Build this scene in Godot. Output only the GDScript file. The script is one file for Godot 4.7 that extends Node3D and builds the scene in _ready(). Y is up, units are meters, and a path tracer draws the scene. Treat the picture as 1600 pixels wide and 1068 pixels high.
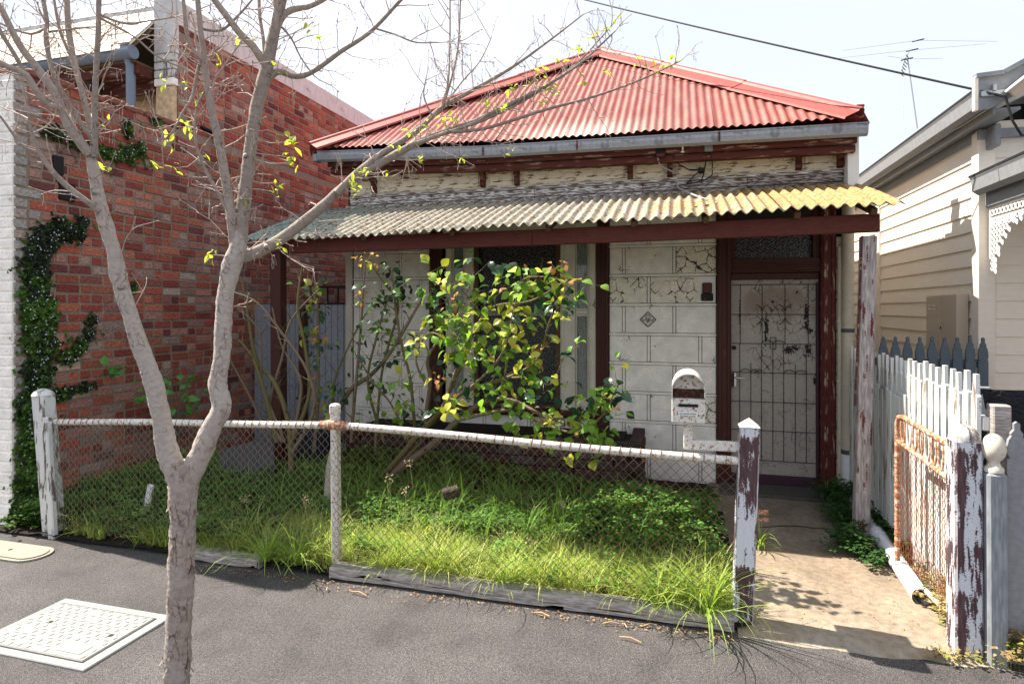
extends Node3D
# An old weatherboard cottage behind a chain link fence, seen from the footpath.

class MB:
	var v := PackedVector3Array()
	var n := PackedVector3Array()
	var uv := PackedVector2Array()
	var c := PackedColorArray()
	var ix := PackedInt32Array()
	var col := Color(1, 1, 1)
	func vert(p: Vector3, nn: Vector3, u := Vector2.ZERO) -> int:
		v.append(p); n.append(nn); uv.append(u); c.append(col)
		return v.size() - 1
	func face(a: int, b: int, d: int) -> void:
		var g := (v[b] - v[a]).cross(v[d] - v[a])
		if g.dot(n[a] + n[b] + n[d]) > 0.0:
			ix.append(a); ix.append(d); ix.append(b)
		else:
			ix.append(a); ix.append(b); ix.append(d)
	func tri(a: Vector3, b: Vector3, d: Vector3, hint := Vector3.ZERO) -> void:
		var g := (d - a).cross(b - a).normalized()
		if hint != Vector3.ZERO and g.dot(hint) < 0.0:
			g = -g
		face(vert(a, g), vert(b, g), vert(d, g))
	func quad(a: Vector3, b: Vector3, d: Vector3, e: Vector3, hint := Vector3.ZERO) -> void:
		var g := (d - a).cross(b - e)
		g = g.normalized()
		if g == Vector3.ZERO:
			g = Vector3.UP
		if hint != Vector3.ZERO and g.dot(hint) < 0.0:
			g = -g
		var i := vert(a, g, Vector2(0, 1))
		var j := vert(b, g, Vector2(1, 1))
		var k := vert(d, g, Vector2(1, 0))
		var l := vert(e, g, Vector2(0, 0))
		face(i, j, k)
		face(i, k, l)
	func box(ce: Vector3, s: Vector3, bev := 0.0, bs := Basis.IDENTITY) -> void:
		var h := s * 0.5
		var b := minf(bev, minf(h.x, minf(h.y, h.z)) * 0.6)
		var P := func(sg: Vector3, ax: int) -> Vector3:
			var r := Vector3.ZERO
			for i in 3:
				r[i] = sg[i] * (h[i] - (0.0 if i == ax else b))
			return ce + bs * r
		for ax in 3:
			var u := (ax + 1) % 3
			var w := (ax + 2) % 3
			for s1 in [-1.0, 1.0]:
				var q := []
				for k in [[-1.0, -1.0], [1.0, -1.0], [1.0, 1.0], [-1.0, 1.0]]:
					var sg := Vector3.ZERO
					sg[ax] = s1; sg[u] = k[0]; sg[w] = k[1]
					q.append(P.call(sg, ax))
				var nn := Vector3.ZERO
				nn[ax] = s1
				quad(q[0], q[1], q[2], q[3], bs * nn)
				if b > 0.0:
					for s2 in [-1.0, 1.0]:
						var g1 := Vector3.ZERO
						g1[ax] = s1; g1[u] = s2; g1[w] = -1.0
						var g2 := g1
						g2[w] = 1.0
						var ne := Vector3.ZERO
						ne[ax] = s1; ne[u] = s2
						quad(P.call(g1, ax), P.call(g2, ax), P.call(g2, u), P.call(g1, u), bs * ne)
		if b > 0.0:
			for sx in [-1.0, 1.0]:
				for sy in [-1.0, 1.0]:
					for sz in [-1.0, 1.0]:
						var sg := Vector3(sx, sy, sz)
						tri(P.call(sg, 0), P.call(sg, 1), P.call(sg, 2), bs * sg)
	func bar(a: Vector3, b: Vector3, w: float, t: float, up := Vector3.UP, bev := 0.0) -> void:
		var z := (b - a)
		var l := z.length()
		z = z / l
		var x := up.cross(z)
		if x.length() < 0.01:
			x = Vector3.RIGHT.cross(z)
		x = x.normalized()
		box((a + b) * 0.5, Vector3(w, t, l), bev, Basis(x, z.cross(x), z))
	func tube(p: Array, r: Array, sides := 6, caps := true, ring = null) -> void:
		var m := p.size()
		var t0: Vector3 = (p[1] - p[0]).normalized()
		var x := t0.cross(Vector3.UP if absf(t0.y) < 0.9 else Vector3.RIGHT).normalized()
		var rings := []
		for i in m:
			var a: Vector3 = p[maxi(i - 1, 0)]
			var b: Vector3 = p[mini(i + 1, m - 1)]
			var t := (b - a).normalized()
			x = (x - t * x.dot(t)).normalized()
			var y := t.cross(x)
			var rr := []
			for k in sides:
				var an := TAU * k / sides
				var dr := x * cos(an) + y * sin(an)
				var rad: float = r[i]
				if ring != null:
					rad *= ring.call(p[i] + dr * rad, i, an)
				rr.append(vert(p[i] + dr * rad, dr, Vector2(float(k) / sides, float(i))))
			rings.append(rr)
		for i in m - 1:
			for k in sides:
				var k2 := (k + 1) % sides
				face(rings[i][k], rings[i][k2], rings[i + 1][k2])
				face(rings[i][k], rings[i + 1][k2], rings[i + 1][k])
		if caps and sides > 3:
			for e in [0, m - 1]:
				var nn: Vector3 = (p[0] - p[1]).normalized() if e == 0 else (p[m - 1] - p[m - 2]).normalized()
				var ci := vert(p[e], nn)
				var ps := []
				for k in sides:
					ps.append(vert(v[rings[e][k]], nn))
				for k in sides:
					face(ci, ps[k], ps[(k + 1) % sides])
	func lathe(pr: Array, ce: Vector3, sides := 20) -> void:
		var m := pr.size()
		var rows := []
		for i in m:
			var a: Vector2 = pr[maxi(i - 1, 0)]
			var b: Vector2 = pr[mini(i + 1, m - 1)]
			var d := (b - a)
			var row := []
			for k in sides:
				var an := TAU * k / sides
				var ra := Vector3(cos(an), 0, sin(an))
				row.append(vert(ce + ra * pr[i].x + Vector3.UP * pr[i].y, (ra * d.y + Vector3.DOWN * d.x + ra * 0.001).normalized()))
			rows.append(row)
		for i in m - 1:
			for k in sides:
				var k2 := (k + 1) % sides
				face(rows[i][k], rows[i][k2], rows[i + 1][k2])
				face(rows[i][k], rows[i + 1][k2], rows[i + 1][k])
	func prism(poly: PackedVector2Array, t: float, xf := Transform3D.IDENTITY) -> void:
		# outline in x-y, thickness t along z, centred
		var tr := Geometry2D.triangulate_polygon(poly)
		for s in [-0.5, 0.5]:
			var nn := xf.basis * Vector3(0, 0, signf(s))
			var st := v.size()
			for q in poly:
				vert(xf * Vector3(q.x, q.y, t * s), nn, q)
			for i in range(0, tr.size(), 3):
				face(st + tr[i], st + tr[i + 1], st + tr[i + 2])
		var ccw := 0.0
		for i in poly.size():
			ccw += poly[i].cross(poly[(i + 1) % poly.size()])
		for i in poly.size():
			var a := poly[i]
			var b := poly[(i + 1) % poly.size()]
			var e := (b - a) * signf(ccw)
			quad(xf * Vector3(a.x, a.y, -t * 0.5), xf * Vector3(b.x, b.y, -t * 0.5), xf * Vector3(b.x, b.y, t * 0.5), xf * Vector3(a.x, a.y, t * 0.5), xf.basis * Vector3(e.y, -e.x, 0))
	func leaf(p: Vector3, dr: Vector3, up: Vector3, l: float, w: float, droop := 0.3, fold := 0.25) -> void:
		var x := dr.cross(up).normalized()
		var u := x.cross(dr).normalized()
		var ws := [0.12, 0.85, 1.0, 0.62, 0.0]
		var last := []
		for i in 5:
			var t := i / 4.0
			var m := p + dr * (l * t * (1.0 - 0.12 * t)) - u * (l * droop * t * t)
			var h: float = ws[i] * w * 0.5
			var q := [m - x * h + u * h * fold, m, m + x * h + u * h * fold]
			if i > 0:
				for k in 2:
					if i < 4:
						quad(last[k], last[k + 1], q[k + 1], q[k], u)
					else:
						tri(last[k], last[k + 1], m, u)
			last = q
	func sheet(nu: int, nv: int, f: Callable, flip := false, colf = null) -> void:
		# a smooth grid of points f(u, v)
		var st := v.size()
		for j in nv + 1:
			for i in nu + 1:
				var u := float(i) / nu
				var w := float(j) / nv
				var p: Vector3 = f.call(u, w)
				var e := 0.002
				var a: Vector3 = f.call(u + e, w)
				var a2: Vector3 = f.call(u - e, w)
				var b: Vector3 = f.call(u, w + e)
				var b2: Vector3 = f.call(u, w - e)
				var nn := (a - a2).cross(b - b2).normalized()
				if flip:
					nn = -nn
				if colf != null:
					col = colf.call(p)
				vert(p, nn, Vector2(u, w))
		for j in nv:
			for i in nu:
				var a := st + j * (nu + 1) + i
				face(a, a + 1, a + nu + 2)
				face(a, a + nu + 2, a + nu + 1)
	func mesh() -> ArrayMesh:
		var arr := []
		arr.resize(Mesh.ARRAY_MAX)
		arr[Mesh.ARRAY_VERTEX] = v
		arr[Mesh.ARRAY_NORMAL] = n
		arr[Mesh.ARRAY_TEX_UV] = uv
		arr[Mesh.ARRAY_COLOR] = c
		arr[Mesh.ARRAY_INDEX] = ix
		var m := ArrayMesh.new()
		m.add_surface_from_arrays(Mesh.PRIMITIVE_TRIANGLES, arr)
		return m

const S := 256
var rng := RandomNumberGenerator.new()
var taken := {}
var M := {}
var patch := FastNoiseLite.new()

# ---------------------------------------------------------------- helpers
func numbered(nm: String, parent: Node) -> String:
	var key := str(parent.get_instance_id()) + nm
	var k: int = taken.get(key, 0)
	taken[key] = k + 1
	return nm if k == 0 else "%s_%03d" % [nm, k]

func tag(o: Node, label: String, category: String, group := "") -> Node:
	o.set_meta("label", label)
	o.set_meta("category", category)
	if group != "":
		o.set_meta("group", group)
	return o

func thing(nm: String, label: String, category: String, at := Vector3.ZERO, group := "") -> Node3D:
	var o := Node3D.new()
	o.name = numbered(nm, self)
	add_child(o, true)
	o.position = at
	tag(o, label, category, group)
	return o

func part(nm: String, what, m: Material, parent: Node3D = null, xf = null) -> MeshInstance3D:
	var o := MeshInstance3D.new()
	var pa: Node3D = parent if parent else self
	o.name = numbered(nm, pa)
	o.mesh = what.mesh() if what is MB else what
	o.material_override = m
	pa.add_child(o, true)
	o.global_transform = xf if xf != null else Transform3D.IDENTITY
	return o

func bx(nm: String, ce: Vector3, s: Vector3, m: Material, parent: Node3D = null, bev := 0.004, bs := Basis.IDENTITY) -> MeshInstance3D:
	var b := MB.new()
	b.box(Vector3.ZERO, s, bev, bs)
	return part(nm, b, m, parent, Transform3D(Basis.IDENTITY, ce))

func structure(nm: String, what, m: Material) -> MeshInstance3D:
	var o := part(nm, what, m)
	o.set_meta("kind", "structure")
	return o

func scatter(nm: String, mesh: Mesh, m: Material, xfs: Array, cols: Array, parent: Node3D = null) -> MultiMeshInstance3D:
	var mm := MultiMesh.new()
	mm.transform_format = MultiMesh.TRANSFORM_3D
	mm.use_colors = cols.size() > 0
	mm.mesh = mesh
	mm.instance_count = xfs.size()
	for i in xfs.size():
		mm.set_instance_transform(i, xfs[i])
		if cols.size() > 0:
			mm.set_instance_color(i, cols[i])
	var o := MultiMeshInstance3D.new()
	var pa: Node3D = parent if parent else self
	o.name = numbered(nm, pa)
	o.multimesh = mm
	o.material_override = m
	pa.add_child(o, true)
	o.global_transform = Transform3D.IDENTITY
	o.set_meta("kind", "stuff")
	return o

func rr(a: float, b: float) -> float:
	return rng.randf_range(a, b)

func rv(k := 1.0) -> Vector3:
	return Vector3(rr(-k, k), rr(-k, k), rr(-k, k))

func sr(r: float, g: float, b: float) -> Color:
	return Color(r, g, b)

func lin(r: float, g: float, b: float) -> Color:
	return Color(r, g, b).linear_to_srgb()

# ---------------------------------------------------------------- textures
func nz(sd: int, freq: float, oct := 4, stretch := Vector2i.ONE, type := FastNoiseLite.TYPE_SIMPLEX_SMOOTH, size := S) -> PackedByteArray:
	var f := FastNoiseLite.new()
	f.seed = sd
	f.frequency = freq
	f.noise_type = type
	f.fractal_octaves = oct
	if type == FastNoiseLite.TYPE_CELLULAR:
		f.fractal_type = FastNoiseLite.FRACTAL_NONE
		f.cellular_return_type = FastNoiseLite.RETURN_DISTANCE2_SUB
		f.domain_warp_enabled = true
		f.domain_warp_amplitude = 14.0
		f.domain_warp_frequency = 0.03
	var im := f.get_seamless_image(size / stretch.x, size / stretch.y)
	im.convert(Image.FORMAT_L8)
	if stretch != Vector2i.ONE:
		im.resize(size, size, Image.INTERPOLATE_CUBIC)
	return im.get_data()

func paint(f: Callable, size := S) -> ImageTexture:
	var d := PackedByteArray()
	d.resize(size * size * 3)
	for i in size * size:
		var c: Color = f.call(i)
		d[i * 3] = int(clampf(c.r, 0, 1) * 255.0)
		d[i * 3 + 1] = int(clampf(c.g, 0, 1) * 255.0)
		d[i * 3 + 2] = int(clampf(c.b, 0, 1) * 255.0)
	return ImageTexture.create_from_image(Image.create_from_data(size, size, false, Image.FORMAT_RGB8, d))

func grey(d: PackedByteArray, size := S) -> ImageTexture:
	return ImageTexture.create_from_image(Image.create_from_data(size, size, false, Image.FORMAT_L8, d))

func st(x: float, a: float, b: float) -> float:
	return smoothstep(a, b, x)

func mat(nm: String, col: Color, rough := 0.8, tex: Texture2D = null, tile := 1.0, o := {}) -> StandardMaterial3D:
	var m := StandardMaterial3D.new()
	m.resource_name = nm
	m.albedo_color = col
	m.roughness = rough
	m.albedo_texture = tex
	m.metallic = o.get("metal", 0.0)
	m.metallic_specular = o.get("spec", 0.4)
	if not o.get("uv", false):
		m.uv1_triplanar = true
		m.uv1_world_triplanar = o.get("world", true)
		m.uv1_scale = Vector3.ONE / tile
	if o.has("bump"):
		m.heightmap_enabled = true
		m.heightmap_texture = o.bump
		m.heightmap_scale = o.get("cm", 0.2)
	if o.get("vc", false):
		m.vertex_color_use_as_albedo = true
	if o.has("back"):
		m.backlight_enabled = true
		m.backlight = o.back
	M[nm] = m
	return m

func tinted(base: String, nm: String, col: Color) -> StandardMaterial3D:
	var m: StandardMaterial3D = M[base].duplicate()
	m.resource_name = nm
	m.albedo_color = col
	M[nm] = m
	return m

# paint that flakes off wood: p is the paint, w the wood under it, k the share left bare
func flaking(sd: int, stretch: Vector2i, p: Color, w: Color, k: float, freq := 0.02, soft := 0.015) -> Array:
	var n1 := nz(sd, freq, 5, stretch)
	var n2 := nz(sd + 1, 0.13, 4, Vector2i(1, 8) if stretch.y > stretch.x else Vector2i(8, 1) if stretch.x > stretch.y else Vector2i.ONE)
	var n3 := nz(sd + 2, 0.25, 2)
	var h := PackedByteArray()
	h.resize(S * S)
	var t := paint(func(i: int) -> Color:
		var a := n1[i] / 255.0 * 0.64 + n2[i] / 255.0 * 0.36 + (n3[i] / 255.0 - 0.5) * 0.16
		var bare := 1.0 - st(a, k - soft, k + soft)
		var edge := st(a, k - 0.02, k + 0.01) * (1.0 - st(a, k + 0.01, k + 0.07))
		var g := n2[i] / 255.0
		h[i] = int(clampf((1.0 - bare) * 140.0 + g * 60.0 * bare + n3[i] * 0.12, 0, 255))
		var wood := w * (0.72 + 0.56 * g)
		var pnt := p * (0.93 + 0.1 * n3[i] / 255.0 - 0.10 * edge - 0.05 * g)
		return pnt.lerp(wood, bare))
	return [t, grey(h)]

func cracks(sd: int, base: Color, dark: Color, amount: float, size_freq := 0.03) -> Array:
	var ce := nz(sd, size_freq, 1, Vector2i.ONE, FastNoiseLite.TYPE_CELLULAR)
	var ce2 := nz(sd + 5, size_freq * 2.6, 1, Vector2i.ONE, FastNoiseLite.TYPE_CELLULAR)
	var msk := nz(sd + 1, 0.008, 3)
	var sp := nz(sd + 2, 0.2, 2)
	var lo := nz(sd + 3, 0.02, 4)
	var h := PackedByteArray()
	h.resize(S * S)
	var t := paint(func(i: int) -> Color:
		var mk := st(msk[i] / 255.0, 1.0 - amount - 0.15, 1.0 - amount + 0.1)
		var w := 0.05 * mk + 0.004 * (lo[i] / 255.0)
		var cr := (1.0 - st(ce[i] / 255.0, w * 0.5, w + 0.012)) * mk
		var cr2 := (1.0 - st(ce2[i] / 255.0, 0.02, 0.07)) * mk * 0.5 * st(sp[i] / 255.0, 0.3, 0.6)
		var dirt := st(sp[i] / 255.0, 0.66, 0.9) * 0.30 * st(lo[i] / 255.0, 0.25, 0.75)
		h[i] = int(clampf(180.0 - 150.0 * cr - 60.0 * cr2 - 20.0 * dirt, 0, 255))
		var b := base * (0.9 + 0.14 * lo[i] / 255.0)
		return b.lerp(dark, clampf(cr + cr2 + dirt, 0, 0.95)))
	return [t, grey(h)]

func make_materials() -> void:
	var fine := nz(11, 0.3, 2)
	var mid := nz(12, 0.05, 4)
	var big := nz(13, 0.012, 4)
	var grain := nz(14, 0.1, 4, Vector2i(1, 8))
	var grain_h := nz(15, 0.1, 4, Vector2i(8, 1))
	var tfine := grey(fine)
	var tmid := grey(mid)
	var soft := paint(func(i: int) -> Color:
		var k := 0.86 + 0.12 * mid[i] / 255.0 + 0.08 * (fine[i] / 255.0 - 0.5)
		return Color(k, k, k))
	# brick and mortar
	var brick := paint(func(i: int) -> Color:
		var k := 0.74 + 0.24 * mid[i] / 255.0 + 0.12 * (fine[i] / 255.0 - 0.5)
		var pale := st(big[i] / 255.0 + 0.3 * (mid[i] / 255.0 - 0.5), 0.64, 0.86) * 0.45
		return Color(k, k, k).lerp(Color(0.98, 1.0, 1.0), pale))
	mat("brick", Color.WHITE, 0.92, brick, 0.45, {"bump": tmid, "cm": 0.7, "vc": true})
	mat("mortar", sr(0.66, 0.59, 0.52), 0.95, brick, 0.3, {"bump": tfine, "cm": 0.4})
	# ground
	var agg := nz(21, 0.16, 1, Vector2i.ONE, FastNoiseLite.TYPE_CELLULAR, 512)
	var afine := nz(22, 0.35, 2, Vector2i.ONE, FastNoiseLite.TYPE_SIMPLEX_SMOOTH, 512)
	var asph := paint(func(i: int) -> Color:
		var s := agg[i] / 255.0
		var f := afine[i] / 255.0
		var k := 0.48 + 0.52 * st(s, 0.05, 0.6) * (0.55 + 0.75 * f) + 0.35 * st(f, 0.74, 0.9)
		return Color(0.555, 0.535, 0.53) * k, 512)
	mat("road", sr(0.9, 0.9, 0.9), 0.9, asph, 0.55)
	mat("asphalt", Color.WHITE, 0.9, asph, 0.55, {"bump": grey(agg, 512), "cm": 0.35, "vc": true})
	var conc := paint(func(i: int) -> Color:
		var k := 0.8 + 0.22 * mid[i] / 255.0 + 0.14 * (fine[i] / 255.0 - 0.5) - 0.25 * st(fine[i] / 255.0, 0.78, 0.9)
		return Color(0.63, 0.59, 0.54) * k)
	mat("concrete", Color.WHITE, 0.9, conc, 0.8, {"bump": tfine, "cm": 0.15, "vc": true})
	mat("pit_lid", sr(0.60, 0.61, 0.60), 0.85, soft, 0.5, {"bump": tfine, "cm": 0.1})
	mat("pit_cream", sr(0.61, 0.585, 0.53), 0.85, soft, 0.5, {"bump": tfine, "cm": 0.1})
	tinted("concrete", "bluestone", sr(0.52, 0.54, 0.56))
	mat("soil", sr(0.25, 0.2, 0.16), 0.95, conc, 0.5, {"bump": tmid, "cm": 1.5})
	# paint
	var f1 := flaking(31, Vector2i(1, 3), sr(0.83, 0.84, 0.87), sr(0.33, 0.245, 0.255), 0.515, 0.018, 0.01)
	mat("flaked_post", Color.WHITE, 0.7, f1[0], 0.7, {"bump": f1[1], "cm": 0.25})
	var f2 := flaking(36, Vector2i(1, 4), sr(0.86, 0.86, 0.84), sr(0.46, 0.41, 0.385), 0.37, 0.025)
	mat("old_white", Color.WHITE, 0.75, f2[0], 0.6, {"bump": f2[1], "cm": 0.25})
	var f3 := flaking(41, Vector2i(3, 1), sr(0.91, 0.87, 0.77), sr(0.47, 0.37, 0.31), 0.355, 0.03, 0.03)
	mat("frieze_paint", Color.WHITE, 0.8, f3[0], 0.5, {"bump": f3[1], "cm": 0.3})
	var f4 := flaking(46, Vector2i(8, 1), sr(0.92, 0.92, 0.90), sr(0.43, 0.36, 0.33), 0.50, 0.09, 0.05)
	mat("frieze_bare", Color.WHITE, 0.85, f4[0], 0.45, {"bump": f4[1], "cm": 0.4, "vc": true})
	var f5 := flaking(51, Vector2i(4, 1), sr(0.34, 0.155, 0.12), sr(0.60, 0.52, 0.44), 0.33, 0.04, 0.03)
	mat("red_brown_flaked", Color.WHITE, 0.75, f5[0], 0.7, {"bump": f5[1], "cm": 0.25})
	var f7 := flaking(58, Vector2i(1, 6), sr(0.35, 0.14, 0.115), sr(0.70, 0.62, 0.56), 0.32, 0.05, 0.02)
	mat("red_jamb", Color.WHITE, 0.7, f7[0], 0.5, {"bump": f7[1], "cm": 0.2})
	var f6 := flaking(56, Vector2i(1, 6), sr(0.42, 0.18, 0.19), sr(0.64, 0.605, 0.60), 0.68, 0.05, 0.03)
	mat("weathered_post", Color.WHITE, 0.85, f6[0], 0.8, {"bump": f6[1], "cm": 0.35})
	var bp := paint(func(i: int) -> Color:
		var k := 0.82 + 0.26 * grain[i] / 255.0 + 0.1 * (mid[i] / 255.0 - 0.5)
		return Color(0.275, 0.135, 0.11) * k)
	mat("brown_paint", Color.WHITE, 0.6, bp, 0.5, {"bump": grey(grain), "cm": 0.12})
	var bh := paint(func(i: int) -> Color:
		var k := 0.82 + 0.26 * grain_h[i] / 255.0 + 0.16 * (mid[i] / 255.0 - 0.5)
		var w := st(fine[i] / 255.0, 0.82, 0.9) * st(big[i] / 255.0, 0.5, 0.8)
		return (Color(0.365, 0.15, 0.11) * k).lerp(Color(0.6, 0.5, 0.42), w))
	mat("red_beam", Color.WHITE, 0.6, bh, 0.6, {"bump": grey(grain_h), "cm": 0.12})
	mat("purple_paint", sr(0.27, 0.16, 0.22), 0.6, soft, 0.5)
	var og := paint(func(i: int) -> Color:
		var k := 0.7 + 0.5 * grain_h[i] / 255.0 + 0.12 * (fine[i] / 255.0 - 0.5)
		return Color(0.66, 0.625, 0.605) * k)
	mat("old_timber", Color.WHITE, 0.9, og, 0.35, {"bump": grey(grain_h), "cm": 0.15})
	mat("rafter_timber", sr(0.62, 0.5, 0.38), 0.9, og, 0.4)
	var c1 := cracks(61, sr(0.925, 0.905, 0.87), sr(0.22, 0.19, 0.16), 0.12)
	mat("block_paint", Color.WHITE, 0.7, c1[0], 0.9, {"bump": c1[1], "cm": 0.2})
	var c2 := cracks(66, sr(0.91, 0.885, 0.82), sr(0.2, 0.165, 0.12), 0.62)
	mat("block_cracked", Color.WHITE, 0.7, c2[0], 0.75, {"bump": c2[1], "cm": 0.3})
	mat("groove_dirt", sr(0.2, 0.175, 0.15), 0.95)
	mat("white_trim", sr(0.87, 0.86, 0.83), 0.6, c1[0], 1.3, {"bump": c1[1], "cm": 0.08})
	# the door leaf, laid out by UV: 256 x 512
	door_material()
	# metal
	var rw := flaking(71, Vector2i.ONE, sr(0.88, 0.865, 0.83), sr(0.58, 0.38, 0.27), 0.35, 0.05, 0.06)
	mat("rusty_white", Color.WHITE, 0.55, rw[0], 0.4, {"bump": rw[1], "cm": 0.06})
	var rs := flaking(76, Vector2i.ONE, sr(0.86, 0.80, 0.72), sr(0.62, 0.36, 0.22), 0.54, 0.03, 0.06)
	mat("rust", Color.WHITE, 0.75, rs[0], 0.3, {"bump": rs[1], "cm": 0.1})
	mat("rusty_wire", sr(0.54, 0.41, 0.335), 0.5, soft, 0.15, {"metal": 0.3})
	mat("galvanised_wire", sr(0.63, 0.555, 0.495), 0.42, soft, 0.15, {"metal": 0.55})
	var roof := paint(func(i: int) -> Color:
		var k := 0.86 + 0.2 * mid[i] / 255.0 + 0.12 * (grain[i] / 255.0 - 0.5)
		return Color(k, k, k) * 0.95)
	mat("red_roof", Color.WHITE, 0.55, roof, 0.7, {"vc": true, "bump": tfine, "cm": 0.05})
	var lich := nz(81, 0.06, 4)
	var aw := paint(func(i: int) -> Color:
		var k := 0.86 + 0.16 * mid[i] / 255.0
		var pit := st(lich[i] / 255.0 + 0.3 * (fine[i] / 255.0 - 0.5), 0.52, 0.66) * 0.7
		var pale := st(mid[i] / 255.0, 0.55, 0.75) * 0.25
		return (Color(0.78, 0.75, 0.69) * k).lerp(Color(0.88, 0.87, 0.84), pale).lerp(Color(0.30, 0.26, 0.22), pit))
	mat("awning", Color.WHITE, 0.9, aw, 0.55, {"vc": true, "bump": grey(lich), "cm": 0.25})
	var gal := paint(func(i: int) -> Color:
		var k := 0.86 + 0.16 * mid[i] / 255.0 + 0.14 * (fine[i] / 255.0 - 0.5) - 0.2 * st(big[i] / 255.0, 0.62, 0.85)
		return Color(0.62, 0.64, 0.665) * k)
	mat("galvanised", Color.WHITE, 0.5, gal, 0.5, {"metal": 0.35})
	mat("blue_grey_paint", sr(0.50, 0.56, 0.63), 0.45, soft, 0.5)
	mat("capping", sr(0.90, 0.915, 0.94), 0.5, soft, 0.9)
	M["capping"].albedo_texture = c1[0]
	# masonry of the house next door
	mat("white_masonry", sr(1.1, 1.1, 1.1), 0.85, c1[0], 1.1, {"bump": tmid, "cm": 0.6})
	mat("cream_wall", sr(0.86, 0.72, 0.58), 0.85, soft, 2.5)
	mat("apricot_wall", sr(0.93, 0.80, 0.64), 0.85, brick, 1.0)
	var sl := paint(func(i: int) -> Color:
		var k := 0.82 + 0.25 * grain_h[i] / 255.0
		return Color(0.80, 0.77, 0.72) * k)
	mat("painted_slate", Color.WHITE, 0.85, sl, 0.7, {"bump": grey(grain_h), "cm": 0.6})
	# house on the right
	var wb := paint(func(i: int) -> Color:
		var k := 0.965 + 0.04 * grain_h[i] / 255.0 + 0.03 * (mid[i] / 255.0 - 0.5)
		return Color(0.925, 0.88, 0.82) * k)
	mat("board_paint", Color.WHITE, 0.6, wb, 0.9, {"bump": grey(grain_h), "cm": 0.03})
	tinted("board_paint", "trim_paint", sr(1.0, 1.0, 1.0))
	mat("grey_paint", sr(0.56, 0.57, 0.585), 0.5, soft, 0.8)
	mat("grey_picket", sr(0.355, 0.40, 0.44), 0.6, soft, 0.5)
	var ogv := paint(func(i: int) -> Color:
		var k := 0.8 + 0.3 * grain[i] / 255.0 + 0.1 * (fine[i] / 255.0 - 0.5)
		return Color(0.56, 0.58, 0.60) * k)
	mat("grey_post", Color.WHITE, 0.8, ogv, 0.5, {"bump": grey(grain), "cm": 0.2})
	mat("front_picket", sr(0.57, 0.575, 0.59), 0.6, soft, 0.5)
	var wp := flaking(91, Vector2i(1, 6), sr(0.87, 0.88, 0.87), sr(0.58, 0.53, 0.47), 0.32, 0.03)
	mat("picket_white", Color.WHITE, 0.65, wp[0], 0.7, {"bump": wp[1], "cm": 0.1})
	mat("white_gloss", sr(0.88, 0.87, 0.85), 0.45)
	mat("lace", sr(0.88, 0.87, 0.85), 0.6)
	mat("beige_metal", sr(0.74, 0.675, 0.60), 0.5)
	mat("shade_cloth", sr(0.10, 0.12, 0.15), 0.75, soft, 0.4, {"bump": tmid, "cm": 1.0})
	mat("pvc", sr(0.86, 0.87, 0.89), 0.35)
	mat("cream_pipe", sr(0.82, 0.795, 0.745), 0.5, c1[0], 1.7)
	mat("grey_tape", sr(0.3, 0.31, 0.32), 0.6)
	mat("black", sr(0.06, 0.06, 0.065), 0.6)
	mat("cable", sr(0.11, 0.115, 0.12), 0.6)
	mat("grey_cable", sr(0.6, 0.6, 0.6), 0.5)
	mat("grey_box", sr(0.45, 0.46, 0.47), 0.5)
	mat("brown_plastic", sr(0.30, 0.12, 0.09), 0.5)
	mat("red_dot", sr(0.6, 0.12, 0.16), 0.4)
	mat("chrome", sr(0.8, 0.79, 0.76), 0.25, null, 1.0, {"metal": 0.9})
	mat("aluminium", sr(0.66, 0.67, 0.68), 0.4, null, 1.0, {"metal": 0.6})
	mat("iron_bar", sr(0.21, 0.18, 0.17), 0.6)
	mat("screen_bronze", sr(0.30, 0.21, 0.14), 0.5)
	mat("screen_wire", sr(0.20, 0.175, 0.165), 0.55)
	mat("dark_room", sr(0.10, 0.095, 0.09), 0.95)
	var cu := paint(func(i: int) -> Color:
		var k := 0.55 + 0.5 * mid[i] / 255.0 + 0.2 * (fine[i] / 255.0 - 0.5)
		return Color(0.47, 0.435, 0.40) * k)
	mat("net_curtain", Color.WHITE, 0.95, cu, 0.35)
	var fg := paint(func(i: int) -> Color:
		var k := 0.3 + 1.3 * st(mid[i] / 255.0, 0.35, 0.9)
		return Color(0.17, 0.18, 0.19) * k)
	mat("fanlight_glass", Color.WHITE, 0.12, fg, 0.35, {"bump": tmid, "cm": 0.5, "spec": 0.6})
	var gl := mat("pane", Color(0.9, 0.95, 0.95, 0.1), 0.05)
	gl.transparency = BaseMaterial3D.TRANSPARENCY_ALPHA
	gl.uv1_triplanar = false
	# plants
	var bark := nz(101, 0.06, 1, Vector2i(1, 2), FastNoiseLite.TYPE_CELLULAR)
	var bmask := nz(102, 0.012, 3, Vector2i(1, 2))
	var bk := paint(func(i: int) -> Color:
		var mk := st(bmask[i] / 255.0, 0.56, 0.70)
		var cr := (1.0 - st(bark[i] / 255.0, 0.02, 0.10)) * mk
		var k := 0.84 + 0.2 * mid[i] / 255.0 + 0.1 * (fine[i] / 255.0 - 0.5)
		return (Color(0.705, 0.665, 0.63) * k).lerp(Color(0.36, 0.28, 0.245), cr * 0.75))
	var bkh := PackedByteArray()
	bkh.resize(S * S)
	for i in S * S:
		bkh[i] = int(clampf(150.0 + (mid[i] - 128.0) * 0.5 - 140.0 * (1.0 - st(bark[i] / 255.0, 0.02, 0.12)) * st(bmask[i] / 255.0, 0.56, 0.70), 0, 255))
	mat("bark", Color.WHITE, 0.85, bk, 0.32, {"bump": grey(bkh), "cm": 0.5, "vc": true})
	var tb := nz(105, 0.028, 1, Vector2i(1, 3), FastNoiseLite.TYPE_CELLULAR)
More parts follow.
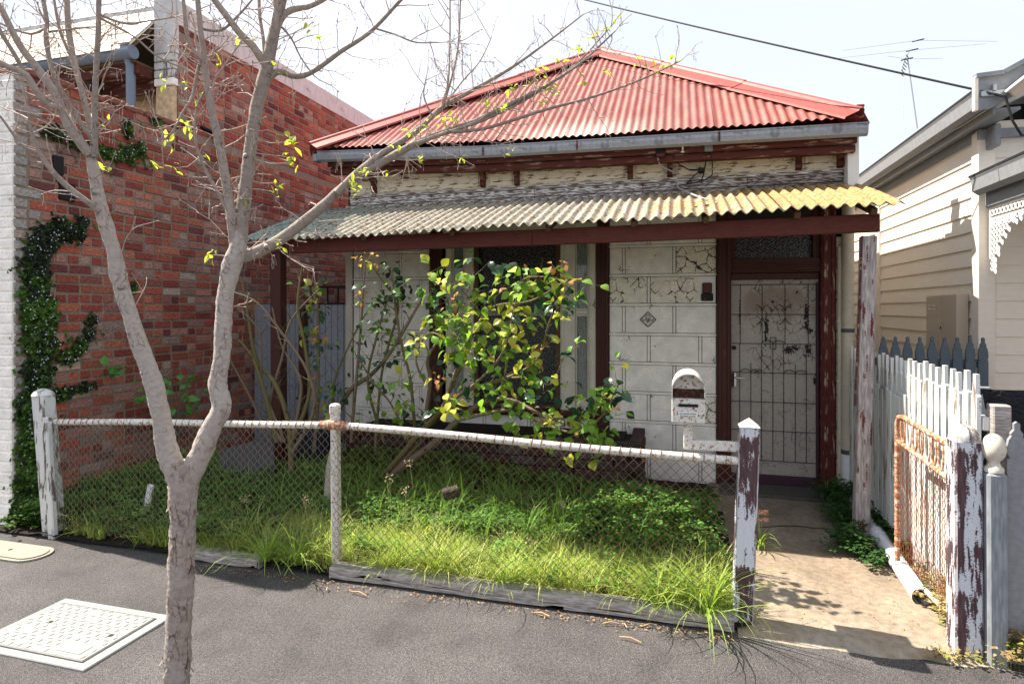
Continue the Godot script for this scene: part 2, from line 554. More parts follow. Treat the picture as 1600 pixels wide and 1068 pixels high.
	var tb2 := nz(106, 0.07, 1, Vector2i(1, 2), FastNoiseLite.TYPE_CELLULAR)
	var tm2 := nz(107, 0.015, 4)
	var th := PackedByteArray()
	th.resize(S * S)
	var tk := paint(func(i: int) -> Color:
		var mk := st(tm2[i] / 255.0, 0.36, 0.6)
		var cr := (1.0 - st(tb[i] / 255.0, 0.015, 0.07)) * mk
		var cr2 := (1.0 - st(tb2[i] / 255.0, 0.02, 0.10)) * st(tm2[i] / 255.0, 0.55, 0.75) * 0.7
		var k := 0.82 + 0.22 * mid[i] / 255.0 + 0.14 * (fine[i] / 255.0 - 0.5)
		th[i] = int(clampf(150.0 + (mid[i] - 128.0) * 0.5 + 50.0 * st(tm2[i] / 255.0, 0.5, 0.56) - 140.0 * maxf(cr, cr2), 0, 255))
		var peel := st(tm2[i] / 255.0, 0.60, 0.64) * 0.5
		return (Color(0.665, 0.62, 0.585) * k).lerp(Color(0.66, 0.56, 0.50) * k, peel).lerp(Color(0.26, 0.19, 0.16), clampf(cr + cr2, 0, 1) * 0.85))
	mat("trunk_bark", Color.WHITE, 0.9, tk, 0.4, {"bump": grey(th), "cm": 0.7, "vc": true})
	mat("twig", sr(0.80, 0.72, 0.68), 0.8, soft, 0.1, {"vc": true})
	mat("cane", sr(0.50, 0.43, 0.37), 0.8, soft, 0.1, {"vc": true})
	mat("leaf", Color.WHITE, 0.65, null, 1.0, {"vc": true, "back": sr(0.72, 0.76, 0.4), "uv": true, "spec": 0.3})
	mat("grass", Color.WHITE, 0.6, null, 1.0, {"vc": true, "back": sr(0.95, 0.97, 0.6), "uv": true, "spec": 0.3})
	mat("flower", sr(0.85, 0.84, 0.9), 0.7, null, 1.0, {"uv": true})
	mat("litter", sr(0.74, 0.66, 0.55), 0.9, null, 1.0, {"uv": true, "vc": true})
	leaf_tones()

func leaf_tones() -> void:
	var tones := {"leaf_green": [0.14, 0.29, 0.03], "leaf_yellow": [0.45, 0.44, 0.07], "leaf_orange": [0.42, 0.20, 0.07], "leaf_dark": [0.022, 0.06, 0.025], "leaf_broad": [0.06, 0.21, 0.03], "leaf_lime": [0.30, 0.35, 0.055]}
	for k in tones:
		var a: Array = tones[k]
		for j in 3:
			var f := 0.78 + 0.22 * j
			var m := mat(k + str(j), lin(a[0] * f, a[1] * f, a[2] * f), 0.42, null, 1.0, {"uv": true, "spec": 0.5})
			m.backlight_enabled = true
			m.backlight = lin(minf(a[0] * f * 2.2, 0.9), minf(a[1] * f * 2.2, 0.9), a[2] * f * 1.2)

func door_material() -> void:
	var w := 256
	var hh := 512
	var ce := nz(111, 0.045, 1, Vector2i.ONE, FastNoiseLite.TYPE_CELLULAR, 512)
	var fi := nz(112, 0.12, 3, Vector2i.ONE, FastNoiseLite.TYPE_SIMPLEX_SMOOTH, 512)
	var lo := nz(113, 0.012, 4, Vector2i.ONE, FastNoiseLite.TYPE_SIMPLEX_SMOOTH, 512)
	# patches of lost paint: x, y (of the leaf, from its top left), half width, half height
	var blots := [[0.41, 0.255, 0.022, 0.05], [0.40, 0.30, 0.012, 0.045], [0.865, 0.19, 0.026, 0.05], [0.87, 0.25, 0.02, 0.03], [0.90, 0.275, 0.03, 0.012], [0.67, 0.372, 0.06, 0.017], [0.73, 0.362, 0.05, 0.012], [0.885, 0.37, 0.035, 0.022], [0.76, 0.085, 0.012, 0.006], [0.49, 0.13, 0.03, 0.006], [0.10, 0.20, 0.008, 0.06], [0.96, 0.52, 0.02, 0.02]]
	var d := PackedByteArray()
	d.resize(w * hh * 3)
	var h := PackedByteArray()
	h.resize(w * hh)
	for y in hh:
		for x in w:
			var i := y * 512 + x
			var u := float(x) / w
			var q := float(y) / hh
			var mk := st(lo[i] / 255.0, 0.35, 0.7) * (1.0 - 0.6 * st(q, 0.45, 0.7)) * st(u, 0.12, 0.3)
			var cr := (1.0 - st(ce[i] / 255.0, 0.015, 0.06)) * mk
			var bl := 0.0
			for b in blots:
				var e := Vector2((u - b[0]) / b[2], (q - b[1]) / b[3]).length() + (fi[i] / 255.0 - 0.5) * 2.2
				bl = maxf(bl, 1.0 - st(e, 0.85, 1.05))
			var stain := (1.0 - st(Vector2((u - 0.5) / 0.42, (q - 0.14) / 0.075).length() + (lo[i] / 255.0 - 0.5) * 1.4, 0.5, 1.3)) * 0.45
			var dirt := st(fi[i] / 255.0, 0.58, 0.9) * 0.32 + 0.2 * st(lo[i] / 255.0, 0.4, 0.9)
			var c := Color(0.675, 0.64, 0.605) * (0.9 + 0.12 * lo[i] / 255.0)
			c = c.lerp(Color(0.42, 0.36, 0.28), stain).lerp(Color(0.35, 0.32, 0.3), dirt).lerp(Color(0.13, 0.085, 0.07), clampf(cr * 0.9 + bl, 0, 1))
			d[(y * w + x) * 3] = int(clampf(c.r, 0, 1) * 255)
			d[(y * w + x) * 3 + 1] = int(clampf(c.g, 0, 1) * 255)
			d[(y * w + x) * 3 + 2] = int(clampf(c.b, 0, 1) * 255)
			h[y * w + x] = int(clampf(190.0 - 150.0 * maxf(bl, cr), 0, 255))
	var t := ImageTexture.create_from_image(Image.create_from_data(w, hh, false, Image.FORMAT_RGB8, d))
	var th := ImageTexture.create_from_image(Image.create_from_data(w, hh, false, Image.FORMAT_L8, h))
	mat("door_leaf", Color.WHITE, 0.65, t, 1.0, {"uv": true, "bump": th, "cm": 0.2})

# ---------------------------------------------------------------- the scene
func _ready() -> void:
	rng.seed = 7
	patch.seed = 5
	patch.frequency = 1.0
	var cam := Camera3D.new()
	cam.name = "camera"
	add_child(cam)
	cam.position = Vector3(0, 1.72, 0)
	cam.rotation_degrees = Vector3(0, 15.4, 0)
	cam.projection = Camera3D.PROJECTION_FRUSTUM
	cam.near = 0.05
	cam.far = 600.0
	cam.size = 2.0 * cam.near * 534.0 / 950.0
	cam.frustum_offset = Vector2(0, -cam.near * 53.0 / 950.0)
	cam.current = true
	var sun := DirectionalLight3D.new()
	sun.name = "sun"
	add_child(sun)
	sun.look_at_from_position(Vector3.ZERO, Vector3(0.78, -1.0, 0.11), Vector3.BACK)
	sun.light_energy = 1.32
	sun.light_color = Color(1.0, 0.965, 0.91)
	sun.light_angular_distance = 0.5
	sun.shadow_enabled = true
	var we := WorldEnvironment.new()
	we.name = "world"
	var e := Environment.new()
	e.background_mode = Environment.BG_SKY
	e.tonemap_mode = Environment.TONE_MAPPER_LINEAR
	e.tonemap_exposure = 3.1
	e.sdfgi_enabled = true
	e.ssao_enabled = true
	e.ssil_enabled = true
	var sky := Sky.new()
	var sm := ProceduralSkyMaterial.new()
	sm.sky_top_color = lin(0.288, 0.316, 0.372)
	sm.sky_horizon_color = lin(0.318, 0.334, 0.362)
	sm.sky_curve = 0.25
	sm.ground_bottom_color = lin(0.2, 0.19, 0.18)
	sm.ground_horizon_color = lin(0.4, 0.4, 0.4)
	sm.sun_angle_max = 8.0
	sm.sky_cover = clouds()
	sm.sky_cover_modulate = Color(1, 1, 1, 1)
	sky.sky_material = sm
	e.sky = sky
	we.environment = e
	add_child(we)

	make_materials()
	ground()
	cottage()
	verandah_and_eaves()
	brick_house()
	board_house()
	side_gate()
	white_fence()
	grey_fence()
	chain_fence()
	gate_posts()
	mailbox()
	gate()
	next_door_front()
	pipes()
	planter()
	pit_lids()
	services()
	odds()
	ivy()
	street_tree()
	roses()
	broad_plants()
	grasses()

func clouds() -> ImageTexture:
	var a := FastNoiseLite.new()
	a.seed = 3
	a.frequency = 0.006
	a.fractal_octaves = 5
	var im := a.get_seamless_image(1024, 512)
	im.convert(Image.FORMAT_L8)
	var d := im.get_data()
	var o := PackedByteArray()
	o.resize(1024 * 512 * 4)
	for i in 1024 * 512:
		var y := float(i / 1024) / 512.0
		var k := smoothstep(0.45, 0.85, d[i] / 255.0) * smoothstep(0.5, 0.42, y)
		o[i * 4] = 255; o[i * 4 + 1] = 253; o[i * 4 + 2] = 250
		o[i * 4 + 3] = int(k * 22.0)
	return ImageTexture.create_from_image(Image.create_from_data(1024, 512, false, Image.FORMAT_RGBA8, o))

# ---------------------------------------------------------------- ground
func ground() -> void:
	var g := MB.new()
	g.box(Vector3(0, -0.28, 0), Vector3(600, 0.5, 600))
	structure("ground", g, M["soil"])
	var f := MB.new()
	f.sheet(240, 80, func(u: float, w: float) -> Vector3:
		var x := -9.0 + 13.0 * u
		var z := -3.75 + 4.4 * w
		return Vector3(x, -0.004 + 0.004 * patch.get_noise_2d(x * 1.2, z * 1.2), z), true, func(p: Vector3) -> Color:
		var k := 1.0 + 0.24 * patch.get_noise_2d(p.x * 0.9, p.z * 0.9) + 0.16 * patch.get_noise_2d(p.x * 4.0 + 9.0, p.z * 4.0)
		k *= 0.78
		# worn dark patches, a paler trodden strip and grime along the edging
		k *= 1.0 - 0.22 * smoothstep(0.15, 0.5, patch.get_noise_2d(p.x * 2.2 + 31.0, p.z * 2.2)) - 0.25 * (1.0 - smoothstep(0.0, 0.16, -3.38 - p.z + 0.22 + 0.1 * patch.get_noise_1d(p.x * 4.0))) * smoothstep(-3.2, -3.3, p.z)
		k *= 1.0 + 0.12 * smoothstep(0.1, 0.5, patch.get_noise_2d(p.x * 0.7, p.z * 1.6 + 11.0))
		k = minf(k, 1.0)
		return Color(k, k * 0.995, k * 0.99))
	structure("footpath", f, M["asphalt"])
	var f2 := MB.new()
	f2.box(Vector3(0, -0.022, 18.12), Vector3(80, 0.02, 43.75))
	structure("road", f2, M["road"])
	var s := MB.new()
	s.sheet(60, 30, func(u: float, w: float) -> Vector3:
		var x := -5.1 + 5.45 * u
		var z := -6.25 + 2.8 * w
		return Vector3(x, 0.02 + 0.025 * patch.get_noise_2d(x * 3.0, z * 3.0), z), true)
	structure("garden_soil", s, M["soil"])
	var c := MB.new()
	c.sheet(24, 30, func(u: float, w: float) -> Vector3:
		var x := 0.30 + 1.22 * u
		var z := -4.68 + 1.31 * w + 0.03 * patch.get_noise_2d(x * 3.0, 1.0) * w
		return Vector3(x, 0.016 + 0.006 * patch.get_noise_2d(x * 2.0, z * 2.0) - 0.022 * smoothstep(0.9, 1.0, w), z), true, func(p: Vector3) -> Color:
		var k := 1.0 + 0.3 * patch.get_noise_2d(p.x * 2.2, p.z * 2.2) + 0.14 * patch.get_noise_2d(p.x * 8.0, p.z * 8.0)
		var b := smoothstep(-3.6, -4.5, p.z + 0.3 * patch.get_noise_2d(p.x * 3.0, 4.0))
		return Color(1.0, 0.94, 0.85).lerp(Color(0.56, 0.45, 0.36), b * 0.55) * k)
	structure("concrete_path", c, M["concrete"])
	var c2 := MB.new()
	c2.sheet(24, 26, func(u: float, w: float) -> Vector3:
		var x := 0.28 + 1.24 * u
		var z := -6.2 + 1.49 * w
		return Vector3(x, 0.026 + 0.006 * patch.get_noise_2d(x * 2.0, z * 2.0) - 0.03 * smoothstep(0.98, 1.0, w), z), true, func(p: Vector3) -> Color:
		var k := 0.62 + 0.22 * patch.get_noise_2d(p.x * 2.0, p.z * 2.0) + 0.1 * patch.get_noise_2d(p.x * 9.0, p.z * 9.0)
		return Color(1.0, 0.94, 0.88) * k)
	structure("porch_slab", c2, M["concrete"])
	var cr := MB.new()
	var pts := []
	var rad := []
	for i in 12:
		var u := i / 11.0
		pts.append(Vector3(0.42 + 0.8 * u, 0.028, -5.02 - 0.16 * u + 0.03 * sin(u * 9.0)))
		rad.append(0.006 * (1.0 - 0.6 * u))
	cr.tube(pts, rad, 4)
	structure("slab_crack", cr, M["groove_dirt"])

# ---------------------------------------------------------------- the cottage
const FZ := -6.2

func slab(b: MB, x0: float, x1: float, y0: float, y1: float, z0: float, z1: float, bev := 0.004) -> void:
	b.box(Vector3((x0 + x1) / 2, (y0 + y1) / 2, (z0 + z1) / 2), Vector3(x1 - x0, y1 - y0, absf(z1 - z0)), bev)

func piece(nm: String, pa: Node3D, x0: float, x1: float, y0: float, y1: float, z0: float, z1: float, m: String, bev := 0.004) -> MeshInstance3D:
	var b := MB.new()
	slab(b, x0, x1, y0, y1, z0, z1, bev)
	return part(nm, b, M[m], pa)

var home: Node3D

func cottage() -> void:
	home = thing("cottage", "run-down white cottage of block-patterned boards under a red iron roof", "house", Vector3(-1.1, 0, FZ))
	var o := home
	# the body behind the front, which keeps the rooms dark and carries the roof
	piece("side_wall", o, -3.66, -3.6, 0, 3.3, -13.0, -6.24, "white_trim")
	piece("side_wall", o, 1.44, 1.5, 0, 3.3, -13.0, -6.24, "white_trim")
	piece("rear_wall", o, -3.66, 1.5, 0, 3.3, -13.06, -13.0, "white_trim")
	piece("front_wall", o, -3.66, -2.66, 0, 3.3, -6.32, -6.218, "groove_dirt")
	piece("front_wall", o, -0.70, 0.36, 0, 3.3, -6.32, -6.218, "groove_dirt")
	piece("front_wall", o, -2.66, -0.70, 0, 0.62, -6.32, -6.218, "groove_dirt")
	piece("front_wall", o, -2.66, -0.70, 2.55, 3.3, -6.32, -6.218, "groove_dirt")
	piece("front_wall", o, 0.36, 1.5, 2.5, 3.3, -6.32, -6.218, "groove_dirt")
	piece("front_wall", o, 1.37, 1.5, 0, 2.5, -6.32, -6.218, "groove_dirt")
	piece("room_wall", o, -3.6, 1.44, 0, 3.3, -7.3, -7.26, "dark_room")
	# blocks: pressed rectangles with a flush band between
	var rows := [0.01, 0.30, 0.583, 0.871, 1.166, 1.457, 1.752, 2.046, 2.34, 2.63, 2.86]
	var regions := [[-3.585, -2.645, 0, 9], [-0.686, 0.348, 0, 9], [-2.645, -0.686, 0, 1]]
	for rg in regions:
		for k in range(rg[2], rg[3] + 1):
			var y0: float = rows[k]
			var y1: float = rows[k + 1]
			if rg[0] == -2.645 and k == 1:
				y1 = 0.60
			# the band at the bottom of the row
			piece("joint_band", o, rg[0], rg[1], y0 - 0.013, y0 + 0.013, -6.218, -6.2, "block_paint", 0.003)
			var ph := (-0.54 if k % 2 == 1 else -0.295)
			var x: float = ph + 0.492 * floorf((rg[0] - ph) / 0.492)
			while x < rg[1]:
				var a := maxf(x + 0.013, rg[0])
				var b := minf(x + 0.492 - 0.013, rg[1])
				if x > rg[0] + 0.02 and x < rg[1] - 0.02:
					piece("joint_band", o, x - 0.012, x + 0.012, y0 + 0.018, y1 - 0.018, -6.218, -6.2, "block_paint", 0.003)
				if b - a > 0.04 and y1 - y0 > 0.06:
					var crk: bool = (rg[0] > -0.7 and k >= 6 and x > -0.35 and x < 0.3 and not (k == 8 and x < -0.2)) or rng.randf() < 0.06
					var dx := 0.004
					if rg[0] > -0.7 and k == 6 and b > 0.3:
						b = 0.165
					if b - a > 0.04:
						var m: Material = M["block_cracked"] if crk else M["block_paint"]
						var mb := MB.new()
						slab(mb, a + dx, b - dx, y0 + 0.017, y1 - 0.017, -6.218, -6.199 + rr(-0.002, 0.002), 0.005)
						part("wall_block", mb, m, o)
				x += 0.492
	# bell box where a block is cut away
	piece("recess_board", o, 0.172, 0.34, 1.772, 2.028, -6.218, -6.197, "white_gloss", 0.003)
	var bell := thing("bell_box", "broken brown bell box with black base beside the front door", "bell", Vector3(0.265, 1.79, -6.197))
	piece("cover", bell, 0.215, 0.305, 1.86, 1.965, -6.197, -6.165, "brown_plastic", 0.012)
	piece("base", bell, 0.205, 0.315, 1.79, 1.862, -6.197, -6.16, "black", 0.006)
	piece("button", bell, 0.228, 0.242, 1.80, 1.814, -6.16, -6.155, "red_dot", 0.003)
	# corner boards
	piece("corner_board", o, -3.68, -3.595, 0, 2.88, -6.218, -6.19, "white_trim")
	piece("corner_board", o, 1.455, 1.5, 0, 2.9, -6.218, -6.19, "old_white")
	piece("corner_board", o, 1.448, 1.54, 2.72, 3.31, -6.3, -6.02, "white_gloss")
	# edge boards right of the door, stacked and cracked
	var yy := 0.05
	while yy < 2.1:
		piece("edge_block", o, 1.392, 1.452, yy, yy + 0.28, -6.218, -6.18, "block_cracked", 0.006)
		yy += 0.292
	# timber posts on the wall
	for p in [[-2.640, -2.495], [-0.815, -0.690]]:
		var b := MB.new()
		slab(b, p[0], p[1], 0.0, 2.86, -6.218, -6.165)
		for k in 3:
			slab(b, p[0] + 0.012 + 0.042 * k, p[0] + 0.036 + 0.042 * k, 0.0, 2.86, -6.17, -6.155, 0.005)
		part("timber_pilaster", b, M["brown_paint"], o)
	window(o)
	door(o)
	frieze(o)
	roof(o)

func window(o: Node3D) -> void:
	piece("window_sill", o, -2.48, -0.80, 0.612, 0.668, -6.23, -6.11, "brown_paint", 0.008)
	piece("window_head", o, -2.48, -0.80, 2.50, 2.6, -6.23, -6.16, "white_trim")
	# white frame pieces: x0, x1
	for f in [[-2.455, -2.388], [-2.248, -2.135], [-1.188, -1.034], [-0.898, -0.818]]:
		var b := MB.new()
		slab(b, f[0], f[1], 0.668, 2.5, -6.25, -6.185, 0.006)
		slab(b, f[0] + 0.012, f[0] + 0.03, 0.69, 2.5, -6.19, -6.175, 0.005)
		part("window_frame", b, M["white_trim"], o)
		if f[1] - f[0] > 0.1:
			piece("mullion_panel", o, f[0] + 0.045, f[1] - 0.02, 0.75, 1.58, -6.19, -6.178, "white_trim", 0.005)
			piece("mullion_panel", o, f[0] + 0.045, f[1] - 0.02, 1.68, 2.45, -6.19, -6.178, "white_trim", 0.005)
			var d := MB.new()
			d.prism(PackedVector2Array([Vector2(-0.025, 0.0), Vector2(0.025, 0.0), Vector2(0.0, -0.03)]), 0.008, Transform3D(Basis.IDENTITY, Vector3((f[0] + f[1]) / 2 + 0.012, 1.65, -6.182)))
			part("diamond_trim", d, M["brown_paint"], o)
	# side lights: sash, panes and net curtains
	for s in [[-2.388, -2.248], [-1.034, -0.898]]:
		for h in [[0.668, 1.655], [1.695, 2.5]]:
			var sash := MB.new()
			var y0: float = h[0]
			var y1: float = h[1]
			slab(sash, s[0] + 0.001, s[0] + 0.014, y0, y1, -6.245, -6.215, 0.003)
			slab(sash, s[1] - 0.014, s[1] - 0.001, y0, y1, -6.245, -6.215, 0.003)
			slab(sash, s[0] + 0.014, s[1] - 0.014, y0, y0 + (0.12 if y0 < 1.0 else 0.02), -6.246, -6.216, 0.003)
			slab(sash, s[0] + 0.014, s[1] - 0.014, y1 - 0.02, y1, -6.246, -6.216, 0.003)
			var sa := part("sash", sash, M["white_trim"], o)
			var pn := MB.new()
			slab(pn, s[0] + 0.012, s[1] - 0.012, y0 + 0.02, y1 - 0.02, -6.233, -6.23, 0.0)
			part("pane", pn, M["pane"], sa)
		piece("window_rail", o, s[0] + 0.001, s[1] - 0.001, 1.656, 1.694, -6.24, -6.2, "white_trim")
		var cu := MB.new()
		cu.sheet(24, 2, func(u: float, w: float) -> Vector3:
			return Vector3(lerpf(s[0], s[1], u), lerpf(0.68, 2.5, w), -6.29 + 0.008 * sin(u * 40.0 + w)))
		part("curtain", cu, M["net_curtain"], o)
	# middle window behind its diamond mesh screen
	piece("window_pane", o, -2.13, -1.19, 0.69, 1.63, -6.262, -6.258, "fanlight_glass", 0.0)
	piece("window_pane", o, -2.13, -1.19, 1.69, 2.5, -6.262, -6.258, "fanlight_glass", 0.0)
	piece("meeting_rail", o, -2.13, -1.19, 1.635, 1.685, -6.27, -6.235, "old_timber")
	var sc := MB.new()
	slab(sc, -2.132, -2.082, 0.672, 2.5, -6.225, -6.19)
	slab(sc, -1.240, -1.190, 0.672, 2.5, -6.225, -6.19)
	slab(sc, -2.082, -1.240, 0.672, 0.715, -6.224, -6.191)
	slab(sc, -2.082, -1.240, 2.45, 2.5, -6.224, -6.191)
	var scr := part("security_screen", sc, M["screen_bronze"], o)
	var me := MB.new()
	var x0 := -2.082
	var x1 := -1.240
	var y0 := 0.715
	var y1 := 2.45
	var sl := 1.85
	var stp := 0.042
	for sgn in [-1.0, 1.0]:
		var k: float = x0 - (y1 - y0) / sl
		while k < x1 + (y1 - y0) / sl:
			# the line x = k + sgn * (y - y0) / sl, cut to the opening
			var ya := y0
			var yb := y1
			if sgn > 0:
				ya = maxf(y0, y0 + (x0 - k) * sl)
				yb = minf(y1, y0 + (x1 - k) * sl)
			else:
				ya = maxf(y0, y0 + (k - x1) * sl)
				yb = minf(y1, y0 + (k - x0) * sl)
			if yb - ya > 0.02:
				me.tube([Vector3(k + sgn * (ya - y0) / sl, ya, -6.206 + sgn * 0.0015), Vector3(k + sgn * (yb - y0) / sl, yb, -6.206 + sgn * 0.0015)], [0.0021, 0.0021], 4, false)
			k += stp
	part("diamond_mesh", me, M["screen_wire"], scr)

func door(o: Node3D) -> void:
	for j in [[0.348, 0.480], [1.262, 1.388]]:
		var b := MB.new()
		slab(b, j[0], j[1], 0.0, 2.84, -6.34, -6.165, 0.005)
		slab(b, j[0] + 0.015, j[0] + 0.045, 0.0, 2.84, -6.17, -6.155, 0.006)
		slab(b, j[1] - 0.04, j[1] - 0.012, 0.0, 2.84, -6.17, -6.153, 0.006)
		part("door_jamb", b, M["brown_paint"] if j[0] < 1.0 else M["red_jamb"], o)
	var tr := MB.new()
	slab(tr, 0.480, 1.262, 2.055, 2.19, -6.33, -6.19, 0.005)
	slab(tr, 0.480, 1.262, 2.075, 2.10, -6.195, -6.17, 0.006)
	slab(tr, 0.480, 1.262, 2.125, 2.15, -6.195, -6.175, 0.006)
	slab(tr, 0.480, 0.52, 2.19, 2.84, -6.31, -6.21, 0.005)
	slab(tr, 1.20, 1.262, 2.19, 2.84, -6.31, -6.21, 0.005)
	part("transom_frame", tr, M["brown_paint"], o)
	piece("fanlight", o, 0.52, 1.20, 2.19, 2.78, -6.27, -6.262, "fanlight_glass", 0.0)
	var lf := MB.new()
	lf.quad(Vector3(0.485, 2.03, -6.255), Vector3(1.257, 2.03, -6.255), Vector3(1.257, 0.13, -6.255), Vector3(0.485, 0.13, -6.255), Vector3.BACK)
	# its UVs run from the top left corner
	lf.uv = PackedVector2Array([Vector2(0, 0), Vector2(1, 0), Vector2(1, 1), Vector2(0, 1)])
	var dr := part("front_door", lf, M["door_leaf"], o)
	dr.set_meta("label", "grimy cream front door with cracked and flaking paint behind black bars")
	piece("door_core", dr, 0.486, 1.256, 0.05, 2.03, -6.30, -6.257, "groove_dirt", 0.0)
	piece("kick_board", dr, 0.482, 1.258, 0.012, 0.128, -6.25, -6.225, "purple_paint", 0.006)
	piece("door_stop", dr, 1.232, 1.258, 0.13, 1.96, -6.25, -6.222, "purple_paint", 0.006)
	piece("door_stop", dr, 0.484, 1.258, 1.99, 2.054, -6.25, -6.215, "brown_paint", 0.006)
	# bars of the security door
	var X := func(px: float) -> float: return 0.483 + (px - 1143.0) * 0.0056
	var Y := func(py: float) -> float: return 2.01 - (py - 433.0) * 0.00605
	var z := -6.232
	for px in [1158, 1193, 1229, 1265]:
		var b := MB.new()
		b.tube([Vector3(X.call(px), Y.call(444), z), Vector3(X.call(px), Y.call(537), z)], [0.0034, 0.0034], 4)
		part("bar", b, M["iron_bar"], dr)
	for px in [1157, 1192, 1210, 1227, 1262]:
		var b := MB.new()
		b.tube([Vector3(X.call(px), Y.call(537), z), Vector3(X.call(px), Y.call(722), z)], [0.0032, 0.0032], 4)
		part("bar", b, M["iron_bar"], dr)
	for px in [1175, 1245]:
		var b := MB.new()
		b.tube([Vector3(X.call(px), Y.call(568), z), Vector3(X.call(px), Y.call(722), z)], [0.0032, 0.0032], 4)
		part("bar", b, M["iron_bar"], dr)
	for py in [444, 491, 537, 583, 629, 674, 721]:
		var b := MB.new()
		b.tube([Vector3(0.487, Y.call(py), z + 0.004), Vector3(1.235, Y.call(py), z + 0.004)], [0.0032, 0.0032], 4)
		part("bar", b, M["iron_bar"], dr)
	for c in [[1193, 491], [1229, 491]]:
		var b := MB.new()
		for sx in [-1.0, 1.0]:
			for sy in [-1.0, 1.0]:
				var pts := []
				var rd := []
				for i in 7:
					var a := i / 6.0 * PI * 0.5
					pts.append(Vector3(X.call(c[0]) + sx * (0.006 + 0.05 * (1.0 - cos(a))), Y.call(c[1]) + sy * (0.035 + 0.055 * sin(a)), z + 0.004))
					rd.append(0.0035)
				b.tube(pts, rd, 4)
		part("scroll", b, M["iron_bar"], dr)
	for c in [[1210, 537, 1], [1175, 583, 1], [1245, 583, 1]]:
		var b := MB.new()
		for sx in [-1.0, 1.0]:
			var pts := []
			var rd := []
			for i in 9:
				var a := i / 8.0 * PI
				pts.append(Vector3(X.call(c[0]) + sx * (0.05 - 0.05 * cos(a)), Y.call(c[1]) + 0.032 * sin(a), z + 0.006))
				rd.append(0.0035)
			b.tube(pts, rd, 4)
		if c[1] == 537:
			for q in [[-0.025, 0.06, 0.025, 0.06], [-0.025, -0.05, 0.025, -0.05], [-0.025, 0.06, -0.025, -0.05], [0.025, 0.06, 0.025, -0.05]]:
				b.tube([Vector3(X.call(1210) + q[0], Y.call(537) + q[1], z + 0.008), Vector3(X.call(1210) + q[2], Y.call(537) + q[3], z + 0.008)], [0.0032, 0.0032], 4)
		part("scroll", b, M["iron_bar"], dr)
	# lock and handle
	piece("lock_plate", dr, 0.478, 0.505, 0.965, 1.09, -6.225, -6.195, "purple_paint", 0.005)
	var hp := piece("handle_plate", dr, 0.506, 0.532, 0.96, 1.10, -6.222, -6.205, "chrome", 0.004)
	hp.set_meta("label", "pale metal door handle plate with lever")
	var hd := MB.new()
	hd.tube([Vector3(0.519, 1.055, -6.205), Vector3(0.519, 1.055, -6.178), Vector3(0.53, 1.054, -6.168), Vector3(0.60, 1.048, -6.17)], [0.007, 0.007, 0.008, 0.006], 8)
	part("handle", hd, M["chrome"], dr)
	var dl := MB.new()
	dl.tube([Vector3(0.512, Y.call(544.5), -6.254), Vector3(0.512, Y.call(544.5), -6.235)], [0.021, 0.019], 16)
	part("dead_lock", dl, M["black"], dr)
	# faded figure painted on the jamb
	var tm := TextMesh.new()
	var ft := SystemFont.new()
	ft.font_names = PackedStringArray(["Droid Sans"])
	tm.font = ft
	tm.text = "9"
	tm.font_size = 16
	tm.pixel_size = 0.0045
	tm.depth = 0.002
	var fade: StandardMaterial3D = M["brown_paint"].duplicate()
	fade.albedo_color = Color(1.55, 1.65, 1.7)
	part("painted_number", tm, fade, o, Transform3D(Basis(Vector3(0, 0, 1), 0.15), Vector3(0.415, 1.29, -6.164)))
	# threshold
	piece("door_step", o, 0.36, 1.36, 0.0, 0.05, -6.2, -5.83, "bluestone", 0.012)
	# diamond plaque on the blocks
	var pq := thing("diamond_plaque", "small diamond-shaped plaque with a black scrolled figure on wall block", "plaque", Vector3(-0.31, 1.61, -6.196))
	var ctr := Vector3(-0.3, 1.606, -6.192)
	var pl := MB.new()
	pl.prism(PackedVector2Array([Vector2(0, -0.075), Vector2(0.078, 0), Vector2(0, 0.078), Vector2(-0.078, 0)]), 0.008, Transform3D(Basis.IDENTITY, ctr))
	part("plate", pl, M["white_trim"], pq)
	var rim := MB.new()
	var q4 := [Vector3(0, -0.073, 0.006), Vector3(0.076, 0, 0.006), Vector3(0, 0.076, 0.006), Vector3(-0.076, 0, 0.006)]
	for i in 4:
		rim.tube([ctr + q4[i], ctr + q4[(i + 1) % 4]], [0.0042, 0.0042], 6)
	part("rim", rim, M["black"], pq)
	var fig := MB.new()
	var ring := []
	var rw := []
	for i in 15:
		var a := i / 14.0 * TAU
		ring.append(ctr + Vector3(0.021 * cos(a) - 0.001, 0.026 + 0.021 * sin(a), 0.007))
		rw.append(0.0028)
	fig.tube(ring, rw, 4)
	for s in [[-0.06, 0.008, -0.045, -0.012, -0.012, 0.004], [0.058, 0.004, 0.04, -0.012, 0.012, -0.002], [0.008, 0.006, 0.0, -0.014, -0.01, -0.03], [-0.018, -0.008, 0.0, -0.012, 0.02, -0.024]]:
		fig.tube([ctr + Vector3(s[0], s[1], 0.007), ctr + Vector3(s[2], s[3], 0.007), ctr + Vector3(s[4], s[5], 0.007)], [0.0026, 0.004, 0.0026], 4)
	part("figure", fig, M["black"], pq)

# x where the gutter line stands at this height
func eave_y(x: float) -> float:
	if x < -1.9:
		return lerpf(3.425, 3.35, (x + 3.75) / 1.85)
	return lerpf(3.35, 3.31, (x + 1.9) / 3.43)

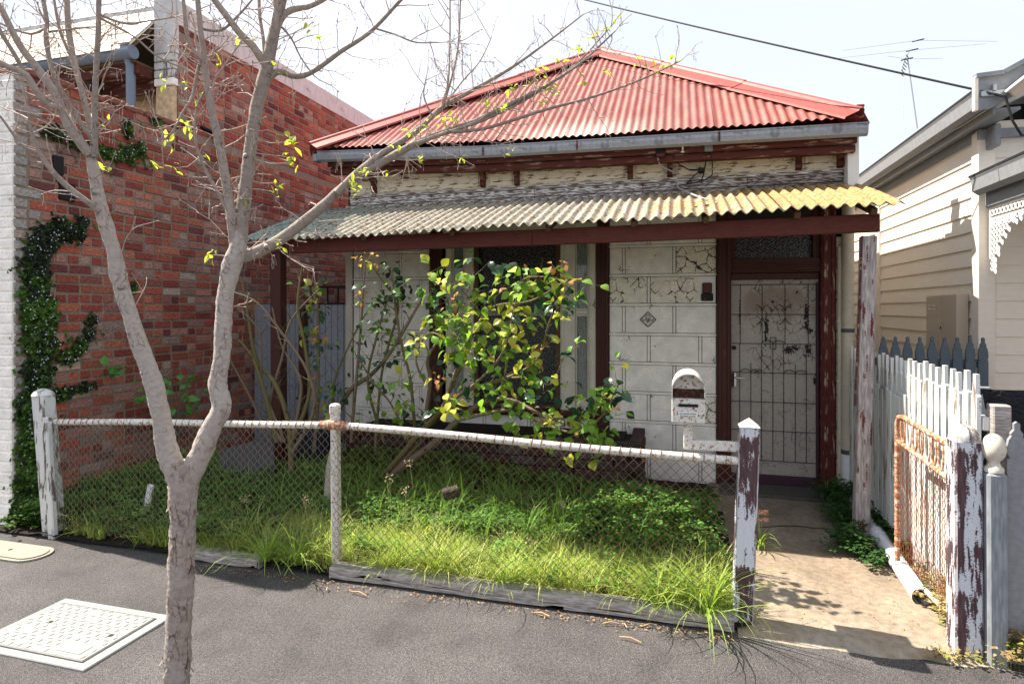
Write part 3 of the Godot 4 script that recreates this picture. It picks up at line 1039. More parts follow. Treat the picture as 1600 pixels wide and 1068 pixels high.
func frieze(o: Node3D) -> void:
	# lower boards, then the painted frieze with panels between brackets
	var lo := [2.80, 2.875, 2.955]
	for k in 2:
		var segs := [-3.6, -2.6, -1.45, -0.35, 0.62, 1.45]
		for i in 5:
			var b := MB.new()
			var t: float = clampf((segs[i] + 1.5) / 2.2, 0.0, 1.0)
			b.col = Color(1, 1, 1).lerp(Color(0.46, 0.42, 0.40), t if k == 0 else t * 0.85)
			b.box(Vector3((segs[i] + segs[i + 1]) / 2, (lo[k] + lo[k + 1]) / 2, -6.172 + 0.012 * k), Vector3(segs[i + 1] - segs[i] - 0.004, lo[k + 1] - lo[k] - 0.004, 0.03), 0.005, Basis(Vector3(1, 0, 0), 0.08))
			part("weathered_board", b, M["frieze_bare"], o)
	piece("frieze_moulding", o, -3.6, 1.45, 2.957, 2.99, -6.2, -6.135, "frieze_bare", 0.008)
	piece("frieze_board", o, -3.6, 1.45, 2.99, 3.36, -6.218, -6.165, "frieze_paint")
	var bks := [-3.29, -2.012, -1.638, -0.471, -0.089, 1.068, 1.416]
	for i in bks.size() - 1:
		var a: float = bks[i] + 0.055
		var b: float = bks[i + 1] - 0.055
		var m := MB.new()
		for q in [[a, b, 3.125, 3.143], [a, b, 3.005, 3.02], [a, a + 0.015, 3.021, 3.124], [b - 0.015, b, 3.021, 3.124]]:
			slab(m, q[0], q[1], q[2], q[3], -6.166, -6.152, 0.004)
		slab(m, a, b, 3.165, 3.2, -6.166, -6.145, 0.006)
		part("panel_moulding", m, M["frieze_paint"], o)
	for x in bks:
		var pr := PackedVector2Array([Vector2(0, 0.0), Vector2(0.05, 0.015), Vector2(0.055, 0.05), Vector2(0.04, 0.08), Vector2(0.06, 0.11), Vector2(0.1, 0.14), Vector2(0.115, 0.18), Vector2(0.11, 0.235), Vector2(0, 0.235)])
		var m := MB.new()
		# profile in z-y, width along x
		m.prism(pr, 0.052, Transform3D(Basis(Vector3(0, 0, 1), Vector3(0, 1, 0), Vector3(-1, 0, 0)), Vector3(x, 3.0, -6.163)))
		part("eave_bracket", m, M["red_brown_flaked"], o)

func roof(o: Node3D) -> void:
	# fascia and bed mould under the gutter, following its sag
	for sg in [[-3.74, -1.9], [-1.9, 1.5]]:
		var a: float = sg[0]
		var b: float = sg[1]
		for q in [[-0.15, -0.05, -5.93, 0.03, "red_brown_flaked", "fascia"], [-0.215, -0.15, -6.02, 0.10, "red_brown_flaked", "bed_mould"]]:
			var m := MB.new()
			m.bar(Vector3(a, eave_y(a) + (q[0] + q[1]) / 2, q[2]), Vector3(b, eave_y(b) + (q[0] + q[1]) / 2, q[2]), q[3], q[1] - q[0], Vector3.UP, 0.006)
			part(q[5], m, M[q[4]], o)
		var so := MB.new()
		so.quad(Vector3(a, eave_y(a) - 0.14, -5.94), Vector3(b, eave_y(b) - 0.14, -5.94), Vector3(b, eave_y(b) - 0.14, -6.2), Vector3(a, eave_y(a) - 0.14, -6.2), Vector3.DOWN)
		part("soffit", so, M["old_timber"], o)
	# gutter: an open trough in four lengths
	var xs := [-3.80, -1.9, -0.95, 0.35, 1.56]
	for i in 4:
		var m := MB.new()
		var prof := [Vector2(0.0, 0.085), Vector2(0.0, 0.0), Vector2(0.055, -0.012), Vector2(0.088, 0.006), Vector2(0.098, 0.05), Vector2(0.095, 0.088), Vector2(0.104, 0.098), Vector2(0.104, 0.088), Vector2(0.09, 0.088), Vector2(0.09, 0.05), Vector2(0.08, 0.01), Vector2(0.05, -0.006), Vector2(0.006, 0.006), Vector2(0.004, 0.085)]
		var poly := PackedVector2Array(prof)
		var a: float = xs[i]
		var b: float = xs[i + 1]
		var pa := Vector3(a, eave_y(a) - 0.10, -5.905)
		var pb := Vector3(b - 0.003, eave_y(b) - 0.10, -5.905)
		for k in prof.size():
			var u: Vector2 = prof[k]
			var w: Vector2 = prof[(k + 1) % prof.size()]
			m.quad(pa + Vector3(0, u.y, u.x), pb + Vector3(0, u.y, u.x), pb + Vector3(0, w.y, w.x), pa + Vector3(0, w.y, w.x), Vector3(0, (w - u).x, -(w - u).y))
		m.prism(poly, 0.002, Transform3D(Basis(Vector3(0, 0, 1), Vector3(0, 1, 0), Vector3(-1, 0, 0)), pb))
		m.prism(poly, 0.002, Transform3D(Basis(Vector3(0, 0, 1), Vector3(0, 1, 0), Vector3(-1, 0, 0)), pa))
		part("gutter", m, M["galvanised"], o)
		if i > 0:
			bx("gutter_strap", Vector3(a, eave_y(a) - 0.055, -5.802), Vector3(0.016, 0.09, 0.004), M["red_brown_flaked"], o, 0.001)
	bx("gutter_end", Vector3(-3.83, 3.36, -5.86), Vector3(0.05, 0.085, 0.11), M["galvanised"], o, 0.006)
	# the hipped roof of corrugated sheets, 76 mm a corrugation
	var pitch := 0.0765
	var amp := 0.010
	var ax := -1.05
	var ez := -5.79
	var az := -8.5
	var ay := 5.26
	var xl := -3.86
	var xr := 1.49
	var x := xl
	var first := true
	while x < xr - 0.02:
		var x1 := minf(x + pitch * 9.0, xr)
		var m := MB.new()
		var nu := int((x1 - x) / pitch * 8.0)
		var lift := rr(0.0, 0.006)
		var slide := rr(-0.02, 0.02)
		var xa := x
		var tone := rr(0.93, 1.05)
		for s in [0]:
			m.sheet(nu, 26, func(u: float, w: float) -> Vector3:
				var px := xa + (x1 + 0.03 - xa) * u
				var f := clampf((px - xl) / (ax - xl) if px < ax else (xr - px) / (xr - ax), 0.02, 1.0)
				var q := w * f
				var yb := eave_y(px) + 0.035
				return Vector3(px, lerpf(yb, ay, q) + amp * cos(px / pitch * TAU) + lift * (1.0 - u * 0.7), lerpf(ez + slide * (1.0 - w), az, q)), true, func(p: Vector3) -> Color:
				var dn := 1.0 - smoothstep(3.38, 3.68, p.y + 0.12 * patch.get_noise_1d(p.x * 14.0))
				var mid := exp(-pow((p.x + 0.95) / 0.55, 2.0)) + 0.35 * exp(-pow((p.x + 2.7) / 0.5, 2.0))
				var st2 := clampf(dn * mid, 0.0, 1.0)
				var k := tone * (1.0 + 0.2 * patch.get_noise_2d(p.x * 3.0, p.z * 1.0))
				var fade := clampf(0.5 * patch.get_noise_2d(p.x * 9.0, p.z * 2.5) + 0.12, 0.0, 0.35)
				var rust := clampf(0.8 * patch.get_noise_2d(p.x * 11.0 + 40.0, p.z * 3.0 + 7.0) - 0.1, 0.0, 0.4)
				return (Color(0.36, 0.088, 0.07) * k).lerp(Color(0.52, 0.24, 0.19), fade).lerp(Color(0.40, 0.16, 0.06), rust).lerp(Color(0.72, 0.55, 0.45), st2 * 0.9))
		part("roof_sheet", m, M["red_roof"], o)
		x += pitch * 9.0
	# sides and back of the roof
	for s in [-1.0, 1.0]:
		var xe := xl if s < 0 else xr
		var z := ez
		while z > -13.1:
			var z1 := maxf(z - 1.4, -13.2)
			var za := z
			var m := MB.new()
			m.sheet(int((z - z1) / pitch * 6.0), 3, func(u: float, w: float) -> Vector3:
				var pz := lerpf(za, z1, u)
				var f := clampf((ez - pz) / (ez - az), 0.02, 1.0)
				var q := w * f
				return Vector3(lerpf(xe, ax, q), lerpf(3.40 if s < 0 else 3.34, ay, q) + amp * cos(pz / pitch * TAU), pz), s < 0, func(p: Vector3) -> Color: return Color(0.36, 0.088, 0.07) * (1.0 + 0.2 * patch.get_noise_2d(p.z * 3.0, p.x)))
			part("roof_sheet", m, M["red_roof"], o)
			z = z1
	# hip and ridge caps
	for cp in [[Vector3(xl, 3.47, ez), Vector3(ax, ay + 0.02, az)], [Vector3(xr, 3.375, ez), Vector3(ax, ay + 0.02, az)], [Vector3(ax, ay + 0.02, az), Vector3(ax, ay + 0.02, -13.2)]]:
		var A: Vector3 = cp[0]
		var B: Vector3 = cp[1]
		var n_len := 3
		for i in n_len:
			var a := A.lerp(B, float(i) / n_len)
			var b := A.lerp(B, (i + 1.04) / n_len)
			var m := MB.new()
			var t := (b - a).normalized()
			m.col = Color(0.40, 0.095, 0.075) * rr(0.9, 1.1)
			var sd := t.cross(Vector3.UP).normalized()
			var up := sd.cross(t)
			if up.y < 0:
				up = -up
			var pf := [Vector2(-0.17, -0.075), Vector2(-0.165, -0.055), Vector2(-0.04, 0.012), Vector2(-0.03, 0.035), Vector2(0, 0.05), Vector2(0.03, 0.035), Vector2(0.04, 0.012), Vector2(0.165, -0.055), Vector2(0.17, -0.075)]
			for k in pf.size() - 1:
				var u: Vector2 = pf[k]
				var w: Vector2 = pf[k + 1]
				var lf := up * (0.006 * i + 0.008)
				m.quad(a + sd * u.x + up * u.y + lf, b + sd * u.x + up * u.y + lf, b + sd * w.x + up * w.y + lf, a + sd * w.x + up * w.y + lf, up)
			part("ridge_cap", m, M["red_roof"], o)
	# broken brick corbel at the right end of the eave
	for q in [[1.50, 3.37, 0.1, 0.05, "brick_loose"], [1.53, 3.42, 0.09, 0.05, "white"], [1.51, 3.475, 0.11, 0.045, "brick_loose"], [1.55, 3.515, 0.07, 0.03, "brick_loose"]]:
		bx("corbel_brick", Vector3(q[0], q[1], -6.1), Vector3(q[2], q[3], 0.16), M["mortar"] if q[4] == "white" else M["planter_brick"] if M.has("planter_brick") else tinted("brick", "planter_brick", sr(0.56, 0.33, 0.27)), o, 0.008)

func verandah_and_eaves() -> void:
	var o := home
	# corrugated cement sheets
	var pitch := 0.088
	var amp := 0.0155
	var xl := -4.03
	var xr := 1.53
	var wl := 9.0 * pitch
	var x := xl
	var i := 0
	while x < xr - 0.05:
		var x1 := minf(x + wl, xr)
		var xa := x
		var lift := rr(0.0, 0.012)
		var over := rr(-0.03, 0.02)
		var tilt := rr(-0.006, 0.006)
		var m := MB.new()
		var cf := func(p: Vector3) -> Color:
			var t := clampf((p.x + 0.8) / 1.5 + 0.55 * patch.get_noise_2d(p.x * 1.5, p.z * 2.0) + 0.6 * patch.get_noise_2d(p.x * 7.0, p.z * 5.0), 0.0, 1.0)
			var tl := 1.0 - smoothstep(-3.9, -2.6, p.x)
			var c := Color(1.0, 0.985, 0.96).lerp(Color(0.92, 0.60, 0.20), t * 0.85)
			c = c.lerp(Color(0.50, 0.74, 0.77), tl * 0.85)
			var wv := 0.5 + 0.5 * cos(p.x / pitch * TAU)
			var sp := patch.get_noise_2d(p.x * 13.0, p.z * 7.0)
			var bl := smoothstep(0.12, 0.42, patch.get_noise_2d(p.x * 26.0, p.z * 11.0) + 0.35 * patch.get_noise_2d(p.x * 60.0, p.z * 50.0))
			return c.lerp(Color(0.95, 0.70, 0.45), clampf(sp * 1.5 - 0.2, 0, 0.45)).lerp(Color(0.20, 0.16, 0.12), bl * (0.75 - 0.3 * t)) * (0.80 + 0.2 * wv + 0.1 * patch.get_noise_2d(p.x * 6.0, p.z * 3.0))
		var f := func(u: float, w: float) -> Vector3:
			var px := xa + (x1 + 0.02 - xa) * u
			var xx := px
			var yb := lerpf(2.355, 2.455, (px - xl) / (xr - xl))
			var zz := lerpf(-4.84 + over, -6.15, w)
			var yy := lerpf(yb, 2.845, w) + 0.012 * sin(w * PI)
			return Vector3(xx + (0.03 * w if px > 1.4 else 0.0), yy + amp * cos(px / pitch * TAU) + lift * (1.0 - u) + tilt * (1.0 - w), zz)
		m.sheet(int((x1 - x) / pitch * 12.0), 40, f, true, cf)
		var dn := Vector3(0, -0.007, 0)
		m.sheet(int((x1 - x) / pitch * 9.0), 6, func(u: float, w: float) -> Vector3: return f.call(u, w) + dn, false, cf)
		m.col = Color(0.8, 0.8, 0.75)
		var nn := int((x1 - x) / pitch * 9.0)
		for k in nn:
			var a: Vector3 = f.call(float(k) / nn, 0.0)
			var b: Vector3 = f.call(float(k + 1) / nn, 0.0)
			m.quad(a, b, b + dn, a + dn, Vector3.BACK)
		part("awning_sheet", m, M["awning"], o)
		x += wl
		i += 1
	# beam, rafters and posts
	var bm := MB.new()
	bm.bar(Vector3(-3.80, 2.305, -5.02), Vector3(-1.2, 2.315, -5.02), 0.045, 0.135, Vector3.UP, 0.005)
	part("verandah_beam", bm, M["red_beam"], o)
	var bm2 := MB.new()
	bm2.bar(Vector3(-1.2, 2.315, -5.02), Vector3(1.415, 2.345, -5.02), 0.045, 0.135, Vector3.UP, 0.005)
	part("verandah_beam", bm2, M["red_beam"], o)
	for xx in [-3.7, -2.75, -1.9, -1.05, -0.35, 0.2, 0.85, 1.36]:
		var r := MB.new()
		var yb := lerpf(2.335, 2.42, (xx + 4.0) / 5.5)
		r.bar(Vector3(xx, 2.79, -6.14), Vector3(xx, yb, -4.93), 0.045, 0.05, Vector3.UP, 0.004)
		part("rafter", r, M["rafter_timber"], o)
	piece("wall_plate", o, -3.6, 1.45, 2.70, 2.78, -6.2, -6.15, "brown_paint")
	for p in [[-3.715, -3.715, 0.115, "brown_paint"], [1.345, 1.30, 0.10, "weathered_post"]]:
		var b := MB.new()
		b.bar(Vector3(p[1], -0.05, -5.05), Vector3(p[0], 2.25, -5.03), p[2], p[2] * 0.9, Vector3.BACK, 0.006)
		var ps := part("verandah_post", b, M[p[3]], o)
		if p[0] > 0:
			ps.set_meta("label", "bare grey verandah post with red paint remnants near the gate path")
			var e := MB.new()
			e.bar(Vector3(1.25, 1.0, -4.998), Vector3(1.292, 2.25, -4.98), 0.012, 0.012, Vector3.BACK, 0.002)
			part("paint_strip", e, M["red_brown_flaked"], ps)

# ---------------------------------------------------------------- brick house on the left
const WX := -5.1

func brick_tone() -> Color:
	var pal := [[0.47, 0.118, 0.078], [0.51, 0.15, 0.095], [0.38, 0.085, 0.065], [0.55, 0.19, 0.115], [0.24, 0.07, 0.066], [0.54, 0.28, 0.21], [0.60, 0.41, 0.32], [0.43, 0.15, 0.12]]
	var w := [0.22, 0.42, 0.6, 0.74, 0.83, 0.91, 0.95, 1.0]
	var r := rng.randf()
	for i in 8:
		if r <= w[i]:
			var k := rr(0.78, 1.15)
			return Color(pal[i][0] * k, pal[i][1] * k, pal[i][2] * k)
	return Color(0.36, 0.105, 0.07)

# one brick face in the wall plane x = 0, looking along +x: length along z, height along y, edges worn
func brick_into(b: MB, at: Vector3, l: float, h: float, proud: float) -> void:
	var o := []
	var q := []
	for k in [[-1.0, -1.0], [1.0, -1.0], [1.0, 1.0], [-1.0, 1.0]]:
		o.append(at + Vector3(-0.012, k[1] * h * 0.5, k[0] * l * 0.5))
		q.append(at + Vector3(proud + rr(-0.0015, 0.0015), k[1] * (h * 0.5 - 0.007) + rr(-0.004, 0.004), k[0] * (l * 0.5 - 0.007) + rr(-0.006, 0.006)))
	b.quad(q[0], q[1], q[2], q[3], Vector3.RIGHT)
	for i in 4:
		var j := (i + 1) % 4
		var mid: Vector3 = (o[i] + o[j]) * 0.5 - at
		b.quad(o[i], o[j], q[j], q[i], Vector3(0.004, mid.y, mid.z))

func brick_house() -> void:
	var o := thing("brick_house", "red brick house next door with unpainted side wall and white parapet", "house", Vector3(WX, 0, -6.0))
	# mortar bodies of the low wing wall and the tall side wall
	piece("wing_wall", o, WX - 0.25, WX, -0.05, 3.60, -5.25, -3.62, "mortar", 0.0)
	piece("side_wall", o, WX - 0.26, WX, -0.05, 4.70, -14.0, -5.25, "mortar", 0.0)
	piece("rear_block", o, -11.0, WX - 0.26, 0.0, 4.9, -14.0, -5.6, "mortar", 0.0)
	# every brick: position, length, tone; the nearest three hundred as parts
	var list := []
	var course := 0.0845
	var ncs := 56
	for k in ncs:
		var y := 0.03 + course * k
		var head := k % 4 == 1
		var z := -3.60
		var wing: bool = y < 3.58
		if not wing:
			z = -5.25
		z -= 0.0 if head else (0.12 if k % 2 == 0 else 0.0)
		if wing and not head and k % 2 == 0:
			list.append([Vector3(WX, y, -3.60 - 0.055), 0.105, y])
		while z > -13.9:
			var hd: bool = head or rng.randf() < 0.22
			var l := 0.101 if hd else 0.212
			var g := 0.010
			if z - l < -5.25 and z > -5.25 and y > 3.56:
				break
			list.append([Vector3(WX, y + rr(-0.002, 0.002), z - l * 0.5), l - rr(0.0, 0.004), y])
			z -= l + g
	var eye := Vector3(0, 1.72, 0)
	list.sort_custom(func(a, b): return a[1] / (a[0] - eye).length_squared() * absf((a[0] - eye).normalized().x) > b[1] / (b[0] - eye).length_squared() * absf((b[0] - eye).normalized().x))
	var rest := MB.new()
	for i in list.size():
		var p: Vector3 = list[i][0]
		var c := brick_tone()
		var whit := smoothstep(-3.92, -3.66, p.z + rr(-0.1, 0.06)) * 0.9
		if p.y < 0.9 and rng.randf() < 0.3:
			whit = maxf(whit, 0.3)
		var ws := patch.get_noise_2d(p.z * 0.8, p.y * 0.9)
		if ws > 0.18 and rng.randf() < 0.5:
			whit = maxf(whit, 0.25)
		c = c.lerp(Color(0.50, 0.49, 0.46), whit)
		c = c * (1.0 + 0.35 * patch.get_noise_2d(p.z * 0.9 + 20.0, p.y * 1.1) + 0.2 * patch.get_noise_2d(p.z * 3.0, p.y * 3.0))
		if patch.get_noise_2d(p.z * 1.7 + 50.0, p.y * 2.4) > 0.26 and rng.randf() < 0.5:
			c = c.lerp(Color(0.55, 0.46, 0.40), rr(0.2, 0.55))
		var proud := rr(0.003, 0.010)
		if i < 300:
			var b := MB.new()
			b.col = c
			brick_into(b, Vector3.ZERO, list[i][1], 0.0745, proud)
			part("brick", b, M["brick"], o, Transform3D(Basis.IDENTITY, p))
		else:
			rest.col = c
			brick_into(rest, p, list[i][1], 0.0745, proud)
	part("brickwork", rest, M["brick"], o).set_meta("kind", "stuff")
	# broken coping of the wing wall
	var z := -3.64
	while z > -5.2:
		var l := rr(0.18, 0.3)
		bx("coping_brick", Vector3(WX - 0.11, 3.635 + rr(-0.012, 0.015), z - l / 2), Vector3(rr(0.24, 0.29), 0.06, l - 0.015), M["old_cope"] if M.has("old_cope") else tinted("brick", "old_cope", sr(0.60, 0.40, 0.34)), o, 0.012)
		z -= l
	# painted front end of the wing wall
	piece("painted_joint", o, WX - 0.25, WX - 0.004, 0.0, 3.58, -3.64, -3.592, "white_masonry", 0.0)
	for k in 42:
		var y := 0.03 + course * k
		bx("painted_brick", Vector3(WX - 0.128 + rr(-0.002, 0.002), y, -3.607), Vector3(0.25, 0.079, 0.05), M["white_masonry"], o, 0.01)
	# stubs of old iron in the wall
	bx("iron_plate", Vector3(WX + 0.01, 2.93, -3.95), Vector3(0.03, 0.16, 0.09), M["black"], o, 0.004)
	bx("iron_plate", Vector3(WX + 0.01, 2.72, -4.03), Vector3(0.03, 0.15, 0.14), M["black"], o, 0.004)
	bx("vent_grille", Vector3(WX + 0.006, 3.86, -6.35), Vector3(0.02, 0.10, 0.16), M["black"], o, 0.003)
	var bp := MB.new()
	bp.tube([Vector3(WX, 3.72, -5.55), Vector3(WX + 0.06, 3.68, -5.75), Vector3(WX + 0.05, 3.5, -5.8)], [0.025, 0.025, 0.025], 8)
	part("old_pipe", bp, M["black"], o)
	# capping along the parapet, in lengths
	z = -5.22
	while z > -13.5:
		var z1 := z - 1.8
		piece("parapet_capping", o, WX - 0.3, WX + 0.025, 4.70, 4.96, z1 + 0.004, z, "capping", 0.006)
		z = z1
	# front end of the side wall: white pier with flaking courses
	piece("parapet_pier", o, WX - 0.262, WX + 0.003, 4.40, 5.12, -5.26, -5.19, "capping", 0.006)
	for k in 4:
		piece("pier_course", o, WX - 0.258, WX + 0.004 - 0.002 * k, 4.40 - 0.085 * (k + 1), 4.40 - 0.085 * k - 0.008, -5.255, -5.185, "old_white" if k < 3 else "white_masonry", 0.008)
	piece("pier_corbel", o, WX - 0.25, WX - 0.01, 3.55, 4.055, -5.25, -5.20, "apricot_wall", 0.01)
	# verandah end: fascia, gutter, slates and downpipe
	piece("front_wall", o, -11.0, WX - 0.262, 0.0, 4.25, -5.5, -5.42, "cream_wall", 0.0)
	for i in 9:
		piece("wall_board", o, -5.60 - 0.34 * (i + 1), -5.60 - 0.34 * i - 0.012, 2.6, 4.02, -5.42, -5.40, "apricot_wall", 0.004)
	piece("fascia_board", o, -11.0, WX - 0.27, 4.0, 4.13, -5.25, -5.19, "red_brown_flaked", 0.006)
	piece("fascia_board", o, -11.0, WX - 0.27, 4.13, 4.24, -5.19, -5.0, "red_brown_flaked", 0.006)
	piece("soffit_board", o, -11.0, WX - 0.27, 4.235, 4.26, -5.4, -4.96, "rafter_timber", 0.003)
	piece("verandah_floor", o, -11.0, WX - 0.262, -0.02, 0.08, -5.42, -3.62, "concrete", 0.01)
	var g := MB.new()
	g.tube([Vector3(-11.0, 4.33, -4.95), Vector3(WX - 0.27, 4.33, -4.95)], [0.07, 0.07], 12)
	part("gutter", g, M["blue_grey_paint"], o)
	for x in [-5.9, -6.7, -7.5]:
		var s := MB.new()
		s.tube([Vector3(x, 4.33, -4.95), Vector3(x + 0.012, 4.33, -4.95)], [0.074, 0.074], 12)
		part("gutter_joint", s, M["blue_grey_paint"], o)
	var dp := MB.new()
	dp.tube([Vector3(-5.46, 4.30, -4.97), Vector3(-5.46, 4.2, -5.0), Vector3(-5.46, 2.9, -5.02)], [0.045, 0.045, 0.045], 14)
	part("downpipe", dp, M["blue_grey_paint"], o)
	var sp := MB.new()
	sp.lathe([Vector2(0.001, 0.06), Vector2(0.06, 0.05), Vector2(0.085, 0.0), Vector2(0.07, -0.05), Vector2(0.001, -0.06)], Vector3(-6.0, 4.05, -5.05))
	part("float_lamp", sp, M["cable"], o)
	# slates
	var row := 0
	var up := Vector3(0, 0.65, -0.55).normalized()
	var nn := Vector3(0, 0.55, 0.65).normalized()
	var extra := MB.new()
	while row < 9:
		var base := Vector3(0, 4.385, -4.92) + up * (0.095 * row)
		var x := WX - 0.42 - (0.1 if row % 2 == 1 else 0.0)
		var k := 0
		while x > -11.0:
			var c := base + Vector3(x - 0.1, 0, 0) + nn * 0.004
			var tw := Basis(Vector3.RIGHT, up, nn).rotated(Vector3.RIGHT, -0.035)
			if k < 18:
				var b := MB.new()
				b.box(Vector3.ZERO, Vector3(0.196, 0.15, 0.009), 0.003, tw)
				part("slate", b, M["painted_slate"], o, Transform3D(Basis.IDENTITY, c + rv(0.002)))
			else:
				extra.box(c, Vector3(0.196, 0.15, 0.009), 0.0, tw)
			x -= 0.2
			k += 1
		row += 1
	part("slates", extra, M["painted_slate"], o).set_meta("kind", "stuff")
	var rb := MB.new()
	rb.quad(Vector3(-11, 4.36, -4.93), Vector3(WX - 0.26, 4.36, -4.93), Vector3(WX - 0.26, 5.04, -5.5), Vector3(-11, 5.04, -5.5), nn)
	part("roof_deck", rb, M["mortar"], o)
	var fl := MB.new()
	fl.box(Vector3(WX - 0.34, 4.72, -5.19) + nn * 0.02, Vector3(0.16, 0.86, 0.02), 0.004, Basis(Vector3.RIGHT, up, nn))
	part("roof_flashing", fl, M["capping"], o)
	piece("ridge_flashing", o, -11.0, WX - 0.262, 5.02, 5.09, -5.62, -5.46, "capping", 0.01)

# ---------------------------------------------------------------- weatherboard house on the right
func board_house() -> void:
	var o := thing("board_house", "cream weatherboard house on the right with grey eaves and white lacework", "house", Vector3(4.0, 0, -7.5))
	var X0 := 2.27
	var Z0 := -5.56
	var pitch := 0.139
	piece("frame_wall", o, X0 + 0.03, X0 + 0.13, 0.0, 3.12, -13.0, Z0 - 0.05, "dark_room", 0.0)
	piece("frame_wall", o, X0 + 0.03, 9.0, 0.0, 3.3, Z0 - 0.13, Z0 - 0.03, "dark_room", 0.0)
	piece("far_wall", o, 8.9, 9.0, 0.0, 3.3, -13.0, Z0 - 0.13, "board_paint", 0.0)
	piece("rear_wall", o, X0 + 0.13, 9.0, 0.0, 3.3, -13.1, -13.0, "board_paint", 0.0)
	var k := 0
	var y := 0.25
	while y < 3.06:
		# side boards, each tilted out at its foot
		var b := MB.new()
		b.box(Vector3.ZERO, Vector3(0.018, pitch + 0.012, 7.3), 0.003, Basis(Vector3.BACK, -0.11))
		part("weatherboard", b, M["board_paint"], o, Transform3D(Basis.IDENTITY, Vector3(X0 + 0.008, y + pitch * 0.5, Z0 - 0.02 - 3.65)))
		y += pitch
	y = 0.25
	while y < 3.9:
		var xl := X0 + 0.10
		var xr := 8.5
		if y > 3.05:
			xl = X0 + 0.1 + (y - 3.05) * 1.7
		var b := MB.new()
		b.box(Vector3.ZERO, Vector3(xr - xl, pitch + 0.012, 0.018), 0.003, Basis(Vector3.RIGHT, -0.11))
		part("weatherboard", b, M["board_paint"], o, Transform3D(Basis.IDENTITY, Vector3((xl + xr) / 2, y + pitch * 0.5, Z0 - 0.008)))
		y += pitch
	piece("corner_board", o, X0 - 0.022, X0 + 0.095, 0.1, 3.1, Z0 - 0.09, Z0 + 0.025, "trim_paint", 0.004)
	piece("corner_board", o, X0 - 0.025, X0 + 0.02, 0.1, 3.1, -8.1, -7.98, "trim_paint", 0.004)
	# eave: frieze board, soffit, fascia, gutter
	piece("frieze_board", o, X0 - 0.012, X0 + 0.02, 3.03, 3.12, -13.0, Z0 - 0.09, "grey_paint", 0.003)
	piece("soffit", o, 2.17, X0 + 0.05, 3.12, 3.14, -13.0, -5.08, "grey_paint", 0.0)
	piece("fascia", o, 2.15, 2.172, 3.10, 3.24, -13.0, -5.08, "grey_paint", 0.003)
	var gp := PackedVector2Array([Vector2(0, 0), Vector2(-0.05, -0.015), Vector2(-0.09, 0.015), Vector2(-0.1, 0.10), Vector2(-0.11, 0.12), Vector2(-0.1, 0.125), Vector2(-0.085, 0.105), Vector2(0, 0.09)])
	var g := MB.new()
	g.prism(gp, 8.0, Transform3D(Basis.IDENTITY, Vector3(2.149, 3.15, -9.06)))
	part("gutter", g, M["grey_paint"], o)
	var cap := MB.new()
	cap.bar(Vector3(2.045, 3.282, -13.0), Vector3(2.045, 3.282, -5.05), 0.016, 0.018)
	part("gutter_bead", cap, M["cable"], o)
	# roof slope and the front gable with its boxed return
	var rf := MB.new()
	rf.quad(Vector3(2.06, 3.28, -5.09), Vector3(2.06, 3.28, -13.2), Vector3(5.6, 5.1, -13.2), Vector3(5.6, 5.1, -5.02), Vector3(-0.5, 1, 0))
	rf.quad(Vector3(5.6, 5.1, -5.02), Vector3(5.6, 5.1, -13.2), Vector3(9.3, 3.27, -13.2), Vector3(9.3, 3.27, -5.02), Vector3(0.5, 1, 0))
	part("roof", rf, M["galvanised"], o)
	var bg := MB.new()
	bg.prism(PackedVector2Array([Vector2(2.04, 3.13), Vector2(2.12, 3.13), Vector2(2.34, 3.25), Vector2(5.6, 4.88), Vector2(5.6, 5.13), Vector2(2.36, 3.46), Vector2(2.19, 3.365), Vector2(2.04, 3.355)]), 0.03, Transform3D(Basis.IDENTITY, Vector3(0, 0, -5.06)))
	part("barge_board", bg, M["grey_paint"], o)
	var bc := MB.new()
	bc.bar(Vector3(2.03, 3.365, -5.05), Vector3(2.2, 3.375, -5.05), 0.06, 0.03)
	bc.bar(Vector3(2.2, 3.378, -5.05), Vector3(2.37, 3.47, -5.05), 0.061, 0.03)
	bc.bar(Vector3(2.37, 3.47, -5.05), Vector3(5.6, 5.14, -5.05), 0.06, 0.03)
	part("barge_capping", bc, M["grey_paint"], o)
	piece("barge_end", o, 2.02, 2.045, 3.12, 3.36, -5.07, -5.03, "trim_paint", 0.003)
	var sof := MB.new()
	sof.quad(Vector3(2.1, 3.125, -5.07), Vector3(5.6, 4.86, -5.07), Vector3(5.6, 4.86, -5.56), Vector3(2.1, 3.125, -5.56), Vector3.DOWN)
	part("gable_soffit", sof, M["board_paint"], o)
	piece("gable_trim", o, 2.24, 8.0, 3.03, 3.10, -5.54, -5.5, "grey_paint", 0.004)
	bx("gable_corbel", Vector3(2.32, 3.03, -5.47), Vector3(0.05, 0.17, 0.14), M["grey_paint"], o, 0.01)
	# verandah running to the street: gutter, beam, lacework
	var vg := MB.new()
	vg.prism(gp, 2.2, Transform3D(Basis.IDENTITY, Vector3(2.29, 2.61, -4.42)))
	part("verandah_gutter", vg, M["grey_paint"], o)
	var vb := MB.new()
	vb.bar(Vector3(2.185, 2.742, -5.53), Vector3(2.185, 2.742, -3.3), 0.014, 0.016)
	part("gutter_bead", vb, M["cable"], o)
	for zz in [-5.1, -4.6]:
		var js := MB.new()
		js.prism(gp, 0.012, Transform3D(Basis.IDENTITY.scaled(Vector3(1.03, 1.03, 1)), Vector3(2.29, 2.61, zz)))
		part("gutter_joint", js, M["grey_paint"], o)
	piece("verandah_beam", o, 2.29, 2.36, 2.50, 2.66, -5.53, -3.3, "grey_paint", 0.005)
	var vr := MB.new()
	vr.quad(Vector3(2.2, 2.73, -3.3), Vector3(2.2, 2.73, -5.56), Vector3(8.5, 2.95, -5.56), Vector3(8.5, 2.95, -3.3), Vector3.UP)
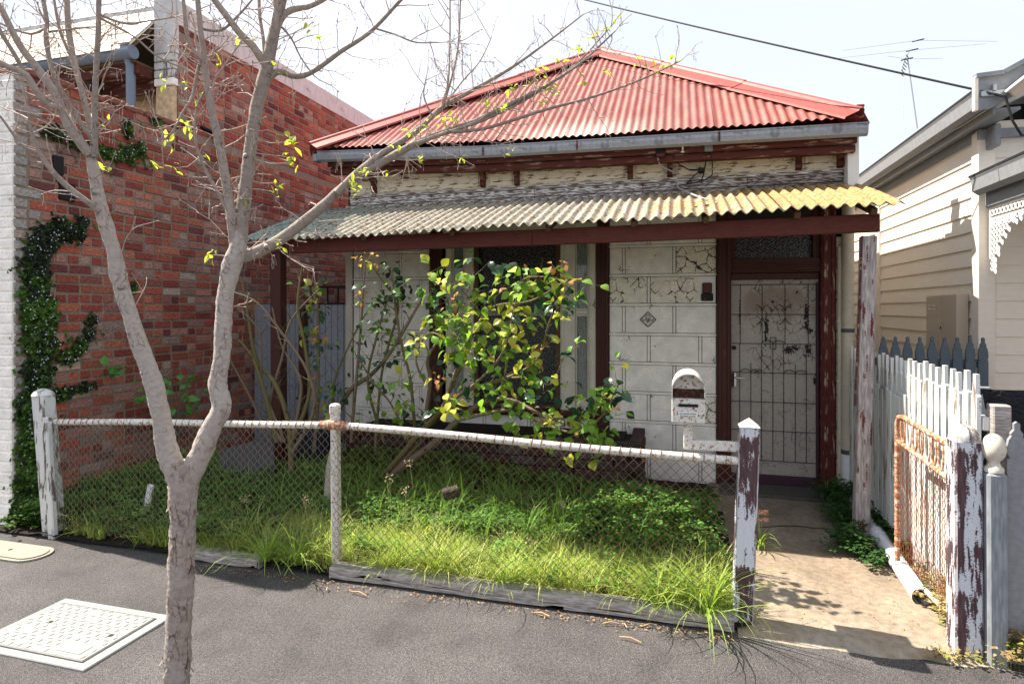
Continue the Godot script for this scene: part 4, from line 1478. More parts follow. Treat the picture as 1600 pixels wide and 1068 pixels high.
	part("verandah_roof", vr, M["galvanised"], o)
	piece("verandah_post", o, 2.28, 2.38, 0.0, 2.50, -3.4, -3.3, "trim_paint", 0.006)
	piece("verandah_floor", o, 2.3, 8.5, 0.0, 0.14, -5.5, -3.3, "concrete", 0.01)
	# cast lacework: a rail of small rings, then drops, then the corner bracket
	var lc := MB.new()
	var LX := 2.315
	lc.bar(Vector3(LX, 2.49, -5.5), Vector3(LX, 2.49, -3.42), 0.012, 0.016)
	lc.bar(Vector3(LX, 2.405, -5.5), Vector3(LX, 2.405, -3.42), 0.012, 0.012)
	lc.bar(Vector3(LX, 2.1, -5.5), Vector3(LX, 2.5, -5.5), 0.012, 0.016, Vector3.BACK)
	var ringf := func(c: Vector3, r: float, w: float) -> void:
		var pts := []
		var rd := []
		for i in 9:
			var a := TAU * i / 8.0
			pts.append(c + Vector3(0, r * sin(a), r * cos(a)))
			rd.append(w)
		lc.tube(pts, rd, 4, false)
	var i := 0
	while i < 40:
		var zz := -5.47 + 0.052 * i
		if zz > -3.45:
			break
		ringf.call(Vector3(LX, 2.447, zz), 0.021, 0.006)
		lc.tube([Vector3(LX, 2.43, zz + 0.026), Vector3(LX, 2.47, zz + 0.026)], [0.005, 0.008], 4)
		ringf.call(Vector3(LX, 2.383, zz), 0.018, 0.006)
		if i % 2 == 0:
			lc.tube([Vector3(LX, 2.39, zz), Vector3(LX, 2.355, zz), Vector3(LX, 2.33, zz)], [0.012, 0.02, 0.004], 5)
		i += 1
	part("lace_frieze", lc, M["lace"], o)
	var lb := MB.new()
	lc = lb
	for a in 7:
		for b in 9:
			var f := float(b) / 9.0
			var lim := int(6.0 * pow(1.0 - f, 2.2)) + 1
			if a < lim:
				var c := Vector3(LX, 2.36 - 0.042 * b, -5.465 + 0.05 * a)
				var pts := []
				var rd := []
				for q in 9:
					var an := TAU * q / 8.0
					pts.append(c + Vector3(0, 0.019 * sin(an), 0.02 * cos(an)))
					rd.append(0.007)
				lb.tube(pts, rd, 4, false)
				if a == lim - 1:
					lb.tube([c + Vector3(0, 0.0, 0.015), c + Vector3(0, -0.018, 0.04), c + Vector3(0, -0.045, 0.05)], [0.008, 0.016, 0.004], 5)
	part("lace_bracket", lb, M["lace"], o)
	# meter box
	var mb := piece("meter_box", o, X0 - 0.10, X0 - 0.012, 1.26, 1.835, -6.33, -5.72, "beige_metal", 0.006)
	piece("meter_door", mb, X0 - 0.108, X0 - 0.099, 1.27, 1.825, -6.32, -6.02, "beige_metal", 0.003)
	for q in [[1.735, -6.27], [1.735, -6.17], [1.705, -6.27], [1.705, -6.17]]:
		piece("louvre", mb, X0 - 0.114, X0 - 0.107, q[0], q[0] + 0.009, q[1], q[1] + 0.06, "trim_paint", 0.002)
	bx("meter_latch", Vector3(X0 - 0.111, 1.55, -6.0), Vector3(0.008, 0.02, 0.012), M["black"], mb, 0.002)
	# cable bracket on the barge board
	bx("cable_bracket", Vector3(2.135, 3.235, -5.035), Vector3(0.15, 0.04, 0.02), M["aluminium"], o, 0.004)
	bx("cable_hook", Vector3(2.14, 3.27, -5.03), Vector3(0.025, 0.05, 0.03), M["aluminium"], o, 0.004)
	var fl := thing("floodlight", "grey floodlight angled down under the gable of the weatherboard house", "light", Vector3(2.28, 3.23, -4.95))
	var bs := Basis(Vector3.BACK, -0.85) * Basis(Vector3.RIGHT, 0.5)
	bx("housing", Vector3(2.275, 3.255, -4.93), Vector3(0.07, 0.19, 0.13), M["beige_metal"], fl, 0.01, bs)
	bx("hood", Vector3(2.245, 3.275, -4.925), Vector3(0.012, 0.2, 0.15), M["white_gloss"], fl, 0.004, bs)
	bx("mount", Vector3(2.30, 3.26, -5.0), Vector3(0.05, 0.05, 0.12), M["grey_box"], fl, 0.006)

func side_gate() -> void:
	var o := thing("side_gate", "grey ribbed side gate with black iron top beside the cottage corner", "gate", Vector3(-4.2, 0, -6.32))
	var x := -5.0
	while x < -3.72:
		piece("gate_rib", o, x, x + 0.078, 0.05, 1.76, -6.33, -6.31, "gate_grey" , 0.006) if M.has("gate_grey") else piece("gate_rib", o, x, x + 0.078, 0.05, 1.76, -6.33, -6.31, tinted("galvanised", "gate_grey", sr(1.0, 1.0, 1.02)).resource_name, 0.006)
		x += 0.082
	piece("gate_post", o, -4.32, -4.24, 0.0, 1.75, -6.29, -6.22, "brown_paint", 0.006)
	for xx in [-4.0, -3.86, -3.73]:
		piece("iron_bar", o, xx, xx + 0.016, 1.76, 1.97, -6.328, -6.312, "black", 0.002)
	piece("iron_rail", o, -4.22, -3.70, 1.955, 1.98, -6.33, -6.31, "black", 0.003)
	piece("iron_rail", o, -4.22, -3.70, 1.762, 1.78, -6.329, -6.311, "black", 0.003)
	piece("green_tag", o, -4.17, -4.03, 1.86, 1.95, -6.31, -6.30, "leaf_broad1", 0.002)

func white_fence() -> void:
	var o := thing("white_picket_fence", "white timber picket fence along the right side of the path", "fence", Vector3(1.5, 0, -5.2))
	var z := -3.72
	var i := 0
	while z > -7.2:
		var w := 0.066
		var top := 1.375 + 0.012 * sin(i * 2.1) - (0.006 if i > 8 else 0.0)
		var pl := PackedVector2Array([Vector2(-w / 2, 0.16), Vector2(w / 2, 0.16), Vector2(w / 2, top - 0.115), Vector2(w / 2 - 0.012, top - 0.105), Vector2(w / 2 - 0.017, top), Vector2(-w / 2 + 0.017, top), Vector2(-w / 2 + 0.012, top - 0.105), Vector2(-w / 2, top - 0.115)])
		var b := MB.new()
		b.prism(pl, 0.02, Transform3D(Basis(Vector3(0, 0, 1), Vector3(0, 1, 0), Vector3(-1, 0, 0)), Vector3.ZERO))
		part("picket", b, M["picket_white"], o, Transform3D(Basis(Vector3.RIGHT, rr(-0.008, 0.008)), Vector3(1.5 + rr(-0.003, 0.003), 0, z)))
		z -= 0.0945
		i += 1
	for y in [0.42, 1.12]:
		var b := MB.new()
		b.bar(Vector3(1.536, y, -3.68), Vector3(1.536, y, -7.2), 0.045, 0.07, Vector3.UP, 0.004)
		part("fence_rail", b, M["picket_white"], o)
	for zz in [-3.68, -5.5, -7.2]:
		bx("fence_post", Vector3(1.585, 0.6, zz), Vector3(0.08, 1.25, 0.08), M["old_timber"], o, 0.006)
	var pb := MB.new()
	pb.bar(Vector3(1.51, 0.07, -3.68), Vector3(1.51, 0.07, -7.2), 0.03, 0.17, Vector3.UP, 0.006)
	part("plinth_board", pb, M["old_timber"], o)
	# weathered palings nailed over the back of the pickets further in
	z = -4.72
	while z > -6.3:
		var b := MB.new()
		b.box(Vector3.ZERO, Vector3(0.014, 0.98 + rr(-0.04, 0.04), 0.088), 0.003)
		part("paling", b, M["picket_white"], o, Transform3D(Basis(Vector3.RIGHT, rr(-0.012, 0.012)), Vector3(1.478 + rr(-0.003, 0.003), 0.63, z)))
		z -= 0.092

func acorn(w: float, h: float) -> PackedVector2Array:
	var r := w / 2
	return PackedVector2Array([Vector2(-r, 0), Vector2(r, 0), Vector2(r, h - 0.185), Vector2(r * 0.72, h - 0.178), Vector2(r * 0.98, h - 0.155), Vector2(r * 1.0, h - 0.125), Vector2(r * 0.84, h - 0.09), Vector2(r * 0.56, h - 0.07), Vector2(r * 0.62, h - 0.058), Vector2(r * 0.30, h - 0.04), Vector2(r * 0.30, h - 0.01), Vector2(0, h), Vector2(-r * 0.30, h - 0.01), Vector2(-r * 0.30, h - 0.04), Vector2(-r * 0.62, h - 0.058), Vector2(-r * 0.56, h - 0.07), Vector2(-r * 0.84, h - 0.09), Vector2(-r * 1.0, h - 0.125), Vector2(-r * 0.98, h - 0.155), Vector2(-r * 0.72, h - 0.178), Vector2(-r, h - 0.185)])

func grey_fence() -> void:
	var o := thing("grey_picket_fence", "dark grey picket fence with pointed acorn tops across the side passage", "fence", Vector3(1.85, 0, -5.35))
	for i in 9:
		var b := MB.new()
		b.prism(acorn(0.064, 1.50), 0.018)
		part("picket", b, M["grey_picket"], o, Transform3D(Basis.IDENTITY, Vector3(1.535 + 0.083 * i, 0.0, -5.34)))
	piece("fence_rail", o, 1.49, 2.24, 1.27, 1.33, -5.40, -5.352, "grey_picket")
	piece("fence_rail", o, 1.49, 2.24, 0.35, 0.41, -5.40, -5.352, "grey_picket")

# ---------------------------------------------------------------- the front fence
const FX := -3.53

func wire_mesh(b: MB, x0: float, x1: float, ylo: Callable, yhi: Callable, cell: float, r: float, tf: Transform3D) -> void:
	var n := int((x1 - x0) / cell * 2.0)
	for i in n + 1:
		var x := x0 + cell * 0.5 * i
		var pts := []
		var rd := []
		var y: float = ylo.call(x)
		var k := 0
		var top: float = yhi.call(x)
		y = snappedf(y, cell * 1.0) - (0.0)
		while y < top:
			var s := 1.0 if (k + i) % 2 == 0 else -1.0
			var bulge := 0.006 * patch.get_noise_2d(x * 4.0, y * 4.0)
			pts.append(tf * Vector3(x + s * cell * 0.245 + 0.003 * patch.get_noise_2d(x * 9.0, y * 9.0), y, s * 0.003 + bulge))
			rd.append(r)
			y += cell * 0.5
			k += 1
		pts.append(tf * Vector3(x + (0.1 if (k + i) % 2 == 0 else -0.1) * cell, top, 0))
		rd.append(r)
		if pts.size() > 2:
			b.tube(pts, rd, 4, false)

func rail_y(x: float) -> float:
	if x < -2.18:
		return lerpf(0.855, 0.955, (x + 4.64) / 2.46)
	return lerpf(0.955, 0.882, (x + 2.18) / 2.5)

func chain_fence() -> void:
	var o := thing("chain_link_fence", "rusty chain link fence with white pipe rail along the front garden", "fence", Vector3(-2.18, 0, FX))
	for q in [[-4.66, -2.18], [-2.18, 0.34]]:
		var pts := []
		var rd := []
		for i in 17:
			var x: float = lerpf(q[0], q[1], i / 16.0)
			pts.append(Vector3(x, rail_y(x) + 0.004 * sin(x * 3.0), FX))
			rd.append(0.0235)
		var b := MB.new()
		b.tube(pts, rd, 12)
		part("top_rail", b, M["rusty_white"], o)
	var x := -4.58
	while x < 0.28:
		if not (x > -1.95 and x < -1.35) and rng.randf() > 0.06:
			var b := MB.new()
			var pts := []
			var rd := []
			var c := Vector3(x, rail_y(x), FX)
			for i in 9:
				var a := TAU * i / 8.0 - 0.6
				pts.append(c + Vector3(0.010 * (i / 8.0 - 0.5), 0.0255 * sin(a), 0.0255 * cos(a)))
				rd.append(0.0026)
			b.tube(pts, rd, 5, false)
			part("tie_wire", b, M["rusty_wire"], o)
		x += 0.0575
	for q in [[-4.60, -2.20, "galvanised_wire"], [-2.16, 0.30, "rusty_wire"]]:
		var b := MB.new()
		wire_mesh(b, q[0], q[1], func(xx: float) -> float: return 0.03, func(xx: float) -> float: return rail_y(xx) - 0.015, 0.0575, 0.0020, Transform3D(Basis.IDENTITY, Vector3(0, 0, FX + 0.03)))
		part("wire_mesh", b, M[q[2]], o)
	# middle post with its square head
	var mp := MB.new()
	mp.bar(Vector3(-2.168, -0.05, FX - 0.012), Vector3(-2.182, 1.03, FX - 0.012), 0.052, 0.05, Vector3.BACK, 0.006)
	mp.box(Vector3(-2.182, 1.055, FX - 0.012), Vector3(0.062, 0.075, 0.06), 0.012)
	part("middle_post", mp, M["rusty_white"], o)
	var cl := MB.new()
	cl.tube([Vector3(-2.28, rail_y(-2.28), FX), Vector3(-2.18, 0.957, FX), Vector3(-2.08, rail_y(-2.08), FX)], [0.027, 0.034, 0.027], 10)
	part("rail_clamp", cl, M["rust"], o)
	# leaning white end post with a second stick beside it
	var lp := MB.new()
	lp.bar(Vector3(-4.60, -0.06, FX - 0.02), Vector3(-4.72, 1.06, FX - 0.02), 0.12, 0.11, Vector3.BACK, 0.012)
	lp.lathe([Vector2(0.075, 0.0), Vector2(0.06, 0.03), Vector2(0.02, 0.05), Vector2(0.001, 0.052)], Vector3(-4.722, 1.05, FX - 0.02), 8)
	part("end_post", lp, M["old_white"], o)
	var lp2 := MB.new()
	lp2.bar(Vector3(-4.525, -0.04, FX + 0.05), Vector3(-4.60, 0.90, FX + 0.045), 0.06, 0.04, Vector3.BACK, 0.006)
	part("end_stick", lp2, M["old_white"], o)
	# timber edging under the fence
	for q in [["timber_edging", "weathered grey timber edging below the fence, right of the middle post", -2.14, 0.27, 0.075, -3.475], ["timber_edging", "short grey timber edging below the fence, left of the middle post", -3.35, -2.68, 0.06, -3.475]]:
		var s := thing(q[0], q[1], "timber edging", Vector3((q[2] + q[3]) / 2, 0, q[5]), "timber edging along the front garden")
		var b := MB.new()
		var n := 20
		b.sheet(n, 12, func(u: float, w: float) -> Vector3:
			var xx: float = lerpf(q[2], q[3], u)
			var a := w * TAU
			var cs := Vector2(cos(a), sin(a))
			var k := 1.0 / maxf(absf(cs.x), absf(cs.y))
			cs *= minf(k, 1.22)
			return Vector3(xx, q[4] * 0.5 + cs.y * q[4] * 0.56 + 0.012 * patch.get_noise_2d(xx * 3.0, a), q[5] + cs.x * 0.068 + 0.012 * patch.get_noise_1d(xx * 2.0)), false)
		part("sleeper", b, M["old_timber"], s)
		bx("sleeper_end", Vector3(q[2] - 0.004, q[4] * 0.5, q[5]), Vector3(0.012, q[4], 0.12), M["old_timber"], s, 0.01)
		bx("sleeper_end", Vector3(q[3] + 0.004, q[4] * 0.5, q[5]), Vector3(0.012, q[4], 0.12), M["old_timber"], s, 0.01)

func gate_posts() -> void:
	var a := thing("gate_post", "slender flaking purple gate post with peaked white top carrying the mailbox", "gate post", Vector3(0.33, 0, -3.55), "peeling gate posts")
	var b := MB.new()
	b.bar(Vector3(0.328, -0.1, -3.55), Vector3(0.368, 1.075, -3.55), 0.106, 0.1, Vector3.BACK, 0.007)
	part("shaft", b, M["flaked_post"], a)
	var c := MB.new()
	var t := Vector3(0.368, 1.075, -3.55)
	var q := [t + Vector3(-0.053, 0, -0.05), t + Vector3(0.053, 0, -0.05), t + Vector3(0.053, 0, 0.05), t + Vector3(-0.053, 0, 0.05)]
	for i in 4:
		c.tri(q[i], q[(i + 1) % 4], t + Vector3(0, 0.046, 0), (q[i] + q[(i + 1) % 4]) * 0.5 - t + Vector3.UP * 0.03)
	part("peak", c, M["rusty_white"], a)
	var l := MB.new()
	l.box(Vector3(0.40, 0.60, -3.55), Vector3(0.012, 0.14, 0.045), 0.003)
	l.tube([Vector3(0.405, 0.61, -3.545), Vector3(0.465, 0.612, -3.545)], [0.014, 0.014], 8)
	l.tube([Vector3(0.405, 0.57, -3.545), Vector3(0.468, 0.573, -3.545)], [0.011, 0.011], 8)
	part("latch_keeper", l, M["rust"], a)
	var d := thing("gate_post", "stout flaking purple gate post with crumbling domed top holding the rusty gate", "gate post", Vector3(1.37, 0, -3.5), "peeling gate posts")
	var e := MB.new()
	e.bar(Vector3(1.372, -0.1, -3.52), Vector3(1.368, 1.07, -3.52), 0.122, 0.12, Vector3.BACK, 0.01)
	part("shaft", e, M["flaked_post"], d)
	var f := MB.new()
	f.lathe([Vector2(0.064, -0.01), Vector2(0.066, 0.012), Vector2(0.062, 0.03), Vector2(0.052, 0.048), Vector2(0.03, 0.062), Vector2(0.001, 0.066)], Vector3(1.368, 1.07, -3.52), 14)
	for i in f.v.size():
		f.v[i] += Vector3(0, 0, 0) + Vector3(patch.get_noise_2d(f.v[i].x * 40, f.v[i].y * 40), patch.get_noise_2d(f.v[i].z * 40, f.v[i].x * 40), 0) * 0.016
	part("domed_top", f, M["old_white"], d)

func mailbox() -> void:
	var o := thing("mailbox", "rust-spotted white mailbox with arched hood on a bent arm", "mailbox", Vector3(0.045, 0.9, -3.55))
	var cx := 0.047
	var z0 := -3.47
	var z1 := -3.73
	var r := 0.0885
	piece("box", o, cx - r, cx + r, 1.09, 1.222, z1, z0, "rusty_white", 0.004)
	# the arched newspaper holder on top, open at both ends
	var h := MB.new()
	var arch := func(u: float, rad: float) -> Vector2:
		if u < 0.12:
			return Vector2(-rad, lerpf(1.222, 1.268, u / 0.12))
		if u > 0.88:
			return Vector2(rad, lerpf(1.268, 1.222, (u - 0.88) / 0.12))
		var a := PI - PI * (u - 0.12) / 0.76
		return Vector2(rad * cos(a), 1.268 + rad * 1.08 * sin(a))
	h.sheet(40, 1, func(u: float, w: float) -> Vector3:
		var p: Vector2 = arch.call(clampf(u, 0, 1), r)
		return Vector3(cx + p.x, p.y, lerpf(z0 + 0.03, z1, w)), true)
	h.sheet(40, 1, func(u: float, w: float) -> Vector3:
		var p: Vector2 = arch.call(clampf(u, 0, 1), r - 0.004)
		return Vector3(cx + p.x, p.y, lerpf(z0 + 0.03, z1, w)), false)
	for k in 40:
		var a: Vector2 = arch.call(k / 40.0, r)
		var b: Vector2 = arch.call((k + 1) / 40.0, r)
		var c: Vector2 = arch.call(k / 40.0, r - 0.006)
		var d: Vector2 = arch.call((k + 1) / 40.0, r - 0.006)
		h.quad(Vector3(cx + a.x, a.y, z0 + 0.03), Vector3(cx + b.x, b.y, z0 + 0.03), Vector3(cx + d.x, d.y, z0 + 0.03), Vector3(cx + c.x, c.y, z0 + 0.03), Vector3.BACK)
	part("arched_hood", h, M["rusty_white"], o)
	var bk := MB.new()
	var pol := PackedVector2Array()
	for k in 25:
		var a: Vector2 = arch.call(k / 24.0, r - 0.005)
		pol.append(Vector2(cx + a.x, a.y))
	bk.prism(pol, 0.003, Transform3D(Basis.IDENTITY, Vector3(0, 0, z0 - 0.045)))
	tinted("rust", "rust_dark", sr(0.42, 0.36, 0.31))
	part("hood_back", bk, M["rusty_white"], o)
	piece("rusted_lip", o, cx - 0.083, cx + 0.083, 1.222, 1.272, z0 - 0.043, z0 - 0.036, "rust_dark", 0.003)
	var sl := MB.new()
	sl.tube([Vector3(cx - 0.052, 1.186, z0 + 0.001), Vector3(cx + 0.052, 1.186, z0 + 0.001)], [0.0085, 0.0085], 10)
	part("slot", sl, M["black"], o)
	var lb := piece("sign_plate", o, cx - 0.054, cx + 0.05, 1.122, 1.152, z0 + 0.0005, z0 + 0.0025, "white_gloss", 0.001)
	var ft := SystemFont.new()
	ft.font_names = PackedStringArray(["Droid Sans"])
	ft.font_weight = 700
	var ink := mat("sign_ink", sr(0.22, 0.30, 0.30), 0.6)
	ink.uv1_triplanar = false
	for q in [["NO ADVERTISING", 1.1405, 0.00088], ["MATERIAL PLEASE", 1.1275, 0.00080]]:
		var tm := TextMesh.new()
		tm.font = ft
		tm.text = q[0]
		tm.font_size = 12
		tm.pixel_size = q[2]
		tm.depth = 0.0006
		part("lettering", tm, ink, lb, Transform3D(Basis.IDENTITY, Vector3(cx - 0.002, q[1], z0 + 0.0028)))
	for q in [[cx - 0.056, 1.137], [cx + 0.054, 1.134]]:
		bx("screw", Vector3(q[0], q[1], z0 + 0.002), Vector3(0.006, 0.006, 0.004), M["black"], o, 0.001)
	var arm := MB.new()
	arm.box(Vector3(cx, 1.01, -3.56), Vector3(0.05, 0.16, 0.04), 0.004)
	arm.box(Vector3((cx - 0.025 + 0.312) / 2, 0.955, -3.562), Vector3(0.312 - cx + 0.025, 0.052, 0.042), 0.004)
	part("arm", arm, M["rusty_white"], o)
	bx("arm_plate", Vector3(0.316, 0.96, -3.555), Vector3(0.008, 0.12, 0.06), M["rust"], o, 0.002)

func gate() -> void:
	var o := thing("gate", "rusty orange wire gate with looped top, swung open along the path", "gate", Vector3(1.37, 0, -4.0))
	# local frame: u along the gate from the hinge (street end) inwards, v up
	var P := func(u: float, v: float) -> Vector3:
		return Vector3(lerpf(1.405, 1.335, u / 0.74), v, lerpf(-3.63, -4.37, u / 0.74))
	var fr := MB.new()
	var pts := [P.call(0.0, 0.06), P.call(0.0, 0.5), P.call(0.0, 0.84), P.call(0.012, 0.915), P.call(0.05, 0.965), P.call(0.12, 0.985), P.call(0.4, 1.015), P.call(0.66, 1.042), P.call(0.715, 1.03), P.call(0.74, 0.99), P.call(0.74, 0.9), P.call(0.74, 0.5), P.call(0.74, 0.10)]
	var rd := []
	for p in pts:
		rd.append(0.0165)
	fr.tube(pts, rd, 10)
	var frame := part("frame", fr, M["rust"], o)
	var ml := MB.new()
	ml.tube([P.call(0.0, 0.79), P.call(0.74, 0.88)], [0.015, 0.015], 10)
	part("middle_rail", ml, M["rust"], o)
	var bl := MB.new()
	bl.tube([P.call(0.0, 0.075), P.call(0.74, 0.11)], [0.014, 0.014], 10)
	part("bottom_rail", bl, M["rusty_white"], o)
	# loops of flat wire between the two top rails
	for i in 9:
		var u := 0.06 + 0.075 * i
		var y0 := 0.79 + 0.09 * u / 0.74 + 0.012
		var y1 := 0.972 + 0.08 * u / 0.74 - 0.005
		var b := MB.new()
		var ps := []
		var rs := []
		for k in 13:
			var a := TAU * k / 12.0
			ps.append(P.call(u + 0.026 * sin(a), lerpf(y0, y1, 0.5 - 0.5 * cos(a))))
			rs.append(0.0065)
		b.tube(ps, rs, 5, false)
		part("loop", b, M["rusty_white"] if i % 3 == 1 else M["rust"], o)
	var wm := MB.new()
	wire_mesh(wm, 0.03, 0.72, func(x: float) -> float: return 0.12, func(x: float) -> float: return 0.79 + 0.09 * x / 0.74, 0.048, 0.0019, Transform3D(Basis((P.call(1.0, 0.0) - P.call(0.0, 0.0)), Vector3.UP, Vector3.RIGHT), P.call(0.0, 0.0)))
	part("wire_mesh", wm, M["rust_wire"] if M.has("rust_wire") else tinted("rusty_wire", "rust_wire", sr(0.62, 0.37, 0.24)), o)
	# wire lashed round the stiles
	for s in [0.0, 0.74]:
		var y := 0.16
		while y < 0.82:
			var b := MB.new()
			var c: Vector3 = P.call(s, y)
			var ps := []
			var rs := []
			for k in 9:
				var a := TAU * k / 8.0
				ps.append(c + Vector3(0.0185 * cos(a), 0.012 * (k / 8.0 - 0.5), 0.0185 * sin(a)))
				rs.append(0.0024)
			b.tube(ps, rs, 5, false)
			part("tie_wire", b, M["rust"], o)
			y += 0.062
	var hg := MB.new()
	hg.tube([P.call(0.0, 0.70) + Vector3(0, 0.03, 0), P.call(0.0, 0.70) - Vector3(0, 0.03, 0)], [0.026, 0.026], 10)
	hg.tube([P.call(0.0, 0.70), Vector3(1.40, 0.70, -3.56)], [0.012, 0.012], 8)
	part("hinge", hg, M["rust_dark"], o)

func next_door_front() -> void:
	var a := thing("finial_post", "grey painted fence post topped by a white turned ball", "fence post", Vector3(1.475, 0, -3.46))
	var b := MB.new()
	b.bar(Vector3(1.478, -0.1, -3.47), Vector3(1.474, 0.925, -3.47), 0.084, 0.086, Vector3.BACK, 0.012)
	part("shaft", b, M["grey_post"], a)
	var f := MB.new()
	f.lathe([Vector2(0.04, 0.0), Vector2(0.041, 0.018), Vector2(0.030, 0.03), Vector2(0.022, 0.05), Vector2(0.032, 0.062), Vector2(0.046, 0.082), Vector2(0.051, 0.11), Vector2(0.047, 0.14), Vector2(0.034, 0.168), Vector2(0.016, 0.182), Vector2(0.001, 0.186)], Vector3(1.474, 0.925, -3.47), 24)
	part("turned_ball", f, M["white_trim"], a)
	var o := thing("grey_front_fence", "pale grey front fence with acorn pickets backed by black shade cloth", "fence", Vector3(1.9, 0, -3.5))
	for i in 6:
		var p := MB.new()
		p.prism(acorn(0.082, 1.17), 0.02)
		part("picket", p, M["front_picket"], o, Transform3D(Basis.IDENTITY, Vector3(1.575 + 0.135 * i, 0.0, -3.49)))
	for y in [0.25, 0.97]:
		piece("fence_rail", o, 1.53, 2.5, y, y + 0.06, -3.55, -3.502, "front_picket")
	var sc := MB.new()
	sc.sheet(30, 20, func(u: float, w: float) -> Vector3:
		return Vector3(lerpf(1.56, 2.6, u), lerpf(0.02, 1.27, w), -3.95 + 0.012 * sin(u * 23.0 + w * 4.0) + 0.01 * patch.get_noise_2d(u * 9.0, w * 9.0)), false)
	part("shade_cloth", sc, M["shade_cloth"], o)
	bx("steel_post", Vector3(1.635, 0.62, -3.98), Vector3(0.075, 1.32, 0.04), M["galvanised"], o, 0.004)

func pipes() -> void:
	var o := thing("drain_pipe", "white drain pipe running down the wall and along the path edge", "pipe", Vector3(1.45, 0, -6.0))
	var a := MB.new()
	a.tube([Vector3(1.475, 2.75, -6.12), Vector3(1.472, 0.42, -6.12)], [0.052, 0.052], 18)
	part("downpipe", a, M["cream_pipe"], o)
	var t := MB.new()
	t.tube([Vector3(1.4735, 1.50, -6.12), Vector3(1.4735, 1.535, -6.12)], [0.054, 0.054], 18)
	part("pipe_band", t, M["grey_tape"], o)
	var c := MB.new()
	c.tube([Vector3(1.472, 0.44, -6.12), Vector3(1.472, 0.40, -6.12)], [0.058, 0.055], 18)
	part("pipe_collar", c, M["grey_tape"], o)
	var e := MB.new()
	e.tube([Vector3(1.472, 0.41, -6.12), Vector3(1.472, 0.20, -6.12), Vector3(1.468, 0.13, -6.10), Vector3(1.455, 0.085, -6.03), Vector3(1.44, 0.07, -5.9)], [0.05, 0.05, 0.052, 0.052, 0.051], 18)
	part("pipe_elbow", e, M["pvc"], o)
	var l := MB.new()
	l.tube([Vector3(1.44, 0.072, -5.92), Vector3(1.40, 0.065, -5.0), Vector3(1.37, 0.06, -4.42), Vector3(1.345, 0.055, -4.0)], [0.05, 0.05, 0.05, 0.05], 20, false)
	l.tube([Vector3(1.345, 0.055, -4.0), Vector3(1.37, 0.06, -4.42)], [0.043, 0.043], 20, false)
	part("ground_pipe", l, M["pvc"], o)
	var j := MB.new()
	j.tube([Vector3(1.4, 0.065, -5.02), Vector3(1.396, 0.065, -4.92)], [0.054, 0.054], 20)
	part("pipe_joint", j, M["pvc"], o)
	var w := thing("conduit", "thin cracked cream conduit beside the downpipe right of the door", "pipe", Vector3(1.405, 0, -6.15))
	var b := MB.new()
	b.tube([Vector3(1.412, 0.03, -6.15), Vector3(1.415, 2.28, -6.15)], [0.022, 0.022], 12)
	part("tube", b, M["cream_pipe"], w)
	for y in [0.5, 1.05, 1.6]:
		bx("saddle", Vector3(1.414, y, -6.145), Vector3(0.06, 0.02, 0.05), M["cream_pipe"], w, 0.005)

func planter() -> void:
	var o := thing("brick_planter", "low dark brick planter below the cottage window", "planter", Vector3(-1.7, 0, -5.75))
	if not M.has("planter_brick"):
		tinted("brick", "planter_brick", sr(0.56, 0.33, 0.27))
	var pal := [tinted("brick", "planter_brick_dark", lin(0.055, 0.04, 0.038)), tinted("brick", "planter_brick_red", lin(0.085, 0.042, 0.036)), tinted("brick", "planter_brick_grey", lin(0.10, 0.085, 0.08)), tinted("brick", "planter_brick_brown", lin(0.075, 0.052, 0.045))]
	piece("core", o, -3.3, -0.42, 0.0, 0.46, -6.18, -5.56, "groove_dirt", 0.0)
	piece("bed_soil", o, -3.2, -0.5, 0.462, 0.50, -6.1, -5.7, "soil", 0.0)
	for k in 6:
		var x := -3.32 + (0.0 if k % 2 == 0 else 0.12)
		while x < -0.45:
			var b := MB.new()
			b.box(Vector3.ZERO, Vector3(0.228, 0.076, 0.11), 0.006, Basis(Vector3.UP, rr(-0.03, 0.03)))
			part("brick", b, pal[rng.randi() % 4], o, Transform3D(Basis.IDENTITY, Vector3(x + 0.115, 0.05 + 0.087 * k, -5.51 + rr(-0.008, 0.008))))
			x += 0.24
		for z in [-5.68, -5.92, -6.1]:
			var b := MB.new()
			b.box(Vector3.ZERO, Vector3(0.11, 0.076, 0.21), 0.006)
			part("brick", b, pal[rng.randi() % 4], o, Transform3D(Basis.IDENTITY, Vector3(-0.38 + rr(-0.006, 0.006), 0.05 + 0.087 * k, z)))

